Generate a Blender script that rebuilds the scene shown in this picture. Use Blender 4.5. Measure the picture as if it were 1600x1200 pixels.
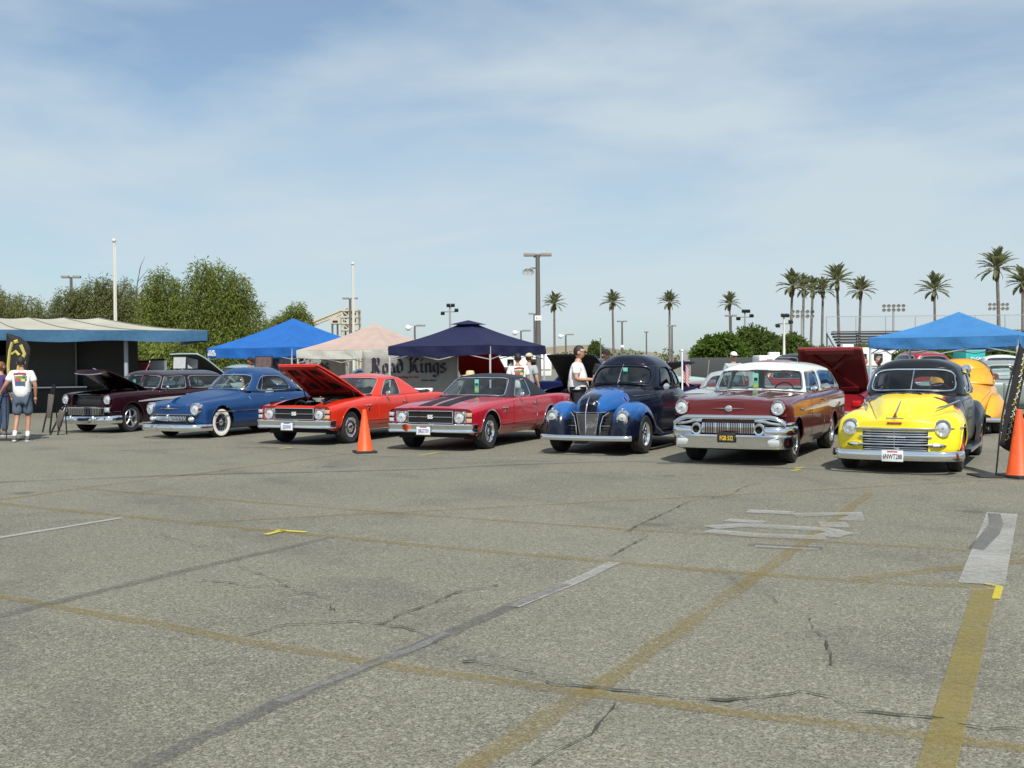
import bpy, bmesh, math, random
import numpy as np
from mathutils import Vector, Matrix
random.seed(7); np.random.seed(7)
R = math.radians
S = bpy.context.scene
for o in list(bpy.data.objects): bpy.data.objects.remove(o)
COL = S.collection

# ------------------------------------------------------------------ camera
FPX, PITCH, ROLL, CAMH = 1690.0, R(1.136), R(-0.444), 1.60
cam = bpy.data.cameras.new('camera'); camo = bpy.data.objects.new('camera', cam); COL.objects.link(camo)
cam.sensor_width = 36.0; cam.lens = 36.0*FPX/1600.0; cam.clip_end = 6000; cam.clip_start = 0.05
camo.matrix_world = Matrix.Translation((0, 0, CAMH)) @ Matrix.Rotation(R(90)-PITCH, 4, 'X') @ Matrix.Rotation(ROLL, 4, 'Z')
S.camera = camo
S.render.resolution_x, S.render.resolution_y = 1024, 768

# ------------------------------------------------------------------ sky, sun, exposure
SUN_EL, SUN_AZ = R(50), R(11)          # sun behind the camera, a little to the right
sdir = Vector((math.sin(SUN_AZ)*math.cos(SUN_EL), -math.cos(SUN_AZ)*math.cos(SUN_EL), math.sin(SUN_EL)))
W = bpy.data.worlds.new('World'); S.world = W; W.use_nodes = True
nt = W.node_tree; nt.nodes.clear()
def wn(t, **k):
    n = nt.nodes.new(t)
    for a, b in k.items(): setattr(n, a, b)
    return n
wo = wn('ShaderNodeOutputWorld'); bg = wn('ShaderNodeBackground'); bg.inputs[1].default_value = 0.088
sky = wn('ShaderNodeTexSky', sky_type='NISHITA', sun_disc=False, sun_elevation=SUN_EL, sun_rotation=math.pi-SUN_AZ,
         altitude=150, air_density=1.0, dust_density=.9, ozone_density=1.0)
tc = wn('ShaderNodeTexCoord'); mp = wn('ShaderNodeMapping'); mp.inputs['Scale'].default_value = (1.0, 0.8, 3.6)
mp.inputs['Rotation'].default_value = (R(8), R(-14), R(20))
n1 = wn('ShaderNodeTexNoise'); n1.inputs['Scale'].default_value = 2.1; n1.inputs['Detail'].default_value = 7; n1.inputs['Roughness'].default_value = .52
n1.inputs['Distortion'].default_value = .35
cr = wn('ShaderNodeValToRGB'); cr.color_ramp.elements[0].position = .36; cr.color_ramp.elements[1].position = .62
cr.color_ramp.elements[0].color = (.22, .22, .22, 1); cr.color_ramp.elements[1].color = (.90, .90, .90, 1)
mx = wn('ShaderNodeMix', data_type='RGBA'); mx.inputs['B'].default_value = (5.7, 6.6, 7.1, 1)
L = nt.links.new
L(tc.outputs['Generated'], mp.inputs['Vector']); L(mp.outputs[0], n1.inputs['Vector']); L(n1.outputs['Fac'], cr.inputs[0])
L(cr.outputs[0], mx.inputs['Factor']); tn = wn('ShaderNodeMix', data_type='RGBA', blend_type='MULTIPLY'); tn.inputs['Factor'].default_value = 1; tn.inputs['B'].default_value = (.80, .98, 1.08, 1); L(sky.outputs[0], tn.inputs['A']); L(tn.outputs['Result'], mx.inputs['A']); L(mx.outputs['Result'], bg.inputs[0]); L(bg.outputs[0], wo.inputs[0])
sun = bpy.data.lights.new('sun', 'SUN'); sun.energy = 4.4; sun.angle = R(.53); sun.color = (1, .95, .87)
suno = bpy.data.objects.new('sun', sun); COL.objects.link(suno); suno.rotation_euler = sdir.to_track_quat('Z', 'Y').to_euler()
S.view_settings.view_transform = 'Standard'; S.view_settings.look = 'None'; S.view_settings.exposure = 0.30; S.view_settings.gamma = 1
S.view_settings.use_curve_mapping = False

# ------------------------------------------------------------------ photo pixel -> place (plain pinhole arithmetic)
def ray(px, py):
    x, y = px-800, py-600
    c, s = math.cos(-ROLL), math.sin(-ROLL)
    x, y = c*x-s*y, s*x+c*y
    cp, sp = math.cos(PITCH), math.sin(PITCH)
    return np.array([x, FPX*cp-y*(sp), -FPX*sp-y*cp])
def at(px, py, Y):
    d = ray(px, py); t = Y/d[1]; return Vector((d[0]*t, Y, CAMH+d[2]*t))
def gnd(px, py):
    d = ray(px, py); t = -CAMH/d[2]; return Vector((d[0]*t, d[1]*t, 0))

# ------------------------------------------------------------------ materials
MATS = {}
def mat(name, color=(.5, .5, .5), rough=.5, metal=0, coat=0, spec=.5, alpha=None, var=0, vscale=8, bump=0, bscale=60, emit=None, trans=0):
    if name in MATS: return MATS[name]
    m = bpy.data.materials.new(name); m.use_nodes = True; t = m.node_tree; b = t.nodes['Principled BSDF']
    b.inputs['Base Color'].default_value = (*color, 1); b.inputs['Roughness'].default_value = rough; b.inputs['Metallic'].default_value = metal
    b.inputs['Coat Weight'].default_value = coat; b.inputs['Coat Roughness'].default_value = .04; b.inputs['Specular IOR Level'].default_value = spec
    b.inputs['Transmission Weight'].default_value = trans
    if var or bump:
        tc = t.nodes.new('ShaderNodeTexCoord'); n = t.nodes.new('ShaderNodeTexNoise'); n.inputs['Scale'].default_value = vscale; n.inputs['Detail'].default_value = 6
        t.links.new(tc.outputs['Object'], n.inputs['Vector'])
        if var:
            r = t.nodes.new('ShaderNodeMapRange'); r.inputs[1].default_value = .3; r.inputs[2].default_value = .7; r.inputs[3].default_value = 1-var; r.inputs[4].default_value = 1+var
            h = t.nodes.new('ShaderNodeMix'); h.data_type = 'RGBA'; h.blend_type = 'MULTIPLY'; h.inputs['Factor'].default_value = 1; h.inputs['A'].default_value = (*color, 1)
            t.links.new(n.outputs['Fac'], r.inputs[0]); t.links.new(r.outputs[0], h.inputs['B']); t.links.new(h.outputs['Result'], b.inputs['Base Color'])
        if bump:
            n2 = t.nodes.new('ShaderNodeTexNoise'); n2.inputs['Scale'].default_value = bscale; n2.inputs['Detail'].default_value = 4
            t.links.new(tc.outputs['Object'], n2.inputs['Vector'])
            bp = t.nodes.new('ShaderNodeBump'); bp.inputs['Strength'].default_value = bump; bp.inputs['Distance'].default_value = .02
            t.links.new(n2.outputs['Fac'], bp.inputs['Height']); t.links.new(bp.outputs[0], b.inputs['Normal'])
    MATS[name] = m; return m
class NT:      # tiny node helper for hand-made materials
    def __init__(s, name):
        s.m = bpy.data.materials.new(name); s.m.use_nodes = True; s.t = s.m.node_tree; s.b = s.t.nodes['Principled BSDF']; s.out = s.t.nodes['Material Output']
        s.tc = s.t.nodes.new('ShaderNodeTexCoord'); MATS[name] = s.m
    def n(s, t, inp={}, **k):
        n = s.t.nodes.new(t)
        for a, b in k.items(): setattr(n, a, b)
        for a, b in inp.items():
            if isinstance(b, bpy.types.NodeSocket): s.t.links.new(b, n.inputs[a])
            else: n.inputs[a].default_value = b
        return n
    def l(s, a, b): s.t.links.new(a, b)
    def noise(s, scale, detail=5, vec=None, rough=.5, dist=0):
        return s.n('ShaderNodeTexNoise', {'Vector': vec or s.tc.outputs['Object'], 'Scale': scale, 'Detail': detail, 'Roughness': rough, 'Distortion': dist}).outputs['Fac']
    def rng(s, v, a, b, c=0, d=1): return s.n('ShaderNodeMapRange', {0: v, 1: a, 2: b, 3: c, 4: d}).outputs[0]
    def math(s, op, a, b=0, c=None):
        i = {0: a, 1: b}
        if c is not None: i[2] = c
        return s.n('ShaderNodeMath', i, operation=op).outputs[0]
    def mix(s, f, a, b, bt='MIX'):
        n = s.n('ShaderNodeMix', {}, data_type='RGBA', blend_type=bt)
        for k, v in (('Factor', f), ('A', a), ('B', b)):
            if isinstance(v, bpy.types.NodeSocket): s.t.links.new(v, n.inputs[k])
            else: n.inputs[k].default_value = v if k == 'Factor' else (*v, 1)
        return n.outputs['Result']
    def xyz(s):
        n = s.n('ShaderNodeSeparateXYZ', {0: s.tc.outputs['Object']}); return n.outputs
    def set(s, **k):
        nm = {'color': 'Base Color', 'rough': 'Roughness', 'metal': 'Metallic', 'coat': 'Coat Weight', 'alpha': 'Alpha', 'normal': 'Normal', 'spec': 'Specular IOR Level'}
        for a, v in k.items():
            i = s.b.inputs[nm[a]]
            if isinstance(v, bpy.types.NodeSocket): s.l(v, i)
            else: i.default_value = (*v, 1) if a == 'color' else v
        return s.m
    def bump(s, h, st=.3, d=.02): return s.n('ShaderNodeBump', {'Height': h, 'Strength': st, 'Distance': d}).outputs[0]

def paint(name, color, rough=.28, coat=.7, metal=0.0):
    if name in MATS: return MATS[name]
    q = NT(name); d = q.noise(3.0, 5); f = q.noise(260, 2)
    col = q.mix(q.math('MULTIPLY', q.rng(d, .45, .75), .035), color, tuple(min(1, c*.6+.10) for c in color))   # thin road dust
    dark = sum(color) < .12
    q.set(color=col, rough=q.rng(d, .3, .7, rough*.85, rough*1.2), coat=coat*(.45 if dark else 1), metal=metal, spec=.3 if dark else .5); q.b.inputs['Coat Roughness'].default_value = .035
    return q.m
def glassmat(name, tint=(.55, .62, .62), refl=.06):
    if name in MATS: return MATS[name]
    q = NT(name); tr = q.n('ShaderNodeBsdfTransparent', {'Color': (*tint, 1)}); gl = q.n('ShaderNodeBsdfGlossy', {'Color': (1, 1, 1, 1), 'Roughness': .02})
    fr = q.n('ShaderNodeLayerWeight', {'Blend': .5}); f = q.math('ADD', q.math('MULTIPLY', q.math('POWER', fr.outputs['Facing'], 4.0), .9), .04+refl)
    ms = q.n('ShaderNodeMixShader', {0: f, 1: tr.outputs[0], 2: gl.outputs[0]}); q.l(ms.outputs[0], q.out.inputs[0]); return q.m

chrome = mat('chrome', (.83, .84, .86), .07, 1)
steel = mat('brushed_steel', (.55, .56, .58), .28, 1)
rubber = mat('tyre_rubber', (.018, .018, .019), .75, bump=.2, bscale=90)
black = mat('black_plastic', (.012, .012, .013), .45)
matblack = mat('flat_black', (.008, .008, .009), .8)
satin = mat('satin_black', (.02, .021, .023), .38)
glass = glassmat('car_glass', (.76, .84, .83), .02)
dkglass = glassmat('tinted_glass', (.22, .25, .26), .04)
white = mat('white_paint', (.78, .78, .76), .5)
lens = mat('lamp_lens', (.75, .77, .78), .12, .55)
amber = mat('amber_lens', (.62, .30, .12), .2)
vinyl = mat('seat_vinyl', (.10, .095, .09), .55)
platew = mat('plate_white', (.72, .73, .74), .5)
plateblue = mat('plate_blue', (.03, .08, .35), .5)
plateblk = mat('plate_black', (.015, .015, .015), .5)
plateyel = mat('plate_yellow', (.75, .50, .05), .5)
redlens = mat('red_lens', (.45, .01, .01), .2)

# ------------------------------------------------------------------ mesh helpers
def link(o, parent=None):
    COL.objects.link(o)
    if parent is not None: o.parent = parent
    return o
def tag(o, label=None, cat=None, group=None, kind=None):
    for k, v in (('label', label), ('category', cat), ('group', group), ('kind', kind)):
        if v: o[k] = v
    return o
def empty(name, loc=(0, 0, 0), rz=0, label=None, cat=None, group=None):
    o = bpy.data.objects.new(name, None); o.empty_display_size = .2; COL.objects.link(o); o.location = loc; o.rotation_euler = (0, 0, rz)
    return tag(o, label, cat, group)
def mesh(name, V, F, mats, parent=None, mi=None, smooth=True, ang=38, merge=0):
    me = bpy.data.meshes.new(name)
    me.from_pydata([tuple(v) for v in V], [], [tuple(f) for f in F])
    if not isinstance(mats, (list, tuple)): mats = [mats]
    for m in mats: me.materials.append(m)
    if mi is not None: me.polygons.foreach_set('material_index', mi)
    bm = bmesh.new(); bm.from_mesh(me)
    if merge: bmesh.ops.remove_doubles(bm, verts=bm.verts, dist=merge)
    bmesh.ops.recalc_face_normals(bm, faces=bm.faces); bm.to_mesh(me); bm.free()
    if smooth:
        me.polygons.foreach_set('use_smooth', [True]*len(me.polygons)); me.set_sharp_from_angle(angle=R(ang))
    me.update()
    return link(bpy.data.objects.new(name, me), parent)
class MB:
    def __init__(s): s.V = []; s.F = []; s.M = []; s.mi = 0
    def add(s, V, F):
        o = len(s.V); s.V += [tuple(v) for v in V]; s.F += [tuple(i+o for i in f) for f in F]; s.M += [s.mi]*len(F); return s
    def box(s, c, d, rz=0, rx=0, ry=0, bev=0):
        x, y, z = d[0]/2, d[1]/2, d[2]/2
        V = [Vector((a*x, b*y, e*z)) for e in (-1, 1) for a, b in ((-1, -1), (1, -1), (1, 1), (-1, 1))]
        F = [(3, 2, 1, 0), (4, 5, 6, 7), (0, 1, 5, 4), (1, 2, 6, 5), (2, 3, 7, 6), (3, 0, 4, 7)]
        if bev:
            bm = bmesh.new(); vs = [bm.verts.new(v) for v in V]
            for f in F: bm.faces.new([vs[i] for i in f])
            bmesh.ops.bevel(bm, geom=bm.edges[:], offset=bev, segments=2, affect='EDGES', profile=.5)
            bm.verts.index_update(); V = [v.co.copy() for v in bm.verts]; F = [[v.index for v in f.verts] for f in bm.faces]; bm.free()
        if rx or ry or rz:
            m = Matrix.Rotation(rz, 3, 'Z') @ Matrix.Rotation(ry, 3, 'Y') @ Matrix.Rotation(rx, 3, 'X'); V = [m @ v for v in V]
        return s.add([v+Vector(c) for v in V], F)
    def bar(s, a, b, w, h=None, up=(0, 0, 1)):        # rectangular bar between two points
        h = h or w; a, b = Vector(a), Vector(b); d = (b-a).normalized(); u = Vector(up)
        if abs(d.dot(u)) > .98: u = Vector((0, 1, 0))
        r = d.cross(u).normalized(); u = r.cross(d)
        V = [p+r*i*w/2+u*j*h/2 for p in (a, b) for i, j in ((-1, -1), (1, -1), (1, 1), (-1, 1))]
        return s.add(V, [(0, 1, 2, 3), (7, 6, 5, 4), (0, 4, 5, 1), (1, 5, 6, 2), (2, 6, 7, 3), (3, 7, 4, 0)])
    def tube(s, P, r, n=8, closed=False, cap=True):
        P = [Vector(p) for p in P]; k = len(P); rr = r if isinstance(r, (list, tuple)) else [r]*k; V = []; prev = None
        for i, p in enumerate(P):
            if closed: t = P[(i+1) % k]-P[i-1]
            else: t = P[min(i+1, k-1)]-P[max(i-1, 0)]
            t = t.normalized() if t.length > 1e-9 else Vector((0, 0, 1))
            a = prev if prev is not None else (Vector((0, 0, 1)) if abs(t.z) < .9 else Vector((1, 0, 0)))
            a = (a-t*a.dot(t)); a = a.normalized() if a.length > 1e-6 else t.orthogonal().normalized()
            prev = a; b = t.cross(a)
            V += [p+(a*math.cos(q)+b*math.sin(q))*rr[i] for q in [2*math.pi*j/n for j in range(n)]]
        F = []
        for i in range(k if closed else k-1):
            for j in range(n):
                a = i*n+j; b = i*n+(j+1) % n; c = ((i+1) % k)*n+(j+1) % n; d = ((i+1) % k)*n+j; F.append((a, b, c, d))
        if cap and not closed: F += [tuple(range(n-1, -1, -1)), tuple(range((k-1)*n, k*n))]
        return s.add(V, F)
    def lathe(s, prof, c=(0, 0, 0), axis='Z', n=24, sc=(1, 1), rot=None):   # prof: (radius, along)
        V = []; F = []; k = len(prof)
        for i in range(n):
            a = 2*math.pi*i/n; ca, sa = math.cos(a)*sc[0], math.sin(a)*sc[1]
            for r, h in prof:
                v = (r*ca, r*sa, h) if axis == 'Z' else (h, r*ca, r*sa) if axis == 'X' else (r*ca, h, r*sa)
                v = Vector(v)
                if rot is not None: v = rot @ v
                V.append(v+Vector(c))
        for i in range(n):
            for j in range(k-1):
                F.append((i*k+j, ((i+1) % n)*k+j, ((i+1) % n)*k+j+1, i*k+j+1))
        return s.add(V, F)
    def prism(s, P, d):      # polygon P (3-D points) extruded by vector d
        P = [Vector(p) for p in P]; d = Vector(d); n = len(P)
        return s.add(P+[p+d for p in P], [tuple(range(n-1, -1, -1)), tuple(range(n, 2*n))]+[(i, (i+1) % n, n+(i+1) % n, n+i) for i in range(n)])
    def grid(s, G, close=False):
        G = np.asarray(G); a, b = G.shape[:2]; F = []
        for i in range(a-1):
            for j in range(b if close else b-1): F.append((i*b+j, i*b+(j+1) % b, (i+1)*b+(j+1) % b, (i+1)*b+j))
        return s.add(G.reshape(-1, 3), F)
    def sphere(s, c, r, n=12, m=8, f=None):
        V = []; F = []; r = r if isinstance(r, (tuple, list)) else (r, r, r)
        for i in range(m+1):
            th = math.pi*i/m
            for j in range(n):
                ph = 2*math.pi*j/n; v = Vector((math.sin(th)*math.cos(ph), math.sin(th)*math.sin(ph), math.cos(th)))
                if f: v = f(v)
                V.append((c[0]+v.x*r[0], c[1]+v.y*r[1], c[2]+v.z*r[2]))
        for i in range(m):
            for j in range(n): F.append((i*n+j, (i+1)*n+j, (i+1)*n+(j+1) % n, i*n+(j+1) % n))
        return s.add(V, F)
    def build(s, name, mats, parent=None, smooth=True, ang=38, merge=0, label=None):
        o = mesh(name, s.V, s.F, mats, parent, s.M if isinstance(mats, (list, tuple)) and not merge else None, smooth, ang, merge)
        if label: o['label'] = label
        return o
def text(name, s, size, m, parent=None, loc=(0, 0, 0), rot=(R(90), 0, 0), ext=.002, off=0, ax='CENTER', sx=1.0, shear=0, ay='CENTER'):
    c = bpy.data.curves.new(name, 'FONT'); c.body = s; c.size = size; c.extrude = ext; c.offset = off; c.align_x = ax; c.align_y = ay; c.shear = shear; c.resolution_u = 3
    o = bpy.data.objects.new(name, c); COL.objects.link(o)
    me = bpy.data.meshes.new_from_object(o.evaluated_get(bpy.context.evaluated_depsgraph_get())); bpy.data.objects.remove(o)
    me.materials.clear(); me.materials.append(m)
    o = bpy.data.objects.new(name, me); link(o, parent); o.location = loc; o.rotation_euler = rot; o.scale = (sx, 1, 1); return o
def copy_tree(o, parent=None):
    c = o.copy(); COL.objects.link(c)
    if parent is not None: c.parent = parent
    for ch in list(o.children): copy_tree(ch, c)
    return c

# ------------------------------------------------------------------ curves
def pchip(x, Y, q):
    x = np.asarray(x, float); Y = np.asarray(Y, float); q = np.asarray(q, float)
    if Y.ndim == 1: return pchip(x, Y[:, None], q)[:, 0]
    h = np.diff(x)[:, None]; d = np.diff(Y, axis=0)/np.maximum(h, 1e-9); m = np.zeros_like(Y)
    if len(x) > 2:
        w1 = 2*h[1:]+h[:-1]; w2 = h[1:]+2*h[:-1]; a, b = d[:-1], d[1:]; ok = (a*b) > 0
        with np.errstate(divide='ignore', invalid='ignore'): hm = (w1+w2)/(w1/a+w2/b)
        m[1:-1] = np.where(ok, hm, 0)
    def edge(h0, h1, d0, d1):
        e = ((2*h0+h1)*d0-h0*d1)/(h0+h1); e = np.where(e*d0 <= 0, 0, e); return np.where((d0*d1 < 0) & (abs(e) > abs(3*d0)), 3*d0, e)
    if len(x) > 2: m[0] = edge(h[0], h[1], d[0], d[1]); m[-1] = edge(h[-1], h[-2], d[-1], d[-2])
    else: m[:] = d[0]
    i = np.clip(np.searchsorted(x, q, side='right')-1, 0, len(x)-2); t = ((q-x[i])/np.maximum(x[i+1]-x[i], 1e-9))[:, None]; H = (x[i+1]-x[i])[:, None]
    return (2*t**3-3*t**2+1)*Y[i]+(t**3-2*t**2+t)*H*m[i]+(-2*t**3+3*t**2)*Y[i+1]+(t**3-t**2)*H*m[i+1]
def catmull(P, n):     # smooth open curve through P, n samples even in chord length
    P = np.asarray(P, float); d = np.r_[0, np.cumsum(np.maximum(np.linalg.norm(np.diff(P, axis=0), axis=1), 1e-6)**.5)]
    Q = np.vstack([2*P[0]-P[1], P, 2*P[-1]-P[-2]]); T = np.r_[d[0]-(d[1]-d[0]), d, d[-1]+(d[-1]-d[-2])]
    L_ = np.r_[0, np.cumsum(np.linalg.norm(np.diff(P, axis=0), axis=1))]; tt = np.interp(np.linspace(0, L_[-1], n), L_, d); out = []
    for t in tt:
        i = int(np.clip(np.searchsorted(d, t, side='right')-1, 0, len(P)-2))+1
        t0, t1, t2, t3 = T[i-1:i+3]; p0, p1, p2, p3 = Q[i-1:i+3]
        A1 = (t1-t)/(t1-t0)*p0+(t-t0)/(t1-t0)*p1; A2 = (t2-t)/(t2-t1)*p1+(t-t1)/(t2-t1)*p2; A3 = (t3-t)/(t3-t2)*p2+(t-t2)/(t3-t2)*p3
        B1 = (t2-t)/(t2-t0)*A1+(t-t0)/(t2-t0)*A2; B2 = (t3-t)/(t3-t1)*A2+(t-t1)/(t3-t1)*A3
        out.append((t2-t)/(t2-t1)*B1+(t-t1)/(t2-t1)*B2)
    return np.array(out)
# ------------------------------------------------------------------ ground
q = NT('old_asphalt'); co = q.tc.outputs['Object']
v = q.n('ShaderNodeTexVoronoi', {'Vector': co, 'Scale': 130.0}); sp = v.outputs['Color']; spv = q.n('ShaderNodeSeparateColor', {0: sp}).outputs[0]
v2 = q.n('ShaderNodeTexVoronoi', {'Vector': co, 'Scale': 60.0}); sp2 = q.n('ShaderNodeSeparateColor', {0: v2.outputs['Color']}).outputs[1]
big = q.noise(.16, 6, rough=.6); mid = q.noise(1.6, 6, rough=.65); fine = q.noise(26, 4, rough=.7); st = q.noise(.55, 7, rough=.7, dist=.6)
c = q.mix(q.rng(big, .35, .65), (.126, .121, .090), (.194, .187, .142))
c = q.mix(q.math('MULTIPLY', q.rng(mid, .40, .74), .75), c, (.150, .143, .112))
c = q.mix(q.math('MULTIPLY', q.rng(st, .50, .70), .72), c, (.085, .082, .070))
c = q.mix(q.math('MULTIPLY', q.rng(spv, .0, 1, -.62, .62), 1.0), c, (.33, .32, .255))
c = q.mix(q.rng(spv, .0, .30, .75, 0), c, (.038, .037, .035))
c = q.mix(q.rng(sp2, .86, .93, 0, .35), c, (.40, .385, .33))
c = q.mix(q.rng(fine, .54, .70, 0, .7), c, (.060, .058, .053))
# oil drips, parking-bay grime (shapes of their own)
tm = q.n('ShaderNodeTexWave', {'Vector': q.n('ShaderNodeMapping', {0: co, 2: (0, 0, R(-31))}).outputs[0], 'Scale': .16, 'Distortion': 6.0, 'Detail': 4.0, 'Detail Scale': 1.3}, wave_type='BANDS'); c = q.mix(q.math('MULTIPLY', q.rng(tm.outputs['Fac'], .80, 1.0), q.rng(st, .4, .6, .0, .30)), c, (.09, .088, .078))
ob_ = q.n('ShaderNodeTexVoronoi', {'Vector': co, 'Scale': .55, 'Randomness': 1.0}); c = q.mix(q.math('MULTIPLY', q.rng(q.math('ADD', ob_.outputs['Distance'], q.rng(mid, .3, .7, -.06, .06)), .045, .10, 1, 0), .55), c, (.05, .05, .048))
q.set(color=c, rough=.88, spec=.3, normal=q.bump(q.math('ADD', spv, q.math('MULTIPLY', fine, 1.2)), .55, .006))
asphalt = q.m
GE = 1500
ys = [-40, 0, 6, 12, 20, 40, 80, 160, 400, GE]; xs = [-GE, -300, -80, -30, 0, 30, 80, 300, GE]
ground = MB().grid([[(x, y, 0) for x in xs] for y in ys]).build('ground', asphalt, smooth=False); tag(ground, 'worn pale grey asphalt of the parking lot', kind='structure')
def worn(name, col, lo, hi, amt=1.0, sc=14):
    q = NT(name); a = q.noise(sc*2.2, 7, rough=.75); b = q.noise(1.1, 4); f = q.noise(170, 3, rough=.7)
    t = q.math('ADD', q.math('ADD', q.math('MULTIPLY', a, .45), q.math('MULTIPLY', b, .3)), q.math('MULTIPLY', f, .33))
    q.set(color=q.mix(q.rng(a, .35, .65), col, tuple(x*.72 for x in col)), rough=.8, alpha=q.math('MULTIPLY', q.rng(t, lo, hi, 0, 1), amt)); return q.m
ochre = worn('faded_yellow_paint', (.30, .215, .05), .42, .70, .60)
ochre2 = worn('yellow_band_paint', (.30, .235, .055), .38, .66, .80, 9)
freshy = worn('bright_yellow_mark', (.75, .62, .03), .40, .62, .8)
whitep = worn('worn_white_paint', (.50, .50, .48), .40, .62, .75, 10)
whitef = worn('faded_white_paint', (.45, .46, .46), .47, .68, .42, 9)
greyp = worn('grey_blackout_paint', (.12, .12, .125), .40, .68, .62, 8)
crackm = worn('crack_filler', (.045, .05, .028), .36, .54, .9, 30)
tarm = worn('tar_streak', (.07, .07, .075), .42, .66, .7, 10)
LZ = [.004]
def flat(name, polys, m_, lz=.004):
    b = MB()
    for P in polys: b.add([(p[0], p[1], lz) for p in P], [tuple(range(len(P)))])
    o = b.build(name, m_, ground, smooth=False); return o
def gline(pts, w, m_, name='painted_line', lz=.004, jit=0, n=None):
    P = [np.array(gnd(*p))[:2] for p in pts]
    if n: P = [p for p in catmull(P, n)]
    L_, R_ = [], []
    for i, p in enumerate(P):
        t = P[min(i+1, len(P)-1)]-P[max(i-1, 0)]; t = t/np.linalg.norm(t); nn = np.array([-t[1], t[0]]); ww = w*(1+random.uniform(-jit, jit))/2; of = nn*random.uniform(-jit, jit)*w
        L_.append(p+of+nn*ww); R_.append(p+of-nn*ww)
    flat(name, [[L_[i], L_[i+1], R_[i+1], R_[i]] for i in range(len(P)-1)], m_, lz)
for pts, w in (([(-300, 757), (0, 787), (430, 830), (800, 865), (1360, 910), (1540, 917)], .13), ([(130, 764), (800, 815), (1200, 841), (1700, 872)], .10),
               ([(-200, 897), (0, 932), (590, 1037), (930, 1086), (1750, 1190)], .11), ([(690, 1230), (930, 1075), (1240, 860), (1360, 770)], .12),
               ([(-200, 807), (0, 781), (125, 763.5), (380, 731), (550, 708.5)], .10), ([(300, 817.5), (800, 791.5), (1075, 777.5), (1360, 761), (1560, 750)], .09),
               ([(1330, 905), (1500, 887), (1720, 864)], .16)):
    gline(pts, w, ochre, n=30, jit=.12, lz=LZ[0]); LZ[0] += .0006
gline([(-100, 757), (0, 754), (285, 743), (650, 734), (800, 727), (1000, 722), (1250, 733), (1640, 752)], .09, tarm, n=40, jit=.3, lz=.0095)
gline([(0, 712), (250, 703), (420, 700), (560, 712), (860, 722)], .05, tarm, n=40, jit=.3, lz=.0099)
flat('painted_line', [[gnd(1420, 1240), gnd(1486, 1240), gnd(1560, 920), gnd(1520, 922)]], ochre2, .0104)
flat('painted_line', [[gnd(1497, 912), gnd(1570, 916), gnd(1590, 805), gnd(1542, 802)]], whitep, .0108)
flat('tar_streak', [[gnd(1512, 858), gnd(1537, 862), gnd(1562, 836), gnd(1568, 820), gnd(1563, 804), gnd(1543, 803), gnd(1545, 820), gnd(1533, 836)]], tarm, .0114)
gline([(1556, 938), (1562, 918), (1540, 914)], .05, freshy, lz=.012)
gline([(190, 810), (0, 841), (-200, 874)], .085, whitep, n=12, jit=.1, lz=.0075)
gline([(520, 840), (300, 890), (0, 963), (-200, 1012)], .11, greyp, n=20, jit=.1, lz=.0079)
gline([(962, 880), (885, 915), (800, 949)], .10, whitep, n=8, jit=.08, lz=.0083)
gline([(885, 914), (800, 948), (690, 995), (420, 1107), (170, 1222)], .105, greyp, n=30, jit=.1, lz=.0087)
gline([(700, 991), (560, 1049), (440, 1099)], .055, whitef, n=12, jit=.3, lz=.0091)
for pts in ([(415, 837), (446, 829.5)], [(432, 830), (478, 833)], [(1238, 737), (1250, 734)], [(655, 713), (684, 708)], [(436, 702), (456, 700)], [(100, 686), (130, 685)], [(1242, 733), (1256, 731)]):
    gline(pts, .07, freshy, lz=.0124, name='spray_mark')
# the faded white lettering (an old lot code, seen from its far side)
letterp = worn('old_letter_paint', (.52, .53, .52), .44, .66, .62, 9)
def gbar(pts, w, m_=letterp): gline(pts, w, m_, 'painted_letter', lz=.0128)
gbar([(1168, 800), (1240, 803)], .24); gbar([(1240, 806), (1338, 804), (1330, 815)], .26)
gbar([(1136, 814), (1195, 818)], .20); gbar([(1110, 826), (1160, 822), (1290, 829), (1312, 834), (1290, 840)], .24); gbar([(1280, 821), (1325, 822)], .34)
gbar([(1105, 831), (1180, 838), (1290, 842)], .22); gbar([(1170, 852), (1285, 858)], .10, tarm); gbar([(1180, 855), (1280, 860)], .10)
cr6 = lambda P: [(x/2, 700+y/2) for x, y in P]; cr7 = lambda P: [(800+x/2, 700+y/2) for x, y in P]
CR = [cr6([(510, 270), (530, 285), (650, 310), (740, 330), (770, 372), (850, 400), (890, 435), (920, 460), (1000, 475), (1030, 490), (1050, 515)]),
      cr6([(1560, 430), (1425, 455), (1350, 490), (1260, 520), (1205, 550), (1110, 545), (900, 555), (770, 590)]),
      cr6([(1205, 550), (1300, 565), (1360, 600), (1420, 630), (1470, 660), (1520, 672), (1600, 685)])+cr7([(60, 690), (130, 720), (250, 745), (480, 775), (600, 787), (760, 787), (900, 770), (1000, 790), (1080, 825), (1200, 832), (1310, 835), (1440, 870), (1600, 880)]),
      cr7([(650, 395), (700, 430), (820, 465), (850, 510), (930, 535), (960, 580), (990, 630), (1000, 680)]),
      cr7([(780, 110), (720, 125), (680, 150), (550, 170), (480, 205), (400, 240), (360, 265), (420, 280), (300, 345)]),
      cr6([(760, 62), (620, 85), (480, 140), (420, 150)]), cr6([(640, 415), (760, 440), (890, 435)]), cr7([(330, 800), (250, 900), (120, 960), (60, 1000)]), cr7([(760, 105), (640, 85), (420, 90), (250, 75)])]
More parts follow.
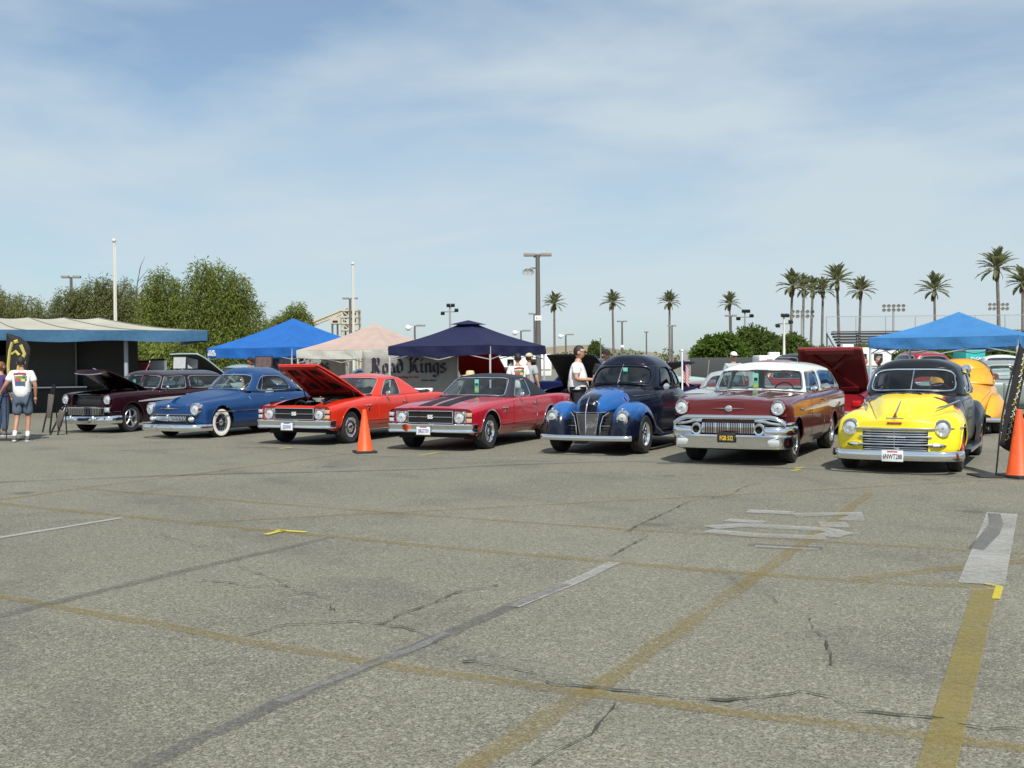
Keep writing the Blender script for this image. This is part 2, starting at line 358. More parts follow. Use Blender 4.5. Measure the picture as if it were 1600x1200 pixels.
for pts in CR:
    P = [np.array(gnd(*p)) for p in pts]; Q = []
    for a, b in zip(P[:-1], P[1:]):
        k = max(2, int(np.linalg.norm(b-a)/.06))
        for i in range(k): Q.append(a+(b-a)*i/k)
    Q.append(P[-1]); w = 0; L_, R_ = [], []
    for i, p in enumerate(Q):
        w = w*.85+random.uniform(-.035, .035); p = p[:2]+np.array([w*.5, w]); ww = random.choice((.004, .006, .009, .014, .024))*.7
        L_.append(p+np.array([-ww*.3, ww])); R_.append(p-np.array([-ww*.3, ww]))
    flat('crack', [[L_[i], L_[i+1], R_[i+1], R_[i]] for i in range(len(Q)-1)], crackm, .0132)
# ------------------------------------------------------------------ car kit (local: x right in the picture, y rearwards, z up, origin under the front axle)
def rowcr(P, m):
    P = np.asarray(P, float); n, K, _ = P.shape
    Q = np.concatenate([2*P[:, :1]-P[:, 1:2], P, 2*P[:, -1:]-P[:, -2:-1]], 1)
    dt = np.maximum(np.linalg.norm(np.diff(Q, axis=1), axis=2), 1e-5)**.5; T = np.concatenate([np.zeros((n, 1)), np.cumsum(dt, 1)], 1)
    cols = []
    for k in range(K-1):
        t0, t1, t2, t3 = [T[:, k+i:k+i+1] for i in range(4)]; p0, p1, p2, p3 = [Q[:, k+i] for i in range(4)]
        for j in range(m):
            t = t1+(t2-t1)*j/m
            A1 = (t1-t)/(t1-t0)*p0+(t-t0)/(t1-t0)*p1; A2 = (t2-t)/(t2-t1)*p1+(t-t1)/(t2-t1)*p2; A3 = (t3-t)/(t3-t2)*p2+(t-t2)/(t3-t2)*p3
            B1 = (t2-t)/(t2-t0)*A1+(t-t0)/(t2-t0)*A2; B2 = (t3-t)/(t3-t1)*A2+(t-t1)/(t3-t1)*A3
            cols.append((t2-t)/(t2-t1)*B1+(t-t1)/(t2-t1)*B2)
    cols.append(P[:, -1]); return np.stack(cols, 1)
def loftgrid(st, ny=90, m=7):
    """st: [(y, [(x,z) or (x,z,dy) ...])] -> half grid [rows, cols, 3]"""
    ys = np.array([s[0] for s in st], float)
    A = np.array([[(p[0], (p[2] if len(p) > 2 else 0), p[1]) for p in s[1]] for s in st], float); M, K, _ = A.shape
    q = np.unique(np.r_[np.linspace(ys[0], ys[-1], ny), ys]); B = pchip(ys, A.reshape(M, -1), q).reshape(len(q), K, 3)
    G = rowcr(B, m); G[:, :, 1] += q[:, None]; return G
def shell(root, G, keyf, mats, wheels=(), m=7, gap=.005, mirror=True, centre=True, lipmat=None, thick=0):
    """half grid -> mirrored shell cut into named panels; wheel openings are cut and their rims snapped round"""
    n, K, _ = G.shape
    if mirror:
        Gm = G*np.array([-1, 1, 1]); full = np.concatenate([Gm, G[:, ::-1][:, 1:] if centre else G[:, ::-1]], 1); kk = np.r_[np.arange(K), np.arange(K)[::-1][1 if centre else 0:]]/m
    else: full = G.copy(); kk = np.arange(K)/m
    C = full.shape[1]; V = full.reshape(-1, 3).copy(); parts = {}; dropped = set(); kept = set(); whichw = {}
    for i in range(n-1):
        for j in range(C-1):
            if mirror and not centre and j == K-1: continue
            f = (i*C+j, i*C+j+1, (i+1)*C+j+1, (i+1)*C+j); c = V[list(f)].mean(0); hit = None
            for wi, (yw, zw, Rw) in enumerate(wheels):
                d = math.hypot(c[1]-yw, c[2]-zw) if c[2] > zw else abs(c[1]-yw)
                if d < Rw and abs(c[0]) > .45 and c[2] < zw+Rw+.05: hit = wi
            if hit is not None:
                for v in f: whichw[v] = hit
                dropped.update(f); continue
            kept.update(f); k = (kk[j]+kk[j+1])/2; key = keyf(c, k)
            if key is None: continue
            parts.setdefault(key, []).append(f)
    rim = {}
    for v in dropped & kept:
        yw, zw, Rw = wheels[whichw[v]]; p = V[v]; dy, dz = p[1]-yw, p[2]-zw
        if dz > 0:
            d = math.hypot(dy, dz); p[1] = yw+dy/d*Rw; p[2] = zw+dz/d*Rw
        else: p[1] = yw+math.copysign(Rw, dy)
        rim.setdefault((whichw[v], p[0] > 0), []).append(tuple(p))
    objs = {}
    for key, F in parts.items():
        name = key.split('|')[0]; vs = sorted({v for f in F for v in f}); ix = {v: i for i, v in enumerate(vs)}; P = V[vs].copy(); FF = [tuple(ix[v] for v in f) for f in F]
        if gap and name != 'body':
            ed = {}
            for f in FF:
                for a, b in zip(f, f[1:]+f[:1]): ed[(min(a, b), max(a, b))] = ed.get((min(a, b), max(a, b)), 0)+1
            bd = {v for e, c in ed.items() if c == 1 for v in e}; acc = {v: [np.zeros(3), 0] for v in bd}
            for f in FF:
                c = P[list(f)].mean(0)
                for v in f:
                    if v in bd: acc[v][0] += c; acc[v][1] += 1
            Q = P.copy()
            for v, (a, k) in acc.items():
                d = a/k-P[v]; l = np.linalg.norm(d); Q[v] = P[v]+d/max(l, 1e-6)*min(gap, l*.5)
            P = Q
        o = mesh(name, P, FF, mats[name] if isinstance(mats, dict) else mats, root, merge=.0008)
        if thick or name in ('hood', 'door', 'deck_lid'):
            md = o.modifiers.new('thick', 'SOLIDIFY'); md.thickness = thick or .012; md.offset = -1
        objs[key] = o
    if lipmat:
        for (wi, side), P in rim.items():
            yw, zw, Rw = wheels[wi]; P = sorted(P, key=lambda p: math.atan2(p[2]-zw, p[1]-yw)); P = [p for p in P if p[2] > zw-.12]
            if len(P) > 3:
                b = MB(); b.tube(P, .011, 6); b.build('wheel_arch_lip', lipmat, root)
    return objs
def wells(root, wheels, xin, xout, zb=.2):
    for yw, zw, Rw in wheels:
        for s in (-1, 1):
            b = MB(); n = 18; G = []
            for x in (xin*s, xout*s):
                G.append([(x, yw-Rw, zb)]+[(x, yw-Rw*math.cos(math.pi*i/n), zw+Rw*math.sin(math.pi*i/n)) for i in range(n+1)]+[(x, yw+Rw, zb)])
            b.grid(G); b.add(G[0], [tuple(range(len(G[0])))]); b.build('wheel_well', matblack, root)
def endcap(root, row, m_, name='front_panel', bulge=0, dy=0, sc=1.0, nx=12, zf=None):
    """closes a loft end: strips between the row and its mirror image"""
    G = []
    for x, y, z in row:
        G.append([(x*sc*u, y+dy-bulge*(1-u*u), z) for u in np.linspace(-1, 1, nx)])
    return MB().grid(G).build(name, m_, root)
class House:
    """greenhouse: belt and roof-edge loops with window openings"""
    def __init__(s, belt, roof, bulge=.02):
        s.n = len(belt)-1; mir = lambda P: np.array(list(P)+[(-x, y, z) for x, y, z in P[-2:0:-1]], float)
        s.B = mir(belt); s.T = mir(roof); s.bulge = bulge; s.c = np.array([0, s.B[:, 1].mean(), 0])
    def _ev(s, P, q):
        N = len(P); q = np.mod(q, N); i = np.floor(q).astype(int) % N; u = q-np.floor(q); p0, p1, p2, p3 = P[(i-1) % N], P[i], P[(i+1) % N], P[(i+2) % N]
        k = lambda a, b: np.maximum(np.linalg.norm(b-a, axis=-1), 1e-4)**.5
        t1 = k(p0, p1); t2 = t1+k(p1, p2); t3 = t2+k(p2, p3); t = (t1+(t2-t1)*u)[..., None]; t1, t2, t3 = t1[..., None], t2[..., None], t3[..., None]
        A1 = (t1-t)/t1*p0+t/t1*p1; A2 = (t2-t)/(t2-t1)*p1+(t-t1)/(t2-t1)*p2; A3 = (t3-t)/(t3-t2)*p2+(t-t2)/(t3-t2)*p3
        B1 = (t2-t)/t2*A1+t/t2*A2; B2 = (t3-t)/(t3-t1)*A2+(t-t1)/(t3-t1)*A3
        return (t2-t)/(t2-t1)*B1+(t-t1)/(t2-t1)*B2
    def ev(s, q, t, inset=0):
        q = np.asarray(q, float); t = np.broadcast_to(np.asarray(t, float), q.shape); b = s._ev(s.B, q); r = s._ev(s.T, q); p = b+(r-b)*t[..., None]
        d = b-s.c; d[..., 2] = 0; d[..., 1] *= .6; d /= np.maximum(np.linalg.norm(d, axis=-1, keepdims=True), 1e-6)
        return p+d*(s.bulge*4*t*(1-t))[..., None]-d*inset
    def build(s, root, wins, crest, pillar_mat, roof_mat, trim_mat, ms=10, nt_=18, spine=(.35, .35), roofpow=2.3, trim_r=.011, roofmult=1):
        N = 2*s.n; J = N*ms; S_ = np.tile(np.arange(J)/ms, (nt_+1, 1)); T_ = np.tile(np.linspace(0, 1, nt_+1)[:, None], (1, J)); W = []
        for w in wins:
            nm, a, b, t0, t1, p, gm = w[:7]; W.append((nm, (a+b)/2, (b-a)/2, (t0+t1)/2, (t1-t0)/2, p, gm, w[7] if len(w) > 7 else 0))
            if not (abs(a+b) < 1e-6 or abs((a+b)/2-s.n) < 1e-6): W.append((nm, -(a+b)/2, (b-a)/2, (t0+t1)/2, (t1-t0)/2, p, gm, -(w[7] if len(w) > 7 else 0)))
        def loc(w, q, t):
            y = (t-w[3])/w[4]; ds = np.mod(q-w[1]+s.n, N)-s.n; return ds/w[2]-w[7]*y, y
        def F(w, q, t):
            x, y = loc(w, q, t); return (abs(x)**w[5]+abs(y)**w[5])
        own = {}; fv = {}
        for i in range(nt_):
            for j in range(J):
                cs, ct = (j+.5)/ms, (i+.5)/nt_; k = -1
                for wi, w in enumerate(W):
                    if F(w, cs, ct) < 1: k = wi; break
                own[(i, j)] = k
                for v in ((i, j), (i, (j+1) % J), (i+1, (j+1) % J), (i+1, j)): fv.setdefault(v, set()).add(k)
        for (i, j), ks in fv.items():
            if len(ks) > 1:
                w = W[max(ks)]; x, y = loc(w, S_[i, j], T_[i, j]); f = (abs(x)**w[5]+abs(y)**w[5])**(-1/w[5]); x, y = x*f, y*f
                T_[i, j] = w[3]+y*w[4]; S_[i, j] = w[1]+(x+w[7]*y)*w[2]
        P = s.ev(S_, T_); V = P.reshape(-1, 3); fp = []; fw = {}
        for (i, j), k in own.items():
            f = (i*J+j, i*J+(j+1) % J, (i+1)*J+(j+1) % J, (i+1)*J+j)
            (fp if k < 0 else fw.setdefault(k, [])).append(f)
        po = mesh('pillars', V, fp, pillar_mat, root); bm = bmesh.new(); bm.from_mesh(po.data); bmesh.ops.delete(bm, geom=[v for v in bm.verts if not v.link_faces], context='VERTS'); bm.to_mesh(po.data); bm.free()
        md = po.modifiers.new('thick', 'SOLIDIFY'); md.thickness = .03; md.offset = -1
        VI = s.ev(S_, T_, .014).reshape(-1, 3)
        for k, F_ in fw.items():
            vs = sorted({v for f in F_ for v in f}); ix = {v: i for i, v in enumerate(vs)}
            g = mesh(W[k][0], VI[vs], [tuple(ix[v] for v in f) for f in F_], W[k][6], root)
            if trim_mat and trim_r:
                w = W[k]; a = np.linspace(0, 2*math.pi, 72, endpoint=False); c_, s_ = np.cos(a), np.sin(a); e = 2/w[5]
                x = np.sign(c_)*abs(c_)**e; y = np.sign(s_)*abs(s_)**e; pts = s.ev(w[1]+(x+w[7]*y)*w[2], w[3]+y*w[4], -.001)
                MB().tube([tuple(p) for p in pts], trim_r, 6, closed=True).build('window_trim', trim_mat, g)
        E = P[-1]; ya, yb = E[:, 1].min()+spine[0], E[:, 1].max()-spine[1]; Cn = np.stack([0*E[:, 0], np.clip(E[:, 1], ya, yb), E[:, 2]], 1); G = []
        for r in (1, .985, .96, .92, .86, .78, .68, .56, .42, .28, .14, 0):
            p = Cn+(E-Cn)*r; p[:, 2] = E[:, 2]*r**2+(1-r**2)*E[:, 2].mean()+(crest-E[:, 2].mean())*(1-r**roofpow); G.append(p)
        G = np.array(G); b = MB().grid(G, close=True); ro = b.build('roof', roof_mat, root, merge=.002, ang=60)
        md = ro.modifiers.new('thick', 'SOLIDIFY'); md.thickness = .02; md.offset = -1
        return po, ro
def sweep(P, sec, cap=True):
    """sweep a closed section (forward, up) along a level path"""
    P = [Vector(p) for p in P]; n = len(P); V = []; k = len(sec)
    for i, p in enumerate(P):
        t = P[min(i+1, n-1)]-P[max(i-1, 0)]; t.z = 0; t.normalize(); N = Vector((t.y, -t.x, 0))
        V += [p+N*a+Vector((0, 0, b)) for a, b in sec]
    F = [(i*k+j, i*k+(j+1) % k, (i+1)*k+(j+1) % k, (i+1)*k+j) for i in range(n-1) for j in range(k)]
    if cap: F += [tuple(range(k)), tuple(range((n-1)*k, n*k))[::-1]]
    return V, F
def mirpath(half, n=28):        # half path from the middle outwards -> smooth full path left to right
    h = catmull([Vector((-half[1][0], half[1][1], half[1][2]))]+[Vector(p) for p in half], n*2)
    h = [p for p in h if p[0] >= -1e-4]; h[0] = np.array(half[0], float); return [(-x, y, z) for x, y, z in h[::-1]]+[tuple(p) for p in h[1:]]
def arcsec(h, d, n=9, k=.8):    # bulged bumper section of height h and depth d
    return [(d*math.cos(a)**k if math.cos(a) > 0 else 0, h/2*math.sin(a)) for a in np.linspace(-math.pi/2, math.pi/2, n)]+[(-.02, h/2*.9), (-.02, -h/2*.9)]
def bumper(root, half, sec, m_, name='bumper'):
    b = MB(); b.add(*sweep(mirpath(half), sec)); return b.build(name, m_, root, ang=50)
def headlight(root, c, r, ring=.022, depth=.05, oval=1.0, yaw=0, tilt=0, bz=None):
    rot = Matrix.Rotation(yaw, 3, 'Z') @ Matrix.Rotation(tilt, 3, 'X'); b = MB()
    b.lathe([(r-.004, .01), (r, -.02), (r+ring*.5, -.028), (r+ring, -.012), (r+ring*1.1, depth)], c, 'Y', 28, (1, oval), rot); h = b.build('headlight', bz or chrome, root)
    b = MB(); b.lathe([(0, -.026), (r*.35, -.024), (r*.7, -.012), (r*.95, .006), (r, .012)], c, 'Y', 24, (1, oval), rot); b.build('lens', lens, h)
    b = MB(); b.lathe([(0, -.030), (r*.22, -.026), (r*.25, -.02)], c, 'Y', 14, (1, oval), rot); b.build('bulb_shield', chrome, h)
    return h
def plate(root, c, txt, bgm, fgm, yaw=0, w=.305, h=.155, band=None, frame=chrome):
    b = MB(); b.box((0, 0, 0), (w, .006, h), bev=.002); p = b.build('licence_plate', bgm, root); p.location = c; p.rotation_euler = (0, 0, yaw)
    b = MB()
    for s in (-1, 1): b.box((s*w/2, -.002, 0), (.012, .014, h+.022)); b.box((0, -.002, s*h/2), (w, .014, .012))
    if frame: b.build('plate_frame', frame, p, smooth=False)
    t = text('plate_text', txt, h*.62, fgm, p, (0, -.0045, -.012), ext=.001, off=.0012, sx=w*.88/(len(txt)*h*.38))
    if band: MB().box((0, -.004, h*.38), (w*.5, .003, h*.1)).build('plate_band', band, p, smooth=False)
    return p
def torus_pts(c, r, n, ax='Y', tilt=0):
    rot = Matrix.Rotation(tilt, 3, 'X'); return [Vector(c)+rot @ Vector((r*math.cos(2*math.pi*i/n), 0, r*math.sin(2*math.pi*i/n))) for i in range(n)]
def wheel(root, x, y, Rr, w, style='torque', rr=.20, rimmat=None, wall=None, hub=None):
    """one road wheel: drum, tyre (> whitewall), rim"""
    s = 1 if x > 0 else -1; rimmat = rimmat or chrome; h = w/2
    b = MB(); b.lathe([(0, h*.1), (rr*.9, h*.1), (rr*.93, -h*.8), (rr*.5, -h*.9), (0, -h*.9)], axis='X', n=24); wo_ = b.build('wheel', matblack, root)
    wo_.location = (x, y, Rr); wo_.rotation_euler = (0, 0, 0 if s > 0 else math.pi)
    b = MB(); b.lathe([(rr-.01, -h+.02), (rr+.005, -h), (Rr-.035, -h-.012), (Rr-.008, -h+.012), (Rr, -h+.035), (Rr, -.03), (Rr-.007, -.026), (Rr-.007, -.018), (Rr, -.014), (Rr, .014), (Rr-.007, .018), (Rr-.007, .026), (Rr, .03), (Rr, h-.035), (Rr-.008, h-.012), (Rr-.035, h+.012), (rr+.03, h+.004), (rr+.005, h-.004), (rr-.012, h-.02)], axis='X', n=40)
    ty = b.build('tyre', rubber, wo_)
    if wall:
        b = MB(); b.lathe([(rr+.006, h-.002), (rr+.02, h+.0075), (rr+.05, h+.0115), (Rr-.045, h+.0155), (Rr-.038, h+.013)], axis='X', n=40); b.build('whitewall', wall, ty)
    b = MB(); b.lathe([(rr+.012, h+.004), (rr+.006, h+.012), (rr-.008, h+.006), (rr-.018, h-.03), (rr-.03, h-.06), (rr-.035, -h+.03)], axis='X', n=36)
    if style == 'torque':
        for i in range(5):
            a = 2*math.pi*i/5+.3; c_, s_ = math.cos(a), math.sin(a); P = []
            for r, hw, xx in ((.03, .034, h-.02), (rr*.5, .024, h-.028), (rr-.02, .032, h-.05)):
                P.append([(xx-.012, r*c_-hw*s_, r*s_+hw*c_), (xx+.006, r*c_-hw*.5*s_, r*s_+hw*.5*c_), (xx+.006, r*c_+hw*.5*s_, r*s_-hw*.5*c_), (xx-.012, r*c_+hw*s_, r*s_-hw*c_)])
            b.grid(P)
        b.lathe([(0, h+.005), (.03, h+.002), (.045, h-.012), (.055, h-.03)], axis='X', n=20)
    elif style == 'slot':
        b.lathe([(0, h-.005), (.035, h-.008), (.05, h-.025), (.085, h-.03), (rr*.62, h-.022)], axis='X', n=36)
        for i in range(7):
            a = 2*math.pi*i/7; da = math.pi/7*.62; G = []
            for r, xx, k in ((rr*.6, h-.022, 1.25), (rr*.75, h-.026, .72), (rr*.9, h-.04, 1.25), (rr-.015, h-.05, 1.5)):
                G.append([(xx, r*math.cos(a+t*da*k), r*math.sin(a+t*da*k)) for t in (-1, -.5, 0, .5, 1)])
            b.grid(G)
    elif style == 'fins':
        b.lathe([(0, h+.012), (.03, h+.010), (.055, h), (.07, h-.012)], axis='X', n=28)
        for i in range(14):
            a = 2*math.pi*i/14; c_, s_ = math.cos(a), math.sin(a); b.bar((h-.010, .06*c_, .06*s_), (h-.014, (rr-.02)*c_, (rr-.02)*s_), .014, .012, up=(1, 0, 0))
    elif style == 'disc':
        b.lathe([(0, h+.02), (.04, h+.018), (.075, h+.006), (.09, h-.012), (rr*.7, h-.02), (rr*.85, h-.006), (rr-.01, h-.012)], axis='X', n=36)
    b.build('rim', rimmat, wo_)
    if hub: MB().lathe([(0, h+.024), (.035, h+.02), (.05, h+.008)], axis='X', n=20).build('hub_cap', hub, wo_)
    return wo_
def wheels4(root, track, ya, yb, Rf, Rb, w, **k):
    for y, Rr in ((ya, Rf), (yb, Rb)):
        for s in (-1, 1): wheel(root, s*track/2, y, Rr, w, **k)
def interior(root, y0, seats, zf, zs, hw, dash_z, m_, wheel_m=None, wheel_x=.36, zback=None):
    b = MB(); b.box((0, y0, dash_z), (hw*1.9, .32, .12), bev=.03); b.build('dashboard', matblack, root)
    b = MB(); c = (wheel_x, y0+.36, dash_z+.04); b.tube(torus_pts(c, .185, 24, tilt=R(-28)), .013, 6, closed=True); b.bar(Vector(c)+Vector((-.18, 0, 0)), Vector(c)+Vector((.18, 0, 0)), .03, .015); b.tube([c, (wheel_x, y0+.02, dash_z-.06)], .02, 6)
    b.build('steering_wheel', wheel_m or matblack, root)
    for ys in seats:
        b = MB(); b.box((0, ys, zs), (hw*1.75, .5, .2), bev=.05); b.box((0, ys+.3, zs+.27), (hw*1.75, .16, (zback or .52)), rx=R(-14), bev=.06); b.build('seat', m_, root)
    b = MB(); b.box((0, (y0+seats[-1]+.4)/2, zf), (hw*1.9, seats[-1]+.8-y0, .05)); b.build('cabin_floor', matblack, root, smooth=False)
def underbody(root, y0, y1, hw, z=.22, h=.12):
    b = MB(); b.box((0, (y0+y1)/2, z+h/2), (hw*2, y1-y0, h)); 
    b.tube([(-hw*1.1, 0, .3), (hw*1.1, 0, .3)], .05, 8); b.build('underbody', matblack, root)
def mirror(root, p, s=1, m_=None):
    b = MB(); b.tube([p, (p[0]+s*.04, p[1]+.01, p[2]+.05)], .008, 6); b.sphere((p[0]+s*.06, p[1], p[2]+.075), (.068, .03, .05), 14, 8); return b.build('side_mirror', m_ or chrome, root)
def wiper(root, a, b_):
    MB().tube([a, b_], .006, 5).build('wiper', steel, root)
def strip(root, P, r, m_, name='side_trim', n=6):
    return MB().tube([tuple(p) for p in P], r, n).build(name, m_, root)
def onside(G, y, z, off=.006):
    """x of the body side at (y,z)"""
    i = int(np.argmin(abs(G[:, 0, 1]-y))); col = G[i]; k = len(col)//2; j = int(np.argmin(abs(col[:k+4, 2]-z)+(col[:k+4, 0] < .3)*9)); return float(col[j, 0])+off
def ribbon(G, pts, t=.006, side=1, m=None):
    """flat strip lying on the body side; pts: list of (y, zlow, zhigh)"""
    A = [[(side*onside(G, y, zl), y, zl), (side*onside(G, y, (zl+zh)/2, t+.004), y, (zl+zh)/2), (side*onside(G, y, zh), y, zh)] for y, zl, zh in pts]; return A
def engine(root, z, y, m_=None):
    b = MB(); b.box((0, y, z-.22), (.5, .6, .3), bev=.03)
    for s in (-1, 1): b.box((s*.2, y, z-.05), (.15, .55, .1), ry=s*R(35), bev=.02)
    e = b.build('engine', m_ or matblack, root)
    b = MB(); b.lathe([(0, .055), (.17, .05), (.19, .04), (.19, -.04), (.17, -.045), (0, -.045)], (0, y-.02, z+.07), n=28); b.lathe([(0, .07), (.02, .068), (.02, .05)], (0, y-.02, z+.07), n=10); b.build('air_cleaner', chrome, e)
    for s in (-1, 1): MB().box((s*.2, y, z+.005), (.13, .5, .05), ry=s*R(35), bev=.015).build('valve_cover', steel, e)
    b = MB(); b.box((.58, y-.2, z-.06), (.2, .28, .2), bev=.01); b.build('battery', black, root)
    b = MB()
    for a, c in (((-.3, y-.3, z-.05), (-.62, y+.1, z+.0)), ((.25, y-.3, z-.02), (.5, y+.15, z+.03)), ((-.5, y-.3, z-.05), (-.1, y-.42, z+.02)), ((.1, y+.25, z+.06), (.62, y+.3, z+.0))):
        mid = (Vector(a)+Vector(c))/2+Vector((0, 0, .07)); b.tube([tuple(p) for p in catmull([a, mid, c], 8)], .016, 6)
    b.build('hoses', rubber, root)
    return e
# ------------------------------------------------------------------ the two pickups of the same make
stripe = NT('red_paint_with_black_stripes'); _x = stripe.xyz(); _ax = stripe.math('ABSOLUTE', _x[0])
_in = stripe.math('MULTIPLY', stripe.math('GREATER_THAN', _ax, .045), stripe.math('LESS_THAN', _ax, .35))
_in = stripe.math('MULTIPLY', _in, stripe.math('GREATER_THAN', _x[1], -.62))
stripe.set(color=stripe.mix(_in, (.40, .004, .020), (.006, .006, .007)), rough=stripe.rng(_in, 0, 1, .28, .5), coat=stripe.rng(_in, 0, 1, .7, .05), spec=stripe.rng(_in, 0, 1, .5, .15))
def pickup(label, pos, yaw, pm, roofm, hoodm, hood_open, ptxt, pmats, rims, lipm, bedm):
    root = empty('pickup_car', pos, -yaw, label, 'car'); root.scale = (.945, .97, 1)
    st = [(-.74, [(.80, .33), (.90, .40), (.918, .55), (.905, .70), (.86, .752), (.49, .775), (.47, .776), (0, .785)]),
          (-.5, [(.82, .28), (.925, .38), (.945, .57), (.93, .74), (.865, .79), (.52, .825), (.50, .826), (0, .835)]),
          (0, [(.82, .26), (.935, .38), (.957, .60), (.94, .79), (.87, .845), (.62, .875), (.60, .876), (0, .90)]),
          (.85, [(.82, .24), (.94, .38), (.960, .63), (.94, .84), (.88, .895), (.73, .925), (.71, .926), (0, .965)]),
          (1.0, [(.82, .24), (.94, .38), (.960, .63), (.94, .85), (.885, .903), (.76, .93), (.74, .93), (0, .965)]),
          (1.25, [(.82, .24), (.94, .38), (.962, .64), (.94, .855), (.885, .912), (.78, .925), (.7, .925), (0, .93)]),
          (2.1, [(.82, .24), (.945, .38), (.965, .65), (.94, .86), (.89, .918), (.80, .925), (.7, .925), (0, .925)]),
          (2.75, [(.82, .24), (.945, .38), (.968, .66), (.945, .875), (.89, .932), (.80, .935), (.7, .915), (0, .915)]),
          (3.6, [(.82, .26), (.935, .40), (.955, .67), (.93, .885), (.88, .935), (.79, .935), (.7, .915), (0, .915)]),
          (4.28, [(.80, .36), (.88, .44), (.90, .66), (.885, .86), (.85, .90), (.77, .905), (.7, .90), (0, .90)])]
    G = loftgrid(st, 110, 7); WH = [(0, .33, .40), (2.946, .33, .39)]
    def key(c, k):
        y = c[1]
        if k > 5 and -.73 < y < .83: return 'hood'
        if k > 4.7 and .98 < y < 2.3: return None
        if k > 5 and y >= 2.3: return 'bed_cover'
        if k < 4 and 1.02 < y < 2.22 and c[2] > .33: return 'door|%d' % (c[0] > 0)
        return 'body'
    ob = shell(root, G, key, {'body': pm, 'hood': hoodm, 'bed_cover': bedm, 'door': pm}, WH, lipmat=lipm)
    wells(root, WH, .55, .90); underbody(root, -.6, 4.1, .72, .24)
    # recessed front with grille, lamps
    endcap(root, G[0], pm, dy=.05, sc=.985)
    b = MB(); b.box((0, -.70, .615), (.97, .05, .215)); g = b.build('grille', matblack, root, smooth=False)
    b = MB()
    for z in (.725, .505): b.box((0, -.735, z), (1.0, .03, .016), bev=.004)
    for s in (-1, 1): b.box((s*.49, -.735, .615), (.016, .03, .22), bev=.004)
    b.build('grille_frame', chrome, g)
    for i in range(9): MB().box((0, -.728, .53+.021*i), (.95, .006, .005)).build('grille_bar', satin, g, smooth=False)
    MB().box((0, -.738, .617), (.97, .016, .011), bev=.003).build('centre_bar', chrome, g)
    text('emblem', 'SS', .10, white, g, (0, -.748, .617), ext=.006, off=.001, sx=1.3)
    for s in (-1, 1):
        MB().box((s*.645, -.715, .615), (.25, .03, .22), bev=.01).build('headlight_panel', steel, root)
        headlight(root, (s*.635, -.735, .615), .093)
        for z in (.665, .562):
            b = MB(); b.box((s*.85, -.742, z), (.115, .05, .078), bev=.008, rz=s*R(8)); lm = b.build('marker_lamp', chrome, root); MB().box((s*.85, -.764, z), (.098, .014, .06), bev=.005, rz=s*R(8)).build('lens', amber if s > 0 else lens, lm)
    bumper(root, [(0, -.86, .415), (.5, -.855, .415), (.80, -.82, .415), (.905, -.76, .415), (.945, -.62, .415)], [(.0, -.085), (.03, -.06), (.012, .0), (.035, .045), (.03, .075), (.0, .09), (-.05, .08), (-.05, -.08)], chrome)
    plate(root, (-.06, -.905, .38), ptxt, *pmats)
    # cabin
    belt = [(0, .86, .962), (.45, .90, .955), (.74, 1.02, .935), (.84, 1.18, .922), (.868, 2.02, .922), (.855, 2.98, .938), (.76, 2.90, .936), (.62, 2.28, .925), (0, 2.30, .925)]
    roof = [(0, 1.50, 1.33), (.38, 1.52, 1.325), (.60, 1.58, 1.31), (.655, 1.68, 1.30), (.675, 2.05, 1.31), (.655, 2.32, 1.29), (.61, 2.36, 1.285), (.5, 2.36, 1.29), (0, 2.36, 1.30)]
    H = House(belt, roof, .012)
    H.build(root, [('windshield', -1.97, 1.97, .03, .93, 9, glass), ('side_window', 3.12, 4.05, .03, .88, 8, glass, .02), ('rear_window', 7.1, 8.9, .1, .9, 8, glass)], 1.385, roofm, roofm, chrome)
    interior(root, 1.12, [1.75], .4, .55, .8, .90, vinyl)
    mirror(root, (.93, 1.35, .90), 1)
    for s in (-1, 1):
        x = onside(G, 2.05, .78); MB().box((s*(x+.012), 2.05, .79), (.02, .12, .022), bev=.006).build('door_handle', chrome, root)
        strip(root, [(s*onside(G, y, .45, .004), y, .45) for y in np.linspace(.45, 2.5, 14)], .008, pm, 'body_crease')
        x = onside(G, .62, .70); text('fender_badge', 'El Camino', .055, chrome, root, (s*(x+.001), .62, .745), (R(90), 0, s*R(90)), ext=.003, shear=.3); text('fender_badge', 'SS', .07, chrome, root, (s*(x+.003), .62, .67), (R(90), 0, s*R(90)), ext=.003, off=.004)
        wiper(root, (s*.1+.1, .93, .975), (s*.1+.48, .98, .972)) if s > 0 else wiper(root, (-.5, .98, .965), (-.1, .93, .975))
    wheels4(root, 1.60, 0, 2.946, .33, .335, .22, style=rims, rr=.195)
    # tail
    endcap(root, G[-1], pm, 'tailgate', dy=-.01)
    bumper_r = MB(); bumper_r.box((0, 4.36, .46), (1.84, .12, .17), bev=.03); bumper_r.build('rear_bumper', chrome, root)
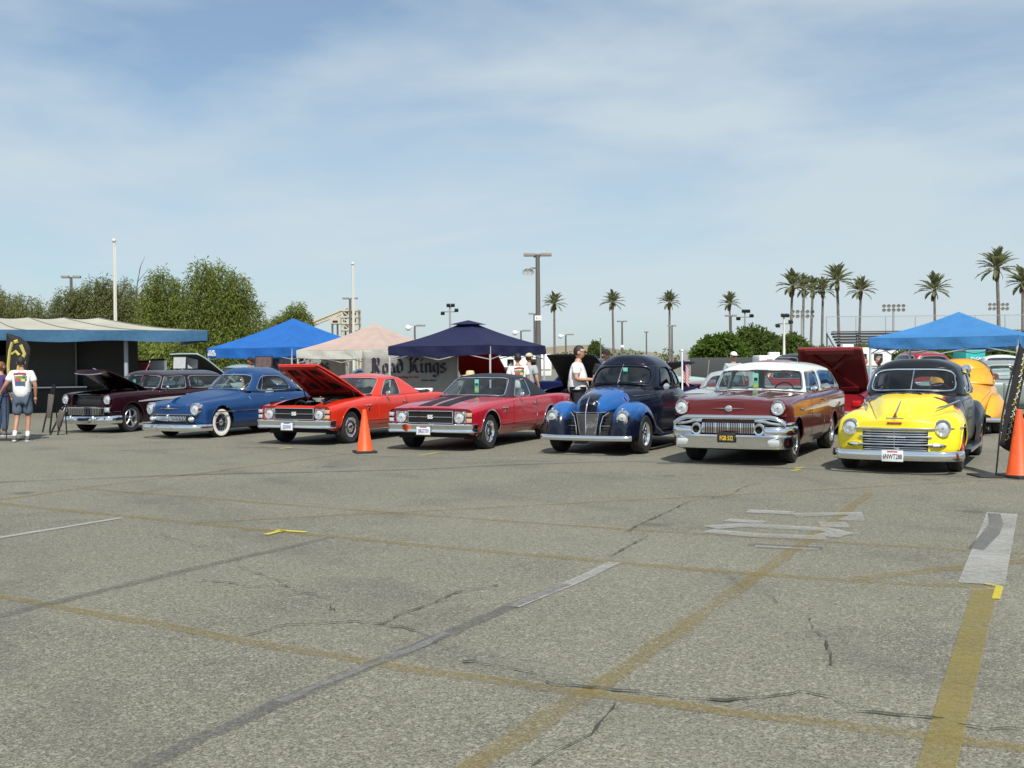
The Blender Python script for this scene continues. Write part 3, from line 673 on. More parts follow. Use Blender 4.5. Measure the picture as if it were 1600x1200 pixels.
    if hood_open:
        h = ob['hood']; piv = Vector((0, .86, .96)); h.matrix_local = Matrix.Translation(piv) @ Matrix.Rotation(R(-30), 4, 'X') @ Matrix.Translation(-piv)
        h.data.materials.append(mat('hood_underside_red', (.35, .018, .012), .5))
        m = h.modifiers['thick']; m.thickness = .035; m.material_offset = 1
        # inner frame of the hood (ribs and openings)
        Um = mat('hood_underside_red'); ub = MB()
        P = lambda x, y: Vector((x, y, float(np.interp(y, [-.74, 0, .85], [.785, .895, .955]))-.05-.02*abs(x)))
        for a, c, w in (((-.46, -.66), (.46, -.66), .13), ((-.6, .6), (.6, .6), .10), ((-.42, -.66), (-.62, .6), .11), ((.42, -.66), (.62, .6), .11), ((-.1, -.6), (-.1, .6), .09), ((.1, -.6), (.1, .6), .09), ((-.1, -.25), (-.5, .15), .08), ((.1, -.25), (.5, .15), .08), ((-.5, -.2), (-.1, -.05), .08), ((.5, -.2), (.1, -.05), .08)):
            ub.bar(P(*a), P(*c), w, .03)
        ub.build('hood_frame', Um, h, smooth=False)
        hd = MB()
        for x, y in ((-.28, .3), (.28, .3), (-.28, -.42), (.28, -.42), (0, -.3), (0, .2)): hd.sphere(P(x, y)+Vector((0, 0, .02)), (.13, .16, .012), 14, 6)
        hd.build('frame_hole', matblack, h)
        for s in (-1, 1): strip(root, [(s*.66, .55, .90), (s*.63, .40, 1.15)], .012, black, 'hood_hinge')
        b = MB(); b.box((0, .1, .45), (1.3, 1.5, .06)); b.box((0, .84, .7), (1.42, .03, .44)); b.box((-.68, .1, .65), (.03, 1.5, .4)); b.box((.68, .1, .65), (.03, 1.5, .4)); b.build('engine_bay', matblack, root, smooth=False)
        b = MB(); b.box((0, -.56, .70), (1.0, .22, .14), bev=.02); b.build('radiator_cover', satin, root)
        b = MB(); b.box((0, -.42, .74), (.8, .05, .06), bev=.01); b.build('radiator_top', steel, root)
        engine(root, .80, .22)
    return root
orange = paint('orange_red_paint', (.62, .028, .008)); red = paint('red_paint', (.40, .004, .020))
navyvinyl = mat('black_vinyl_roof', (.014, .017, .026), .55, bump=.25, bscale=220)
pickup('bright red pickup car with black hood stripes and black vinyl roof', (-1.2, 20.4, 0), R(24.5), red, navyvinyl, stripe.m, False, '38G7759', (platew, plateblue, 0, .305, .155, redlens), 'slot', chrome, red)
pickup('orange-red pickup car with its hood raised over the engine', (-4.02, 22.07, 0), R(25), orange, orange, orange, True, '2J25050', (platew, plateblue, 0, .305, .155, plateblue), 'disc', orange, orange)
# ------------------------------------------------------------------ the yellow and black coupe
q = NT('yellow_to_black_flame_paint'); X = q.xyz(); lick = q.noise(3.2, 2, dist=1.2)
fl = q.math('SUBTRACT', X[1], q.math('ADD', q.math('MULTIPLY', lick, .95), q.math('SUBTRACT', .18, q.math('MULTIPLY', q.math('SUBTRACT', X[2], .95), .25))))
c = q.mix(q.rng(fl, -.035, -.02), (.80, .64, .012), (.45, .035, .02)); c = q.mix(q.rng(fl, .012, .03), c, (.006, .008, .012))
q.set(color=c, rough=.26, coat=.4, spec=.35); flameY = q.m
gloss_black = paint('gloss_black_paint', (.006, .008, .012), .24)
yellow = paint('yellow_paint', (.80, .64, .012), .28)
redp = mat('red_wheel_paint', (.45, .012, .01), .35, coat=.6)
def plymouth():
    root = empty('coupe_car', (5.68, 15.75, 0), -R(28), 'yellow fronted coupe fading through flames to black, chrome bar grille', 'car'); root.scale = (.93, 1, 1)
    st = [(-.60, [(.64, .22, .10), (.79, .31, .11), (.83, .50, .13), (.79, .66, .14), (.65, .735, .10), (.44, .74, .02), (.28, .742, -.02), (.16, .752, -.05), (0, .765, -.06)]),
          (-.48, [(.70, .22, .04), (.85, .32, .05), (.885, .52, .06), (.845, .70, .06), (.68, .795, .04), (.47, .775, 0), (.31, .765, 0), (.19, .82, -.02), (0, .85, -.03)]),
          (-.28, [(.72, .22), (.87, .34), (.905, .53), (.875, .73), (.71, .835), (.51, .815), (.37, .80), (.23, .88), (0, .915)]),
          (.05, [(.72, .22), (.88, .34), (.915, .54), (.885, .75), (.73, .855), (.57, .85), (.46, .86), (.29, .97), (0, 1.01)]),
          (.5, [(.74, .22), (.87, .34), (.90, .54), (.87, .73), (.77, .845), (.66, .875), (.58, .92), (.37, 1.045), (0, 1.08)]),
          (.90, [(.72, .22), (.82, .34), (.845, .54), (.835, .72), (.795, .86), (.75, .95), (.69, 1.02), (.44, 1.085), (0, 1.115)]),
          (1.3, [(.72, .22), (.81, .34), (.84, .54), (.84, .72), (.82, .88), (.79, .98), (.74, 1.045), (.5, 1.07), (0, 1.08)]),
          (2.2, [(.72, .22), (.81, .34), (.845, .54), (.845, .72), (.825, .88), (.79, .98), (.73, 1.05), (.5, 1.07), (0, 1.08)]),
          (3.0, [(.70, .25), (.78, .36), (.80, .54), (.79, .72), (.77, .86), (.73, .96), (.66, 1.02), (.45, 1.06), (0, 1.08)]),
          (3.8, [(.60, .30), (.68, .38), (.70, .54), (.68, .70), (.64, .80), (.58, .88), (.5, .92), (.3, .95), (0, .96)]),
          (4.12, [(.5, .38), (.55, .42), (.56, .5), (.54, .58), (.5, .64), (.45, .68), (.38, .7), (.2, .72), (0, .73)])]
    G = loftgrid(st, 110, 6); WH = [(0, .33, .365), (2.97, .34, .36)]
    def key(c, k):
        if k > 6 and -.56 < c[1] < .86: return 'hood'
        if k > 6.2 and .95 < c[1] < 3.1: return None
        if k < 5 and 1.0 < c[1] < 2.15 and c[2] > .32: return 'door|%d' % (c[0] > 0)
        return 'body'
    shell(root, G, key, {'body': flameY, 'hood': flameY, 'door': gloss_black}, WH, m=6, lipmat=flameY); wells(root, WH, .5, .84); underbody(root, -.5, 3.9, .68, .22)
    fr = G[0]; fz = [p[2] for p in fr]
    # front face with rounded corners
    A = []
    for x, y, z in fr:
        xs_ = np.linspace(-1, 1, 25); ym = -.70; A.append([(x*u, y+(ym-y)*(1-abs(u)**2.6), z) for u in xs_])
    MB().grid(A).build('front_panel', yellow, root)
    def fy(x, z=.5): 
        i = int(np.argmin(abs(np.array(fz)-z))); xe, ye = fr[i][0], fr[i][1]; u = min(1, abs(x)/xe); return ye+(-.70-ye)*(1-u**2.6)
    b = MB(); b.grid([[(x, fy(x, z)-.006, z) for x in np.linspace(-.47, .47, 15)] for z in np.linspace(.325, .60, 6)]); g = b.build('grille', matblack, root)
    for z, xw, r in ((.632, .60, .017), (.592, .46, .009), (.558, .46, .012), (.522, .53, .018), (.482, .46, .009), (.448, .46, .012), (.408, .60, .017), (.368, .46, .009), (.338, .46, .011)):
        MB().tube([(x, fy(x, z)-.018, z) for x in np.linspace(-xw, xw, 21)], [r*(.4+.6*min(1, (xw-abs(x))*14)) for x in np.linspace(-xw, xw, 21)], 8).build('grille_bar', chrome, g)
    MB().lathe([(0, -.02), (.03, -.015), (.042, 0), (.042, .02)], (.04, fy(0)-.03, .338), 'Y', 16).build('grille_badge', steel, root)
    b = MB(); b.tube([(0, fy(0)-.02, z) for z in (.33, .64)], .011, 6); b.build('grille_divider', chrome, g)
    for s in (-1, 1):
        hy = fy(.665, .64); headlight(root, (s*.665, hy-.03, .645), .095, .026, .06, yaw=s*R(10))
        b = MB(); P = [(s*x, fy(x, .40)-.02, .402) for x in np.linspace(.50, .72, 8)]; b.tube(P, [.012, .03, .034, .034, .034, .03, .018, .006], 8); b.build('parking_lamp', chrome, root)
        b = MB(); b.tube([(s*x, fy(x, .40)-.036, .402) for x in np.linspace(.54, .63, 5)], .023, 8); b.build('parking_lens', lens, root)
        b = MB(); P = [(s*.76, fy(.76, .62)-.004, .632)]+[(s*onside(G, y, .64), y, .64) for y in np.linspace(-.36, .0, 6)]; b.tube(P, .013, 6); b.build('fender_trim', chrome, root)
        P = [(s*float(np.interp(y, [-.1, .5, .9, 2.0], [.50, .625, .735, .80])), y, float(np.interp(y, [-.1, .5, .9, 2.0], [.895, .925, .975, 1.0]))) for y in np.linspace(-.05, 1.95, 16)]
        strip(root, P, [.004]+[.014]*13+[.01, .004], chrome)
    # hood ornament, badge
    b = MB(); b.tube([(0, -.60, .80), (0, -.4, .90), (0, -.1, 1.0)], [.012, .014, .006], 8); b.build('hood_spear', steel, root)
    b = MB(); b.add([(-.035, -.672, .79), (.035, -.672, .79), (0, -.60, .87), (0, -.69, .80)], [(0, 3, 2), (3, 1, 2), (0, 1, 3)]); b.build('hood_ornament', mat('copper_red', (.35, .07, .04), .3, .6), root)
    strip(root, [(x, -.69+abs(x)*.12, .778) for x in np.linspace(-.13, .13, 7)], .011, chrome, 'nose_trim')
    MB().box((0, -.708, .712), (.21, .012, .026), bev=.004).build('name_badge', redlens, root); text('badge_text', 'PLYMOUTH', .024, chrome, root, (0, -.715, .712), ext=.001, sx=1.2)
    bumper(root, [(0, -.83, .265), (.45, -.815, .265), (.78, -.73, .265), (.90, -.58, .265), (.925, -.42, .265)], arcsec(.14, .035), chrome)
    plate(root, (.0, -.885, .265), '6NWT288', platew, plateblk, band=redlens, frame=None)
    belt = [(0, .90, 1.112), (.40, .95, 1.10), (.67, 1.10, 1.07), (.76, 1.26, 1.055), (.785, 2.05, 1.055), (.75, 2.85, 1.055), (.56, 3.15, 1.06), (.3, 3.25, 1.06), (0, 3.28, 1.06)]
    roof = [(0, 1.30, 1.47), (.38, 1.33, 1.468), (.60, 1.43, 1.455), (.665, 1.60, 1.455), (.68, 2.05, 1.465), (.59, 2.5, 1.43), (.45, 2.72, 1.40), (.25, 2.8, 1.40), (0, 2.82, 1.40)]
    House(belt, roof, .035).build(root, [('windshield', -1.93, 1.93, .06, .93, 4.5, glass), ('side_window', 3.12, 4.0, .06, .88, 4.5, glass), ('quarter_window', 4.2, 4.9, .1, .84, 3.5, glass), ('rear_window', 7.1, 8.9, .25, .8, 3, glass)], 1.61, gloss_black, gloss_black, chrome, roofpow=3.3, trim_r=.013)
    strip(root, [(0, .895, 1.125), (0, 1.09, 1.29), (0, 1.29, 1.455)], .010, chrome, 'windshield_divider')
    interior(root, 1.12, [1.75], .4, .55, .72, 1.02, vinyl, redp)
    for s in (-1, 1):
        fst = [(2.35, [(.74, .62), (.80, .64), (.85, .56), (.86, .44), (.83, .27)]), (2.6, [(.74, .84), (.83, .83), (.91, .72), (.925, .52), (.90, .29)]), (2.97, [(.74, .92), (.84, .90), (.935, .77), (.95, .54), (.92, .30)]), (3.4, [(.70, .86), (.80, .84), (.90, .70), (.92, .5), (.89, .31)]), (3.8, [(.64, .70), (.70, .68), (.77, .58), (.78, .46), (.76, .34)]), (4.0, [(.60, .5), (.63, .49), (.66, .46), (.665, .42), (.65, .37)])]
        F = loftgrid(fst, 50, 6)*np.array([s, 1, 1]); shell(root, F, lambda c, k: 'rear_fender', gloss_black, [WH[1]], m=6, mirror=False, gap=0, lipmat=gloss_black)
        b = MB(); b.box((s*.86, 1.45, .265), (.20, 2.0, .05), bev=.015); rbm = b.build('running_board', gloss_black, root); MB().box((s*.965, 1.45, .262), (.012, 1.98, .03)).build('board_trim', chrome, rbm, smooth=False)
        strip(root, [(s*onside(G, 2.0, .93, .0), 2.0, .93), (s*onside(G, 2.0, .93, .035), 2.03, .93), (s*onside(G, 2.0, .93, .035), 2.11, .925)], .011, chrome, 'door_handle')
        wiper(root, (s*.08, .90, 1.13), (s*.42, .965, 1.125))
    b = MB(); b.lathe([(0, -.075), (.05, -.06), (.075, -.02), (.08, .02), (.06, .06), (0, .075)], (.80, 1.30, 1.44), 'Y', 20); b.tube([(.74, 1.40, 1.36), (.79, 1.34, 1.40)], .012, 6); b.build('spotlight', chrome, root)
    wheels4(root, 1.56, 0, 2.97, .33, .34, .19, style='disc', rr=.19, rimmat=redp, hub=chrome); endcap(root, G[-1], gloss_black, 'tail_panel', bulge=-.05)
    return root
plymouth()

# ------------------------------------------------------------------ the dark blue coupe with pale blue flames
q = NT('midnight_blue_flame_paint'); X = q.xyz(); lick = q.noise(3.6, 2, dist=1.5)
fl = q.math('SUBTRACT', X[1], q.math('ADD', q.math('MULTIPLY', lick, 1.3), -.42)); up = q.math('ADD', X[2], q.math('MULTIPLY', lick, .22))
blue = q.math('MULTIPLY', q.rng(fl, -.03, .0, 1, 0), q.rng(up, .70, .90)); hoodtop = q.math('MULTIPLY', q.math('LESS_THAN', q.math('ABSOLUTE', X[0]), .16), q.math('LESS_THAN', X[1], -.30))
blue = q.math('MULTIPLY', blue, q.math('SUBTRACT', 1, hoodtop)); edge = q.math('MULTIPLY', q.math('MULTIPLY', q.rng(fl, -.06, -.03), q.rng(fl, .0, .03, 1, 0)), q.rng(up, .70, .90))
c = q.mix(blue, (.004, .006, .018), (.014, .095, .31)); c = q.mix(q.math('MULTIPLY', edge, .7), c, (.14, .13, .42)); q.set(color=c, rough=.24, coat=.45, metal=.0, spec=.35); flameB = q.m
midnight = paint('midnight_blue_paint', (.004, .006, .017), .22)
def ford(name, label, pos, yaw, pm, pm2, detail=True, rims='torque', seatm=None):
    root = empty(name, pos, -yaw, label, 'car')
    st = [(-.60, [(.17, .30, .10), (.20, .42, .08), (.21, .58, .06), (.20, .70, .04), (.16, .80, .03), (.09, .875, .01), (0, .90, 0)]),
          (-.50, [(.23, .28, .05), (.27, .40, .05), (.285, .56, .04), (.275, .72, .03), (.22, .88, .01), (.13, .955, 0), (0, .985, 0)]),
          (-.30, [(.29, .28), (.33, .40), (.35, .57), (.34, .75), (.285, .93), (.17, 1.02), (0, 1.05)]),
          (.05, [(.36, .28), (.40, .40), (.42, .60), (.41, .80), (.35, .98), (.22, 1.075), (0, 1.11)]),
          (.5, [(.5, .28), (.54, .40), (.56, .62), (.55, .86), (.48, 1.03), (.30, 1.125), (0, 1.16)]),
          (.85, [(.62, .27), (.67, .40), (.69, .64), (.68, .90), (.61, 1.06), (.38, 1.15), (0, 1.185)]),
          (1.25, [(.68, .26), (.73, .40), (.755, .66), (.745, .92), (.68, 1.08), (.45, 1.12), (0, 1.13)]),
          (2.1, [(.69, .26), (.75, .40), (.78, .66), (.77, .92), (.70, 1.09), (.45, 1.12), (0, 1.12)]),
          (2.8, [(.64, .28), (.69, .40), (.72, .66), (.70, .90), (.62, 1.05), (.40, 1.14), (0, 1.17)]),
          (3.4, [(.52, .32), (.57, .42), (.6, .62), (.58, .80), (.50, .92), (.32, 1.0), (0, 1.03)]),
          (3.75, [(.40, .38), (.44, .45), (.46, .55), (.44, .66), (.38, .73), (.24, .78), (0, .80)])]
    G = loftgrid(st, 110, 7); WH = [(0, .34, .385), (2.845, .36, .38)]
    def key(c, k):
        if -.56 < c[1] < .80 and k > 3: return 'hood'
        if k > 4.4 and .98 < c[1] < 2.75: return None
        if 1.0 < c[1] < 2.05 and k < 4 and c[2] > .32: return 'door|%d' % (c[0] > 0)
        if 2.95 < c[1] and k > 3.6: return 'deck_lid'
        return 'body'
    shell(root, G, key, {'body': pm2, 'hood': pm, 'door': pm2, 'deck_lid': pm2}, [(2.845, .36, .38)]); endcap(root, G[-1], pm2, 'tail_panel', bulge=-.05); endcap(root, G[0], pm, 'nose_panel', bulge=.02)
    wells(root, WH, .45, .80); underbody(root, -.4, 3.5, .5, .24)
    for s in (-1, 1):
        fs = [(-.69, [(.50, .25), (.52, .40), (.56, .47), (.60, .48), (.64, .47), (.68, .40), (.69, .25)]), (-.665, [(.43, .25), (.46, .46), (.52, .555), (.60, .58), (.67, .555), (.725, .46), (.73, .25)]),
              (-.60, [(.38, .26), (.41, .49), (.48, .65), (.60, .70), (.70, .655), (.775, .50), (.78, .26)]), (-.47, [(.35, .30), (.37, .52), (.45, .755), (.595, .81), (.73, .76), (.825, .56), (.835, .32)]),
              (-.25, [(.34, .28), (.36, .58), (.46, .84), (.62, .89), (.77, .845), (.87, .62), (.88, .34)]), (0, [(.38, .28), (.40, .6), (.5, .86), (.65, .905), (.79, .86), (.885, .64), (.89, .36)]),
              (.3, [(.46, .28), (.48, .58), (.56, .81), (.68, .85), (.80, .79), (.88, .58), (.89, .34)]), (.6, [(.58, .27), (.60, .45), (.64, .6), (.72, .62), (.80, .56), (.87, .42), (.88, .30)]), (.9, [(.66, .26), (.67, .3), (.7, .34), (.75, .35), (.8, .34), (.87, .32), (.88, .28)])]
        F = loftgrid(fs, 70, 6)*np.array([s, 1, 1]); MB().add(list(F[0]), [tuple(range(len(F[0])))]).build('fender_tip', pm, root); shell(root, F, lambda c, k: 'front_fender', pm, [WH[0]], m=6, mirror=False, gap=0, lipmat=pm)
        rs = [(2.1, [(.70, .42), (.78, .44), (.84, .40), (.86, .34), (.86, .28)]), (2.35, [(.72, .72), (.80, .71), (.88, .60), (.90, .46), (.89, .30)]), (2.75, [(.70, .93), (.80, .90), (.90, .75), (.925, .55), (.91, .32)]), (3.1, [(.66, .90), (.76, .87), (.87, .72), (.90, .53), (.89, .33)]), (3.5, [(.58, .72), (.66, .70), (.76, .59), (.79, .46), (.78, .34)]), (3.78, [(.52, .48), (.56, .47), (.62, .44), (.64, .41), (.64, .37)])]
        F = loftgrid(rs, 60, 6)*np.array([s, 1, 1]); shell(root, F, lambda c, k: 'rear_fender', pm2, [WH[1]], m=6, mirror=False, gap=0, lipmat=pm2)
        b = MB(); b.box((s*.81, 1.45, .285), (.17, 1.5, .05), bev=.015); b.build('running_board', pm2, root)
        # catwalk with side grille
        b = MB(); b.add([(s*.17, -.53, .30), (s*.42, -.50, .30), (s*.40, -.42, .74), (s*.16, -.50, .74)], [(0, 1, 2, 3)]); cw = b.build('side_grille', matblack, root, smooth=False)
        if detail:
            b = MB(); b.tube([(s*.215, -.575, .31), (s*.225, -.575, .50), (s*.27, -.555, .66), (s*.36, -.50, .73)], .010, 6); b.tube([(s*.225, -.57, .315), (s*.42, -.53, .325)], .009, 6); b.build('grille_frame', chrome, cw)
            for i, z in enumerate((.38, .44, .50, .56, .62, .67)): MB().tube([(s*.235, -.56, z), (s*.41, -.52, z)], .004 if i != 2 else .008, 6).build('grille_bar', chrome if i == 2 else satin, cw)
            headlight(root, (s*.645, -.635, .645), .092, .022, .07, oval=1.12, yaw=s*R(6), tilt=R(6))
            b = MB(); b.sphere((s*.645, -.60, .785), (.035, .06, .026), 12, 8); b.build('parking_lamp', chrome, root)
            strip(root, [(s*onside(G, y, .99, .004), y, .99+.02*(y-.4)) for y in np.linspace(.35, 1.95, 14)], .005, chrome)
            strip(root, [(s*.74, 1.92, .94), (s*.81, 1.95, .94), (s*.81, 2.03, .935)], .010, chrome, 'door_handle')
        else: headlight(root, (s*.645, -.635, .645), .09, oval=1.12)
    if detail:
        b = MB(); b.add([(-.20, -.58, .70), (0, -.665, .72), (.20, -.58, .70), (-.14, -.58, .30), (0, -.65, .30), (.14, -.58, .30)], [(0, 3, 4, 1), (1, 4, 5, 2)]); g = b.build('grille', mat('grille_shade', (.09, .09, .095), .4, .8), root, smooth=False)
        for i in range(20):
            z = .305+.0205*i; w = .145+.055*(z-.3)/.4; MB().tube([(-w, -.588, z), (0, -.675, z), (w, -.588, z)], .0062, 5).build('grille_bar', steel, g)
        b = MB(); b.tube([(0, -.68, .30), (0, -.69, .72), (0, -.625, .86), (0, -.60, .90), (0, -.52, .985)], [.008, .01, .012, .012, .005], 8); b.build('nose_strip', chrome, root)
        for s in (-1, 1): strip(root, [(s*.14, -.60, .30), (s*.205, -.60, .71)], .008, chrome, 'grille_edge')
        strip(root, [(-.30, -.50, .735), (-.2, -.585, .725), (0, -.672, .735), (.2, -.585, .725), (.30, -.50, .735)], .007, chrome, 'grille_cap')
    bumper(root, [(0, -.83, .305), (.5, -.805, .305), (.74, -.745, .305), (.82, -.69, .305)], arcsec(.095, .04), chrome); 
    b = MB(); b.box((0, 3.95, .36), (1.7, .06, .1), bev=.025); b.build('rear_bumper', chrome, root)
    belt = [(0, .90, 1.188), (.35, .94, 1.175), (.58, 1.06, 1.125), (.67, 1.2, 1.09), (.70, 1.95, 1.09), (.665, 2.55, 1.11), (.5, 2.85, 1.14), (.28, 2.95, 1.15), (0, 2.98, 1.16)]
    roof = [(0, 1.22, 1.555), (.31, 1.25, 1.55), (.49, 1.36, 1.54), (.55, 1.5, 1.54), (.57, 1.95, 1.55), (.52, 2.3, 1.515), (.38, 2.5, 1.49), (.2, 2.58, 1.49), (0, 2.6, 1.49)]
    House(belt, roof, .045).build(root, [('windshield', -1.9, 1.9, .07, .90, 4.5, dkglass), ('side_window', 3.1, 4.02, .08, .88, 4, dkglass), ('quarter_window', 4.2, 4.95, .12, .84, 3, dkglass), ('rear_window', 7.2, 8.8, .3, .8, 3, dkglass)], 1.735, pm2, pm2, pm2, roofpow=3.1, trim_r=.012)
    if detail: strip(root, [(0, .885, 1.2), (0, 1.04, 1.375), (0, 1.205, 1.545)], .009, chrome, 'windshield_divider')
    interior(root, 1.1, [1.7], .4, .6, .66, 1.08, seatm or vinyl)
    if detail:
        for s in (-1, 1): wiper(root, (s*.08+(.12), .93, 1.215), (s*.08+(.12)+.30*(1 if s > 0 else -1), .99, 1.225))
        b = MB(); b.tube([(.73, 1.2, 1.02), (.83, 1.18, 1.10)], .008, 6); b.lathe([(0, -.012), (.055, -.008), (.062, .008), (.04, .03), (0, .035)], (.84, 1.18, 1.14), 'Y', 20); b.build('side_mirror', chrome, root)
    wheels4(root, 1.50, 0, 2.845, .34, .36, .20, style=rims, rr=.20)
    return root
ford('coupe_car', 'dark blue rounded coupe with pale blue flames on hood and fenders', (1.56, 19.14, 0), R(26), flameB, midnight)
# ------------------------------------------------------------------ the two wagons
def wagon_body(root, zs, pm, roofm, pillm, hoodm, WH, wb, glassm=glass, lip=None, trimm=None):
    Z = lambda P: [(x, z*zs) for x, z in P]
    st = [(-.70, Z([(.80, .38), (.90, .46), (.925, .62), (.925, .78), (.90, .92), (.80, .985), (.52, .968), (.50, .968), (0, .978)])),
          (-.60, Z([(.81, .32), (.92, .43), (.942, .62), (.942, .79), (.92, .94), (.825, 1.01), (.54, 1.0), (.52, 1.0), (0, 1.02)])),
          (-.35, Z([(.82, .27), (.935, .41), (.955, .62), (.955, .81), (.935, .96), (.85, 1.03), (.58, 1.03), (.56, 1.03), (0, 1.06)])),
          (0, Z([(.82, .25), (.94, .40), (.96, .62), (.96, .82), (.945, .97), (.87, 1.037), (.64, 1.045), (.62, 1.046), (0, 1.088)])),
          (.8, Z([(.82, .23), (.945, .40), (.965, .63), (.965, .84), (.945, .98), (.89, 1.04), (.73, 1.07), (.71, 1.072), (0, 1.118)])),
          (1.1, Z([(.82, .23), (.945, .40), (.965, .63), (.965, .84), (.945, .98), (.895, 1.04), (.82, 1.06), (.8, 1.06), (0, 1.08)])),
          (2.5, Z([(.82, .23), (.945, .40), (.965, .63), (.965, .85), (.945, .985), (.895, 1.045), (.82, 1.06), (.8, 1.06), (0, 1.07)])),
          (3.6, Z([(.82, .26), (.94, .42), (.96, .65), (.96, .86), (.94, 1.0), (.89, 1.06), (.82, 1.065), (.8, 1.065), (0, 1.07)])),
          (4.45, Z([(.8, .36), (.9, .46), (.92, .66), (.92, .85), (.9, .98), (.86, 1.03), (.8, 1.04), (.78, 1.04), (0, 1.04)]))]
    G = loftgrid(st, 120, 6)
    def key(c, k):
        if k > 6 and -.66 < c[1] < .80: return 'hood'
        if k > 5.8 and 1.0 < c[1] < 4.3: return None
        if k < 5 and 1.05 < c[1] < 2.15 and c[2] > .33: return 'door|%d' % (c[0] > 0)
        return 'body'
    ob = shell(root, G, key, {'body': pm, 'hood': hoodm, 'door': pm}, WH, m=6, lipmat=lip or pm); wells(root, WH, .55, .90); underbody(root, -.55, 4.3, .72, .22); endcap(root, G[-1], pm, 'tailgate', dy=-.01)
    B = lambda P: [(x, y, z*zs) for x, y, z in P]
    belt = B([(0, .90, 1.118), (.42, .93, 1.108), (.72, 1.03, 1.085), (.84, 1.22, 1.06), (.873, 2.15, 1.06), (.875, 3.2, 1.065), (.862, 4.1, 1.065), (.76, 4.3, 1.055), (0, 4.36, 1.055)])
    roof = B([(0, 1.20, 1.47), (.42, 1.23, 1.465), (.66, 1.33, 1.45), (.72, 1.47, 1.45), (.74, 2.2, 1.465), (.73, 3.0, 1.46), (.70, 3.75, 1.44), (.60, 3.88, 1.43), (0, 3.92, 1.44)])
    House(belt, roof, .02).build(root, [('windshield', -2.45, 2.45, .05, .92, 7, glassm), ('side_window', 2.85, 3.98, .05, .88, 8, glassm, .0), ('quarter_window', 4.16, 5.92, .05, .88, 8, glassm), ('rear_window', 7.1, 8.9, .1, .88, 8, glassm)], 1.575*zs, pillm, roofm, trimm or chrome, roofpow=2.6, trim_r=.012)
    interior(root, 1.15, [1.8, 2.9], .4, .55, .8, 1.02*zs, vinyl)
    return G, ob
maroon = paint('maroon_paint', (.105, .007, .010), .22); darkmaroon = paint('dark_maroon_paint', (.020, .0025, .005), .2); ivory = paint('ivory_paint', (.74, .76, .72), .35)
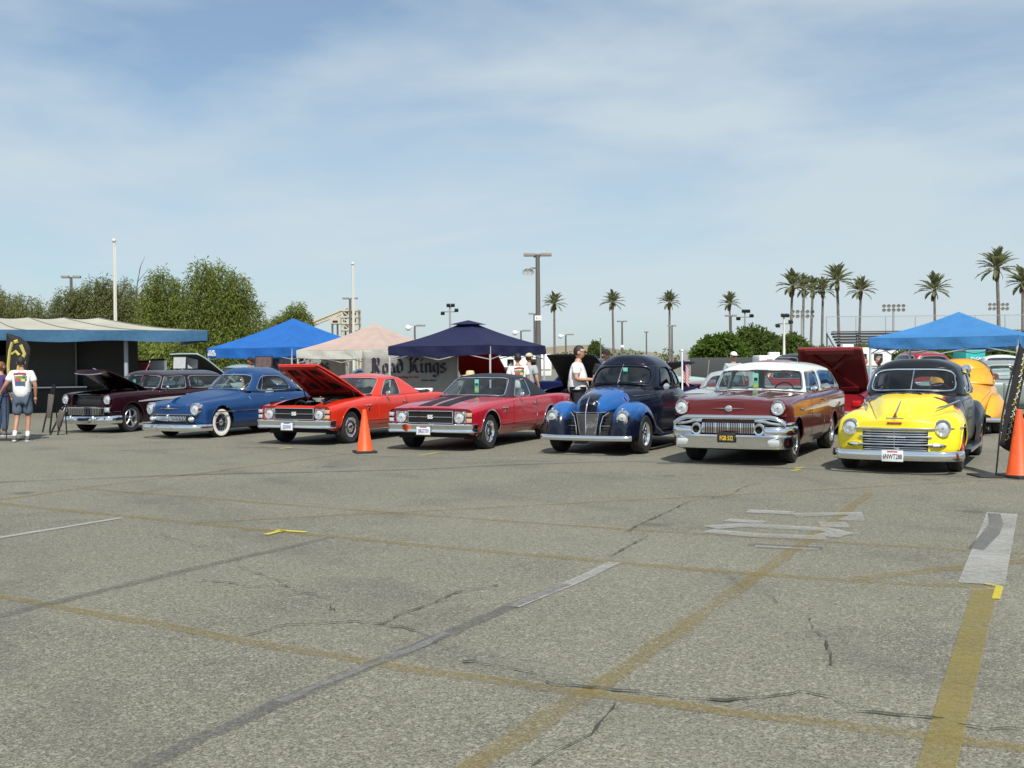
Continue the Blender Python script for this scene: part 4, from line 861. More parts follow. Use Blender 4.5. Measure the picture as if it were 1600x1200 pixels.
def pontiac():
    root = empty('wagon_car', (3.66, 17.25, 0), -R(26.5), 'maroon two door wagon with white roof and wide chrome grille', 'car'); root.scale = (.935, 1, 1); WH = [(0, .34, .385), (3.1, .34, .36)]
    G, ob = wagon_body(root, 1.0, maroon, ivory, ivory, maroon, WH, 3.1)
    # front: painted nose band above, chrome mouth below
    A = [[(p[0]*u, p[1]-.06*(1-u*u)+(.05 if p[2] < .74 else 0), p[2]) for u in np.linspace(-1, 1, 21)] for p in G[0]]
    MB().grid(A).build('nose_panel', maroon, root)
    fy = lambda x: -.76+.06*(x/.92)**2
    for s in (-1, 1):
        b = MB(); b.lathe([(.135, .10), (.133, -.02), (.118, -.055), (.112, -.05)], (s*.80, -.70, .885), 'Y', 28); b.build('headlight_pod', maroon, root)
        headlight(root, (s*.80, -.745, .885), .098, .018, .03)
    b = MB(); b.sphere((0, fy(0)-.012, .872), (.062, .022, .05), 16, 10); b.build('nose_emblem', chrome, root)
    b = MB(); b.tube([(x, fy(x)-.014, .872) for x in np.linspace(-.26, .26, 15)], [.002+.011*(1-abs(x)/.26) for x in np.linspace(-.26, .26, 15)], 6); b.build('emblem_wings', chrome, root)
    mouth = MB(); mouth.grid([[(x, -.70+.03*abs(x), z) for x in np.linspace(-.88, .88, 9)] for z in (.40, .74)]); g = mouth.build('grille', matblack, root)
    # upper lip
    b = MB(); P = [(x, fy(x)-.05, .735-.11*max(0, (abs(x)-.66)/.28)**2) for x in np.linspace(-.93, .93, 33)]; b.add(*sweep(P, [(.02, -.035), (.045, 0), (.03, .035), (-.05, .045), (-.06, -.03)])); b.build('grille_lip', chrome, root, ang=60)
    for i in range(29):
        x = -.42+.03*i; w = MB(); w.box((x, fy(x)-.055, .575), (.013 if i % 7 else .028, .03, .155), bev=.004); w.build('grille_bar', chrome, g)
    for s in (-1, 1):
        b = MB(); b.lathe([(.050, .0), (.058, -.012), (.080, -.015), (.098, .01), (.10, .06), (.085, .16)], (s*.52, -.86, .555), 'Y', 28); pod = b.build('bumper_pod', chrome, root); MB().lathe([(0, .03), (.055, .028), (.056, -.004)], (s*.52, -.86, .555), 'Y', 20).build('pod_insert', matblack, pod)
        b = MB(); P = [(s*x, y, z) for x, y, z in ((.44, -.80, .685), (.56, -.805, .685), (.68, -.80, .655), (.82, -.76, .635), (.95, -.64, .632), (.985, -.45, .63))]; b.tube(P, .026, 8); b.build('bumper_wing', chrome, root)
        b = MB(); b.add(*sweep([(s*x, y, .53) for x, y in ((.60, -.80), (.78, -.79), (.92, -.71), (.985, -.55), (.99, -.36))][::s], [(0, -.09), (.04, -.06), (.05, 0), (.03, .06), (0, .075), (-.05, .07), (-.05, -.09)])); b.build('bumper_end', chrome, root, ang=60)
        b = MB(); b.box((s*.74, -.845, .365), (.22, .03, .10), bev=.025); b.build('turn_lamp', lens, root)
    bumper(root, [(0, -.86, .365), (.55, -.85, .365), (.84, -.77, .365), (.95, -.62, .365), (.965, -.42, .365)], [(-.02, -.115), (.015, -.10), (.03, -.03), (.025, .05), (.045, .085), (.03, .11), (-.05, .11), (-.06, -.1)], chrome)
    plate(root, (.0, -.91, .435), 'FGB 532', plateblk, plateyel, frame=None)
    sil = mat('spear_white', (.62, .62, .58), .35)
    for s in (-1, 1):
        pts = [(y, float(np.interp(y, [.35, 1.2, 2.4, 2.7, 3.1, 4.3], [.795, .80, .805, .77, .745, .76])), float(np.interp(y, [.35, 1.2, 2.4, 2.7, 3.1, 4.3], [.81, .845, .87, .90, .905, .90]))) for y in np.linspace(.35, 4.3, 34)]
        b = MB(); b.grid(ribbon(G, pts, side=s)); sp_ = b.build('side_spear', sil, root)
        for j in (1, 2): MB().tube([(s*onside(G, p[0], p[j], .008), p[0], p[j]) for p in pts], .008, 6).build('spear_edge', chrome, sp_)
        MB().box((s*(onside(G, 3.2, .8)+.012), 3.35, .80), (.02, .42, .075), bev=.02).build('spear_ornament', chrome, sp_)
        strip(root, [(s*onside(G, 2.05, .93, .0), 2.0, .93), (s*onside(G, 2.05, .93, .03), 2.03, .93), (s*onside(G, 2.05, .93, .03), 2.11, .925)], .011, chrome, 'door_handle')
        MB().box((s*(onside(G, .25, .84)+.006), .25, .83), (.014, .26, .03), bev=.006).build('fender_badge', chrome, root)
        wiper(root, (s*.12, .90, 1.135), (s*.5, .955, 1.125)); strip(root, [(s*.30, -.55, 1.027), (s*.34, .0, 1.078), (s*.38, .5, 1.10)], [.004, .010, .004], chrome, 'hood_strip')
    mirror(root, (.91, 1.22, 1.05), 1); strip(root, [(-.86, .75, 1.05), (-.84, .90, 1.62)], .004, chrome, 'antenna')
    wheels4(root, 1.58, 0, 3.1, .34, .34, .21, style='disc', rr=.20, rimmat=chrome, hub=steel)
    b = MB(); b.box((0, 4.52, .5), (1.84, .12, .2), bev=.04); b.build('rear_bumper', chrome, root)
pontiac()
def nomad():
    zs = .935; root = empty('wagon_car', (-9.85, 26.3, 0), -R(24), 'dark maroon wagon with raised hood and low chrome bumper beside the food stand', 'car'); root.scale = (.84, .92, 1); WH = [(0, .34, .39), (2.92, .34, .37)]
    G, ob = wagon_body(root, zs, darkmaroon, darkmaroon, darkmaroon, darkmaroon, WH, 2.92)
    A = [[(p[0]*u, p[1]-.04*(1-u*u)+.03, p[2]) for u in np.linspace(-1, 1, 21)] for p in G[0]]; lo = [r for r in A if r[0][2] < .66]; MB().grid(lo).build('nose_panel', darkmaroon, root); hi = [r for r in A if r[0][2] > .64]; MB().grid([r[:5] for r in hi]).build('nose_cheek', darkmaroon, root); MB().grid([r[-5:] for r in hi]).build('nose_cheek', darkmaroon, root)
    fy = lambda x: -.74+.05*(x/.92)**2
    for s in (-1, 1):
        b = MB(); b.lathe([(.135, .14), (.132, -.03), (.118, -.05), (.112, -.045)], (s*.78, -.68, .80), 'Y', 28); b.build('headlight_pod', darkmaroon, root); headlight(root, (s*.78, -.72, .80), .098, .02, .03)
        b = MB(); b.box((s*.80, -.735, .56), (.20, .05, .13), bev=.02); pl = b.build('parking_lamp', chrome, root); MB().box((s*.80, -.765, .56), (.15, .014, .085), bev=.006).build('lens', lens, pl)
        b = MB(); b.grid([[(s*onside(G, y, z, .01), y, z) for z in (zl, zl+w)] for y, zl, w in ((.2, .725, .02), (.6, .735, .045), (1.2, .75, .06), (2.0, .765, .065), (2.6, .70, .06))]); b.build('side_trim', mat('silver_trim', (.6, .6, .6), .35, .4), root)
        for z in (.44, .475, .51): strip(root, [(s*onside(G, y, z, .006), y, z) for y in (-.66, -.55, -.43)], .008, chrome, 'fender_louvre')
        strip(root, [(s*(onside(G, 2.05, .86)+.03), 2.0, .86), (s*(onside(G, 2.05, .86)+.03), 2.12, .86)], .012, chrome, 'door_handle')
        b = MB(); b.sphere((s*.42, -.885, .33), (.07, .06, .10), 14, 10); b.build('bumper_guard', chrome, root)
    g = MB().grid([[(x, fy(x)-.004, z) for x in np.linspace(-.68, .68, 11)] for z in (.43, .60)]).build('grille', matblack, root)
    for i in range(8): MB().tube([(x, fy(x)-.02, .445+.021*i) for x in np.linspace(-.68, .68, 13)], .006, 6).build('grille_bar', chrome, g)
    for i in range(15): MB().tube([(-.64+.0915*i, fy(-.64+.0915*i)-.014, z) for z in (.44, .60)], .005, 5).build('grille_bar', chrome, g)
    strip(root, [(x, fy(x)-.03, .61) for x in np.linspace(-.72, .72, 15)], .016, chrome, 'grille_frame')
    bumper(root, [(0, -.84, .31), (.5, -.83, .31), (.82, -.76, .32), (.95, -.60, .33), (.97, -.42, .33)], arcsec(.19, .045), chrome)
    h = ob['hood']; piv = Vector((0, .82, 1.0)); h.matrix_local = Matrix.Translation(piv) @ Matrix.Rotation(R(-23), 4, 'X') @ Matrix.Translation(-piv); h.modifiers['thick'].thickness = .03
    MB().grid([[(x, -.66-.03*t-.02*(1-(x/.5)**2), .915+.0*x-.14*t*(1-.3*(x/.5)**2)) for x in np.linspace(-.5, .5, 11)] for t in (0, .5, 1)]).build('hood_nose', darkmaroon, h); strip(h, [(x, -.69-.02*(1-(x/.5)**2), .775+.04*(x/.5)**2) for x in np.linspace(-.5, .5, 9)], .012, chrome, 'hood_lip'); b = MB(); b.sphere((0, -.45, .985), (.02, .16, .025), 10, 8); b.build('hood_ornament', chrome, h)
    b = MB(); b.box((0, .1, .45), (1.3, 1.4, .06)); b.box((0, .80, .7), (1.42, .03, .4)); b.box((-.66, .1, .65), (.03, 1.4, .4)); b.box((.66, .1, .65), (.03, 1.4, .4)); b.build('engine_bay', matblack, root, smooth=False)
    engine(root, .80, .25, chrome); b = MB(); b.box((0, -.58, .76), (.9, .08, .24), bev=.02); b.build('radiator', satin, root)
    for s in (-1, 1): strip(root, [(s*.60, .6, .97), (s*.56, .35, 1.2)], .012, chrome, 'hood_hinge')
    mirror(root, (.90, 1.3, .97), 1); wheels4(root, 1.58, 0, 2.92, .34, .34, .21, style='torque', rr=.215, rimmat=steel)
nomad()

# ------------------------------------------------------------------ the satin blue low coupe
mblue = paint('satin_blue_paint', (.0004, .036, .135), .33, coat=.35, metal=.0)
def merc():
    root = empty('custom_car', (-7.12, 24.2, 0), -R(27), 'low satin blue coupe with whitewall tyres and toothed chrome grille', 'car'); root.scale = (.87, .95, 1)
    st = [(-.74, [(.72, .22, .20), (.85, .30, .20), (.89, .44, .19), (.875, .60, .17), (.80, .705, .13), (.56, .69, .02), (.36, .70, -.01), (0, .73, -.04)]),
          (-.62, [(.76, .21, .10), (.89, .30, .10), (.925, .46, .10), (.91, .64, .09), (.83, .75, .06), (.60, .735, 0), (.40, .75, -.01), (0, .82, -.02)]),
          (-.42, [(.78, .20), (.915, .31), (.95, .48), (.94, .67), (.85, .785), (.63, .775), (.44, .81), (0, .90)]),
          (0, [(.80, .19), (.93, .31), (.967, .50), (.957, .70), (.87, .815), (.68, .825), (.50, .885), (0, .985)]),
          (.6, [(.80, .19), (.935, .31), (.97, .51), (.96, .72), (.88, .84), (.74, .875), (.56, .945), (0, 1.025)]),
          (.95, [(.80, .19), (.935, .31), (.97, .52), (.955, .73), (.88, .86), (.79, .93), (.62, .99), (0, 1.042)]),
          (1.3, [(.80, .19), (.935, .31), (.968, .52), (.95, .74), (.88, .87), (.81, .94), (.7, .985), (0, 1.0)]),
          (2.3, [(.80, .19), (.935, .31), (.968, .52), (.95, .74), (.89, .87), (.82, .94), (.7, .985), (0, 1.0)]),
          (3.2, [(.80, .2), (.93, .31), (.965, .52), (.95, .73), (.88, .86), (.78, .93), (.65, .98), (0, 1.02)]),
          (4.1, [(.70, .26), (.82, .34), (.85, .52), (.83, .68), (.76, .78), (.66, .83), (.5, .86), (0, .89)]), (4.45, [(.6, .34), (.70, .40), (.72, .5), (.70, .58), (.64, .64), (.55, .67), (.4, .69), (0, .71)])]
    G = loftgrid(st, 120, 7); WH = [(0, .33, .385), (3.0, .20, .30)]
    def key(c, k):
        if k > 5.6 and -.70 < c[1] < .88: return 'hood'
        if k > 5.2 and 1.0 < c[1] < 3.2: return None
        if k < 4.3 and 1.0 < c[1] < 2.25 and c[2] > .30: return 'door|%d' % (c[0] > 0)
        return 'body'
    shell(root, G, key, {'body': mblue, 'hood': mblue, 'door': mblue}, WH, lipmat=mblue); wells(root, WH, .55, .9); underbody(root, -.5, 4.2, .72, .17); endcap(root, G[-1], mblue, 'tail_panel', bulge=-.06)
    fr = G[0]; fz = np.array([p[2] for p in fr]); A = []
    for x, y, z in fr: A.append([(x*u, y+(-.80-y)*(1-abs(u)**2.6), z) for u in np.linspace(-1, 1, 25)])
    MB().grid(A).build('front_panel', mblue, root)
    def fy(x, z):
        i = int(np.argmin(abs(fz-z))); u = min(1, abs(x)/fr[i][0]); return fr[i][1]+(-.80-fr[i][1])*(1-u**2.6)
    g = MB(); A = []
    for z in np.linspace(.335, .52, 7):
        w = .72*(1-abs((z-.428)/.095)**4*.25); A.append([(x, fy(x, z)-.006, z) for x in np.linspace(-w, w, 17)])
    g = g.grid(A).build('grille', matblack, root)
    for i in range(25):
        x = -.50+.0417*i; b = MB(); b.tube([(x, fy(x, .42)-.018, .375), (x, fy(x, .42)-.045, .43), (x, fy(x, .42)-.018, .485)], .014, 6); b.build('grille_tooth', chrome, g)
    b = MB(); b.sphere((0, fy(0, .43)-.05, .455), (.045, .04, .085), 14, 10); b.build('grille_centre', chrome, g)
    strip(root, [(x, fy(x, .52)-.012, .525) for x in np.linspace(-.66, .66, 19)], .012, chrome, 'grille_lip')
    for s in (-1, 1):
        b = MB(); b.sphere((s*.64, fy(.64, .42)-.02, .425), (.105, .06, .07), 18, 10); pl = b.build('parking_pod', chrome, root); MB().sphere((s*.64, fy(.64, .42)-.066, .425), (.065, .02, .042), 14, 8).build('lens', lens, pl)
        headlight(root, (s*.745, fy(.745, .64)-.05, .645), .098, .026, .10, yaw=s*R(8), oval=1.08)
        strip(root, [(s*onside(G, y, .57, .006), y, .57) for y in np.linspace(-.28, 1.9, 20)], .011, chrome)
        strip(root, [(s*onside(G, 2.1, .80, .02), 2.08, .80), (s*onside(G, 2.1, .80, .02), 2.2, .80)], .012, chrome, 'door_handle')
    b = MB(); b.tube([(x, fy(x, .69)-.015, .655) for x in np.linspace(-.30, .30, 13)], [.004+.012*(1-abs(x)/.3) for x in np.linspace(-.3, .3, 13)], 6); b.sphere((0, fy(0, .69)-.02, .69), (.05, .04, .05), 12, 8); b.build('nose_emblem', chrome, root)
    b = MB(); b.tube([(0, -.70, .80), (0, -.62, .85), (0, -.45, .90)], [.02, .022, .006], 8); b.build('hood_ornament', mblue, root)
    bumper(root, [(0, -.93, .245), (.5, -.915, .245), (.82, -.83, .245), (.96, -.66, .245), (.98, -.40, .245)], arcsec(.15, .05), chrome)
    b = MB()
    for s in (-1, 1): b.box((s*.24, -.985, .26), (.035, .05, .12), bev=.015)
    b.box((0, -.985, .30), (.5, .03, .03), bev=.01); b.build('bumper_guard', chrome, root)
    belt = [(0, .92, 1.042), (.42, .97, 1.028), (.68, 1.12, .995), (.78, 1.3, .98), (.81, 2.1, .978), (.77, 2.9, .985), (.58, 3.3, 1.0), (.3, 3.42, 1.0), (0, 3.45, 1.01)]
    roof = [(0, 1.40, 1.40), (.37, 1.43, 1.395), (.56, 1.55, 1.38), (.62, 1.7, 1.38), (.64, 2.1, 1.39), (.60, 2.5, 1.365), (.45, 2.75, 1.345), (.24, 2.84, 1.345), (0, 2.86, 1.345)]
    House(belt, roof, .03).build(root, [('windshield', -1.95, 1.95, .05, .92, 5, glass), ('side_window', 3.05, 4.7, .05, .88, 5, glass), ('rear_window', 7, 9, .25, .8, 3, glass)], 1.535, mblue, mblue, chrome, roofpow=2.6, trim_r=.009)
    strip(root, [(0, .915, 1.05), (0, 1.16, 1.225), (0, 1.395, 1.40)], .009, chrome, 'windshield_divider'); strip(root, [(.79, 1.55, .99), (.645, 1.75, 1.36)], .008, chrome, 'vent_divider')
    interior(root, 1.15, [1.8, 2.7], .4, .5, .72, .96, mat('cream_seat', (.42, .40, .36), .6), white)
    wheels4(root, 1.62, 0, 3.0, .33, .33, .19, style='fins', rr=.195, wall=mat('whitewall_rubber', (.72, .71, .66), .6))
merc()
# ------------------------------------------------------------------ vegetation
def leafmat(name, c1, c2, dry=(.16, .13, .06), dryamt=.15):
    q = NT(name); g = q.n('ShaderNodeNewGeometry'); r = g.outputs['Random Per Island']; n = q.noise(.5, 4)
    c = q.mix(r, c1, c2); c = q.mix(q.rng(n, .35, .7, 0, .6), c, tuple(x*.6 for x in c1)); c = q.mix(q.math('MULTIPLY', q.math('GREATER_THAN', r, 1-dryamt), .7), c, dry)
    q.set(color=c, rough=.6, spec=.25); tr = q.n('ShaderNodeBsdfTranslucent'); q.l(c, tr.inputs[0]); ms = q.n('ShaderNodeMixShader', {0: .55, 1: q.b.outputs[0], 2: tr.outputs[0]}); q.l(ms.outputs[0], q.out.inputs[0]); return q.m
pepper = leafmat('pepper_leaves', (.17, .225, .045), (.35, .40, .10)); pepper2 = leafmat('pale_pepper_leaves', (.18, .21, .075), (.33, .35, .13), dryamt=.2)
ficus = leafmat('dark_green_leaves', (.10, .15, .035), (.21, .27, .07), dryamt=.06); bright = leafmat('bright_green_leaves', (.085, .15, .02), (.18, .27, .05), dryamt=.02)
bark = mat('bark', (.10, .08, .06), .9, var=.3, bump=.6, bscale=14); palmtrunk = mat('palm_trunk', (.15, .13, .11), .9, var=.3, vscale=3, bump=.7, bscale=10)
def quads(P, D, N, L_, W_):     # leaf quads: centre P, length dir D, normal-ish side N
    A = P-N*W_*.5; B = P+D*L_*.5+N*0; C_ = P+N*W_*.5+D*L_*.05; E_ = P+D*L_
    V = np.stack([P, P+D*L_*.5-N*W_*.5, P+D*L_, P+D*L_*.5+N*W_*.5], 1).reshape(-1, 3); F = np.arange(len(V)).reshape(-1, 4); return V, F
def unit(v): return v/np.maximum(np.linalg.norm(v, axis=-1, keepdims=True), 1e-9)
def npmesh(name, V, F, m, parent):
    me = bpy.data.meshes.new(name); k = F.shape[1]; me.vertices.add(len(V)); me.vertices.foreach_set('co', V.astype(np.float32).ravel()); me.loops.add(F.size); me.loops.foreach_set('vertex_index', F.astype(np.int32).ravel())
    me.polygons.add(len(F)); me.polygons.foreach_set('loop_start', np.arange(0, F.size, k, dtype=np.int32)); me.update(calc_edges=True); me.materials.append(m); return link(bpy.data.objects.new(name, me), parent)
def crown(lobes, n, leaf, lw, droop, rng, steps=8, strand=1.2):
    w = np.array([l[3]*l[4]*l[5] for l in lobes])**.67; w /= w.sum(); pick = rng.choice(len(lobes), n, p=w); Lb = np.array(lobes)[pick]
    d = unit(rng.normal(size=(n, 3))); r = rng.uniform(.25, 1, (n, 1))**.45*(1+.13*rng.normal(size=(n, 1))); P0 = Lb[:, :3]+d*r*Lb[:, 3:6]
    Vs = []; out = unit(d*np.array([1, 1, .5])+rng.normal(size=(n, 3))*.5); ln = strand*rng.uniform(.4, 1.3, (n, 1))
    for i in range(steps):
        t = (i+rng.uniform(0, 1, (n, 1)))/steps; p = P0+out*ln*t*(1-droop*.8*t)*(.6 if droop > .9 else 1)+np.array([0, 0, -1])*ln*droop*t**1.5; p += rng.normal(size=(n, 3))*.07
        D = unit(out*(1-droop*t)+np.array([0, 0, -1.])*droop*(.3+t)+rng.normal(size=(n, 3))*.55); N = unit(np.cross(D, rng.normal(size=(n, 3)))); V, F = quads(p, D, N, leaf*rng.uniform(.6, 1.3, (n, 1)), lw); Vs.append(V)
    V = np.concatenate(Vs); V[:, 2] = np.maximum(V[:, 2], .3); return V, np.arange(len(V)).reshape(-1, 4)
def tree(name, label, base, lobes, m, n, leaf, lw, droop, seed, group=None, strand=1.2, trunk_r=.28, steps=8, cat='tree'):
    """lobes in world metres relative to base"""
    rng = np.random.default_rng(seed); root = empty(name, base, 0, label, cat, group); V, F = crown(lobes, n, leaf, lw, droop, rng, steps, strand); npmesh('crown', V, F, m, root)
    b = MB(); top = max(l[2] for l in lobes)
    b.tube([(0, 0, -.1), (.1, .05, top*.22), (-.05, 0, top*.42)], [trunk_r*1.3, trunk_r, trunk_r*.8], 9)
    for l in lobes:
        mid = Vector((l[0]*.45, l[1]*.45, top*.42+.35*(l[2]-top*.42))); b.tube([tuple(p) for p in catmull([(-.05, 0, top*.38), mid, (l[0], l[1], l[2]), (l[0]*1.1+.2, l[1], l[2]+l[5]*.6)], 9)], [trunk_r*.7*(1-.1*i) for i in range(9)], 6)
    b.build('trunk', bark, root); return root
def pxtree(name, label, cx, Z, lobes_px, m, n, leaf=.3, lw=.1, droop=.8, seed=1, **k):
    k0 = Z/FPX; base = at(cx, 570, Z); base.z = 0; L_ = []
    for x, y, rx, ry in lobes_px:
        p = at(x, y, Z); L_.append((p.x-base.x, random.uniform(-.4, .4)*rx*k0, p.z, rx*k0, rx*k0*.9, ry*k0))
    return tree(name, label, base, L_, m, n, leaf, lw, droop, seed, **k)
pxtree('pepper_tree', 'largest feathery pepper tree behind the blue canopy tent', 305, 62, [(255, 450, 20, 34), (238, 470, 16, 30), (318, 428, 17, 24), (343, 438, 20, 28), (372, 448, 17, 24), (286, 456, 10, 20), (296, 486, 22, 24), (350, 474, 26, 26), (388, 486, 15, 28), (246, 506, 20, 30), (312, 520, 34, 32), (370, 522, 28, 30), (410, 520, 11, 20)], pepper, 3700, .26, .055, 1.0, 11, strand=2.4, steps=13)
pxtree('pepper_tree', 'mid sized pale pepper tree behind the flagpole and food stand roof', 165, 78, [(150, 452, 16, 18), (166, 446, 12, 14), (192, 452, 15, 16), (108, 466, 18, 18), (124, 474, 16, 22), (214, 478, 14, 22), (90, 482, 10, 14), (175, 482, 30, 22), (130, 498, 30, 22), (215, 505, 18, 22)], pepper2, 3000, .30, .06, 1.0, 12, strand=2.0, steps=9)
pxtree('pepper_tree', 'low grey green pepper tree at the far left edge', 40, 92, [(12, 475, 20, 20), (45, 478, 26, 18), (-20, 470, 25, 30), (30, 500, 50, 20)], pepper2, 1700, .34, .07, 1.0, 13, strand=1.8)
pxtree('pepper_tree', 'small pepper tree peeking over the blue canopy by the tower', 458, 74, [(463, 487, 13, 13), (450, 500, 16, 16), (475, 502, 13, 16), (432, 512, 20, 18), (412, 528, 22, 22)], pepper, 1700, .28, .06, 1.0, 14, strand=1.5)
pxtree('shade_tree', 'bright green round tree left of the tall palm group', 1120, 105, [(1112, 541, 14, 12), (1134, 537, 13, 12), (1100, 552, 12, 9), (1122, 552, 20, 10), (1148, 550, 14, 10)], bright, 2000, .42, .20, .35, 15, strand=1.0)
pxtree('shade_tree', 'dark green tall tree behind the bright round one', 1175, 112, [(1170, 524, 9, 10), (1186, 530, 13, 12), (1158, 540, 14, 12), (1206, 541, 12, 12), (1180, 550, 22, 12)], ficus, 2000, .42, .20, .35, 16, strand=1.0)
pxtree('shade_tree', 'brownish green tree under the palm cluster', 1225, 108, [(1216, 545, 12, 10), (1238, 536, 12, 11), (1256, 549, 12, 8), (1232, 554, 20, 8)], ficus, 1600, .42, .18, .5, 17, strand=1.2)
pxtree('shrub', 'low bush between palm cluster and bleachers', 1290, 102, [(1285, 553, 20, 7), (1270, 556, 22, 7), (1300, 557, 18, 6)], bright, 900, .4, .18, .3, 18, cat='shrub', trunk_r=.12, strand=.8)
pxtree('shrub', 'bush in front of the bleachers beside the white motorhome', 1345, 96, [(1345, 553, 16, 5), (1362, 554, 16, 5)], bright, 700, .4, .18, .3, 19, cat='shrub', trunk_r=.12, strand=.8)
pxtree('hedge_tree', 'rounded green hedge seen under the right blue canopy', 1445, 70, [(1430, 556, 18, 9), (1452, 554, 16, 10), (1468, 560, 12, 9), (1425, 578, 18, 14), (1450, 578, 22, 16), (1468, 580, 12, 14)], bright, 2200, .34, .16, .3, 20, strand=.7, trunk_r=.12)
pxtree('hedge_tree', 'green hedge right of the teal portable toilet', 1560, 72, [(1545, 554, 16, 8), (1570, 554, 20, 8), (1598, 556, 18, 9), (1545, 577, 18, 14), (1570, 577, 22, 15), (1600, 578, 20, 14)], bright, 2200, .34, .16, .3, 21, strand=.7, trunk_r=.12)
pxtree('cypress_tree', 'small dark conical tree on the horizon beside the thin palm', 931, 190, [(931, 552, 8, 12), (931, 545, 5, 9), (932, 558, 10, 8)], ficus, 900, .5, .2, .2, 22, strand=.8, trunk_r=.2)
pxtree('shade_tree', 'green tree showing between stand post and picture boards', 250, 56, [(232, 556, 24, 14), (262, 556, 24, 16), (285, 560, 20, 14)], pepper, 1100, .3, .10, .7, 23, strand=1.0)

def frond_mesh(seed, L_=3.0, n=26):
    rng = random.Random(seed); V = []; F = []; e = rng.uniform(.35, .6); curve = lambda t: Vector((L_*t*(1-.12*t), 0, L_*(e*t-(.34+e*.25)*t*t)*.72))
    for i in range(10):
        a, b = curve(i/10), curve((i+1)/10); w = .05*(1-i/11); o = len(V); V += [a+Vector((0, -w, 0)), a+Vector((0, w, 0)), b+Vector((0, w*.9, 0)), b+Vector((0, -w*.9, 0))]; F.append((o, o+1, o+2, o+3))
    for i in range(n):
        t = .16+.84*i/n; p = curve(t); tg = (curve(min(1, t+.03))-curve(t-.03)).normalized(); ll = .62*math.sin(math.pi*min(1, .25+.72*t))*rng.uniform(.85, 1.1)
        for s in (-1, 1):
            d = (tg*.75+Vector((0, s*.62, .18+rng.uniform(-.1, .12)))).normalized(); w = tg*.075; o = len(V); V += [p-w, p+w, p+d*ll*.6+w*.9, p+d*ll, p+d*ll*.6-w*.7]; F.append((o, o+1, o+2, o+3, o+4))
    me = bpy.data.meshes.new('frond'); me.from_pydata(V, [], F); return me
fr_green = leafmat('palm_fronds', (.23, .245, .12), (.36, .37, .20), dryamt=.0); fr_dry = leafmat('dry_palm_fronds', (.20, .14, .07), (.27, .20, .11), dryamt=0)
FR = [frond_mesh(i) for i in range(4)]; FD = [frond_mesh(20+i) for i in range(2)]
for me in FR: me.materials.append(fr_green)
for me in FD: me.materials.append(fr_dry)
def palm(label, px, py, Z, rad, seed, lean=0):
    rng = random.Random(seed); p = at(px, py, Z); H = p.z; base = Vector((p.x+lean, Z, 0)); root = empty('palm_tree', base, 0, label, 'palm tree', 'date palms beyond the parking lot')
    b = MB(); k = 14; P = [(-lean*(i/k)**1.3, 0, H*i/k) for i in range(k+1)]; b.tube(P, [(.36 if i == 0 else .27-.05*i/k)*(1+.05*(i % 2)) for i in range(k)]+[.34], 10); b.build('trunk', palmtrunk, root)
    b = MB(); b.lathe([(.24, -1.5), (.34, -.8), (.44, -.15), (.30, .25), (0, .4)], (-lean, 0, H), n=10); b.build('crown_shaft', mat('palm_boot', (.14, .10, .06), .9, bump=.6, bscale=6), root)
    for i in range(44):
        dry = i < 5; o = bpy.data.objects.new('frond', rng.choice(FD if dry else FR)); link(o, root); o.location = (-lean, 0, H+.1); t = (i-5)/39
        el = R(rng.uniform(70, 86)) if dry else R(34-112*t**.8+rng.uniform(-8, 8)); s = rad/2.35*rng.uniform(.85, 1.08)*(.55 if dry else 1); o.rotation_euler = (0, el, rng.uniform(0, 6.283) if dry else i*2.4+rng.uniform(-.2, .2)); o.scale = (s, s, s)
    return root
for lb, px, py, r, ln in (('palm just right of the tall floodlight pole', 866, 476, 19, 0), ('palm right of the man in white shirt', 957, 474, 19, .2), ('lone palm above the dark blue coupe roof', 1046, 474, 19, 0), ('palm rising behind the bright green round tree', 1140, 476, 18, .2),
    ('leftmost tall palm of the cluster of five', 1238, 449, 26, -.4), ('second palm from left in the cluster of five', 1256, 452, 22, -.3), ('third palm from left in the cluster of five', 1270, 455, 21, -.5), ('fourth palm from left in the cluster of five', 1286, 455, 21, -.3), ('tallest palm of the cluster beside the bleachers', 1308, 441, 27, .4),
    ('palm standing in front of the bleachers', 1345, 456, 23, -.4), ('palm behind the peak of the right blue canopy', 1460, 455, 27, .2), ('tallest palm near the right edge', 1558, 421, 31, .4), ('palm cut by the right edge of the view', 1598, 444, 27, 0)):
    H = 15.; hor = 566.5-.0077*(px-800); Z = FPX*(H-1.6)/(hor-py); palm(lb, px, py, Z, r*Z/FPX, int(px), ln)
# dead twig tree above the stand
b = MB(); Z = 80; rng = random.Random(4)
def twig(p, d, l, r, dep):
    P = [Vector(p)]
    for i in range(4): d = (d+Vector((rng.uniform(-.25, .25), rng.uniform(-.2, .2), rng.uniform(-.05, .2)))).normalized(); P.append(P[-1]+d*l/4)
    b.tube(P, [r, r*.85, r*.7, r*.55, r*.35], 5)
    if dep:
        for q_ in P[1:]: twig(q_, (d+Vector((rng.uniform(-1.2, 1.2), rng.uniform(-.5, .5), rng.uniform(-.2, .6)))).normalized(), l*.5, r*.5, dep-1)
p0 = at(214, 470, Z); twig((0, 0, 0), Vector((0, 0, 1)), p0.z, .09, 0); twig((.1, 0, p0.z-.5), Vector((0, 0, 1)), 2.6, .05, 1); twig((0, 0, p0.z+.9), Vector((.1, 0, 1)), 2.0, .035, 0)
o = b.build('bare_tree', bark); o.location = (p0.x, Z, 0); tag(o, 'bare leafless twig rising above the trees by the flagpole', 'tree')
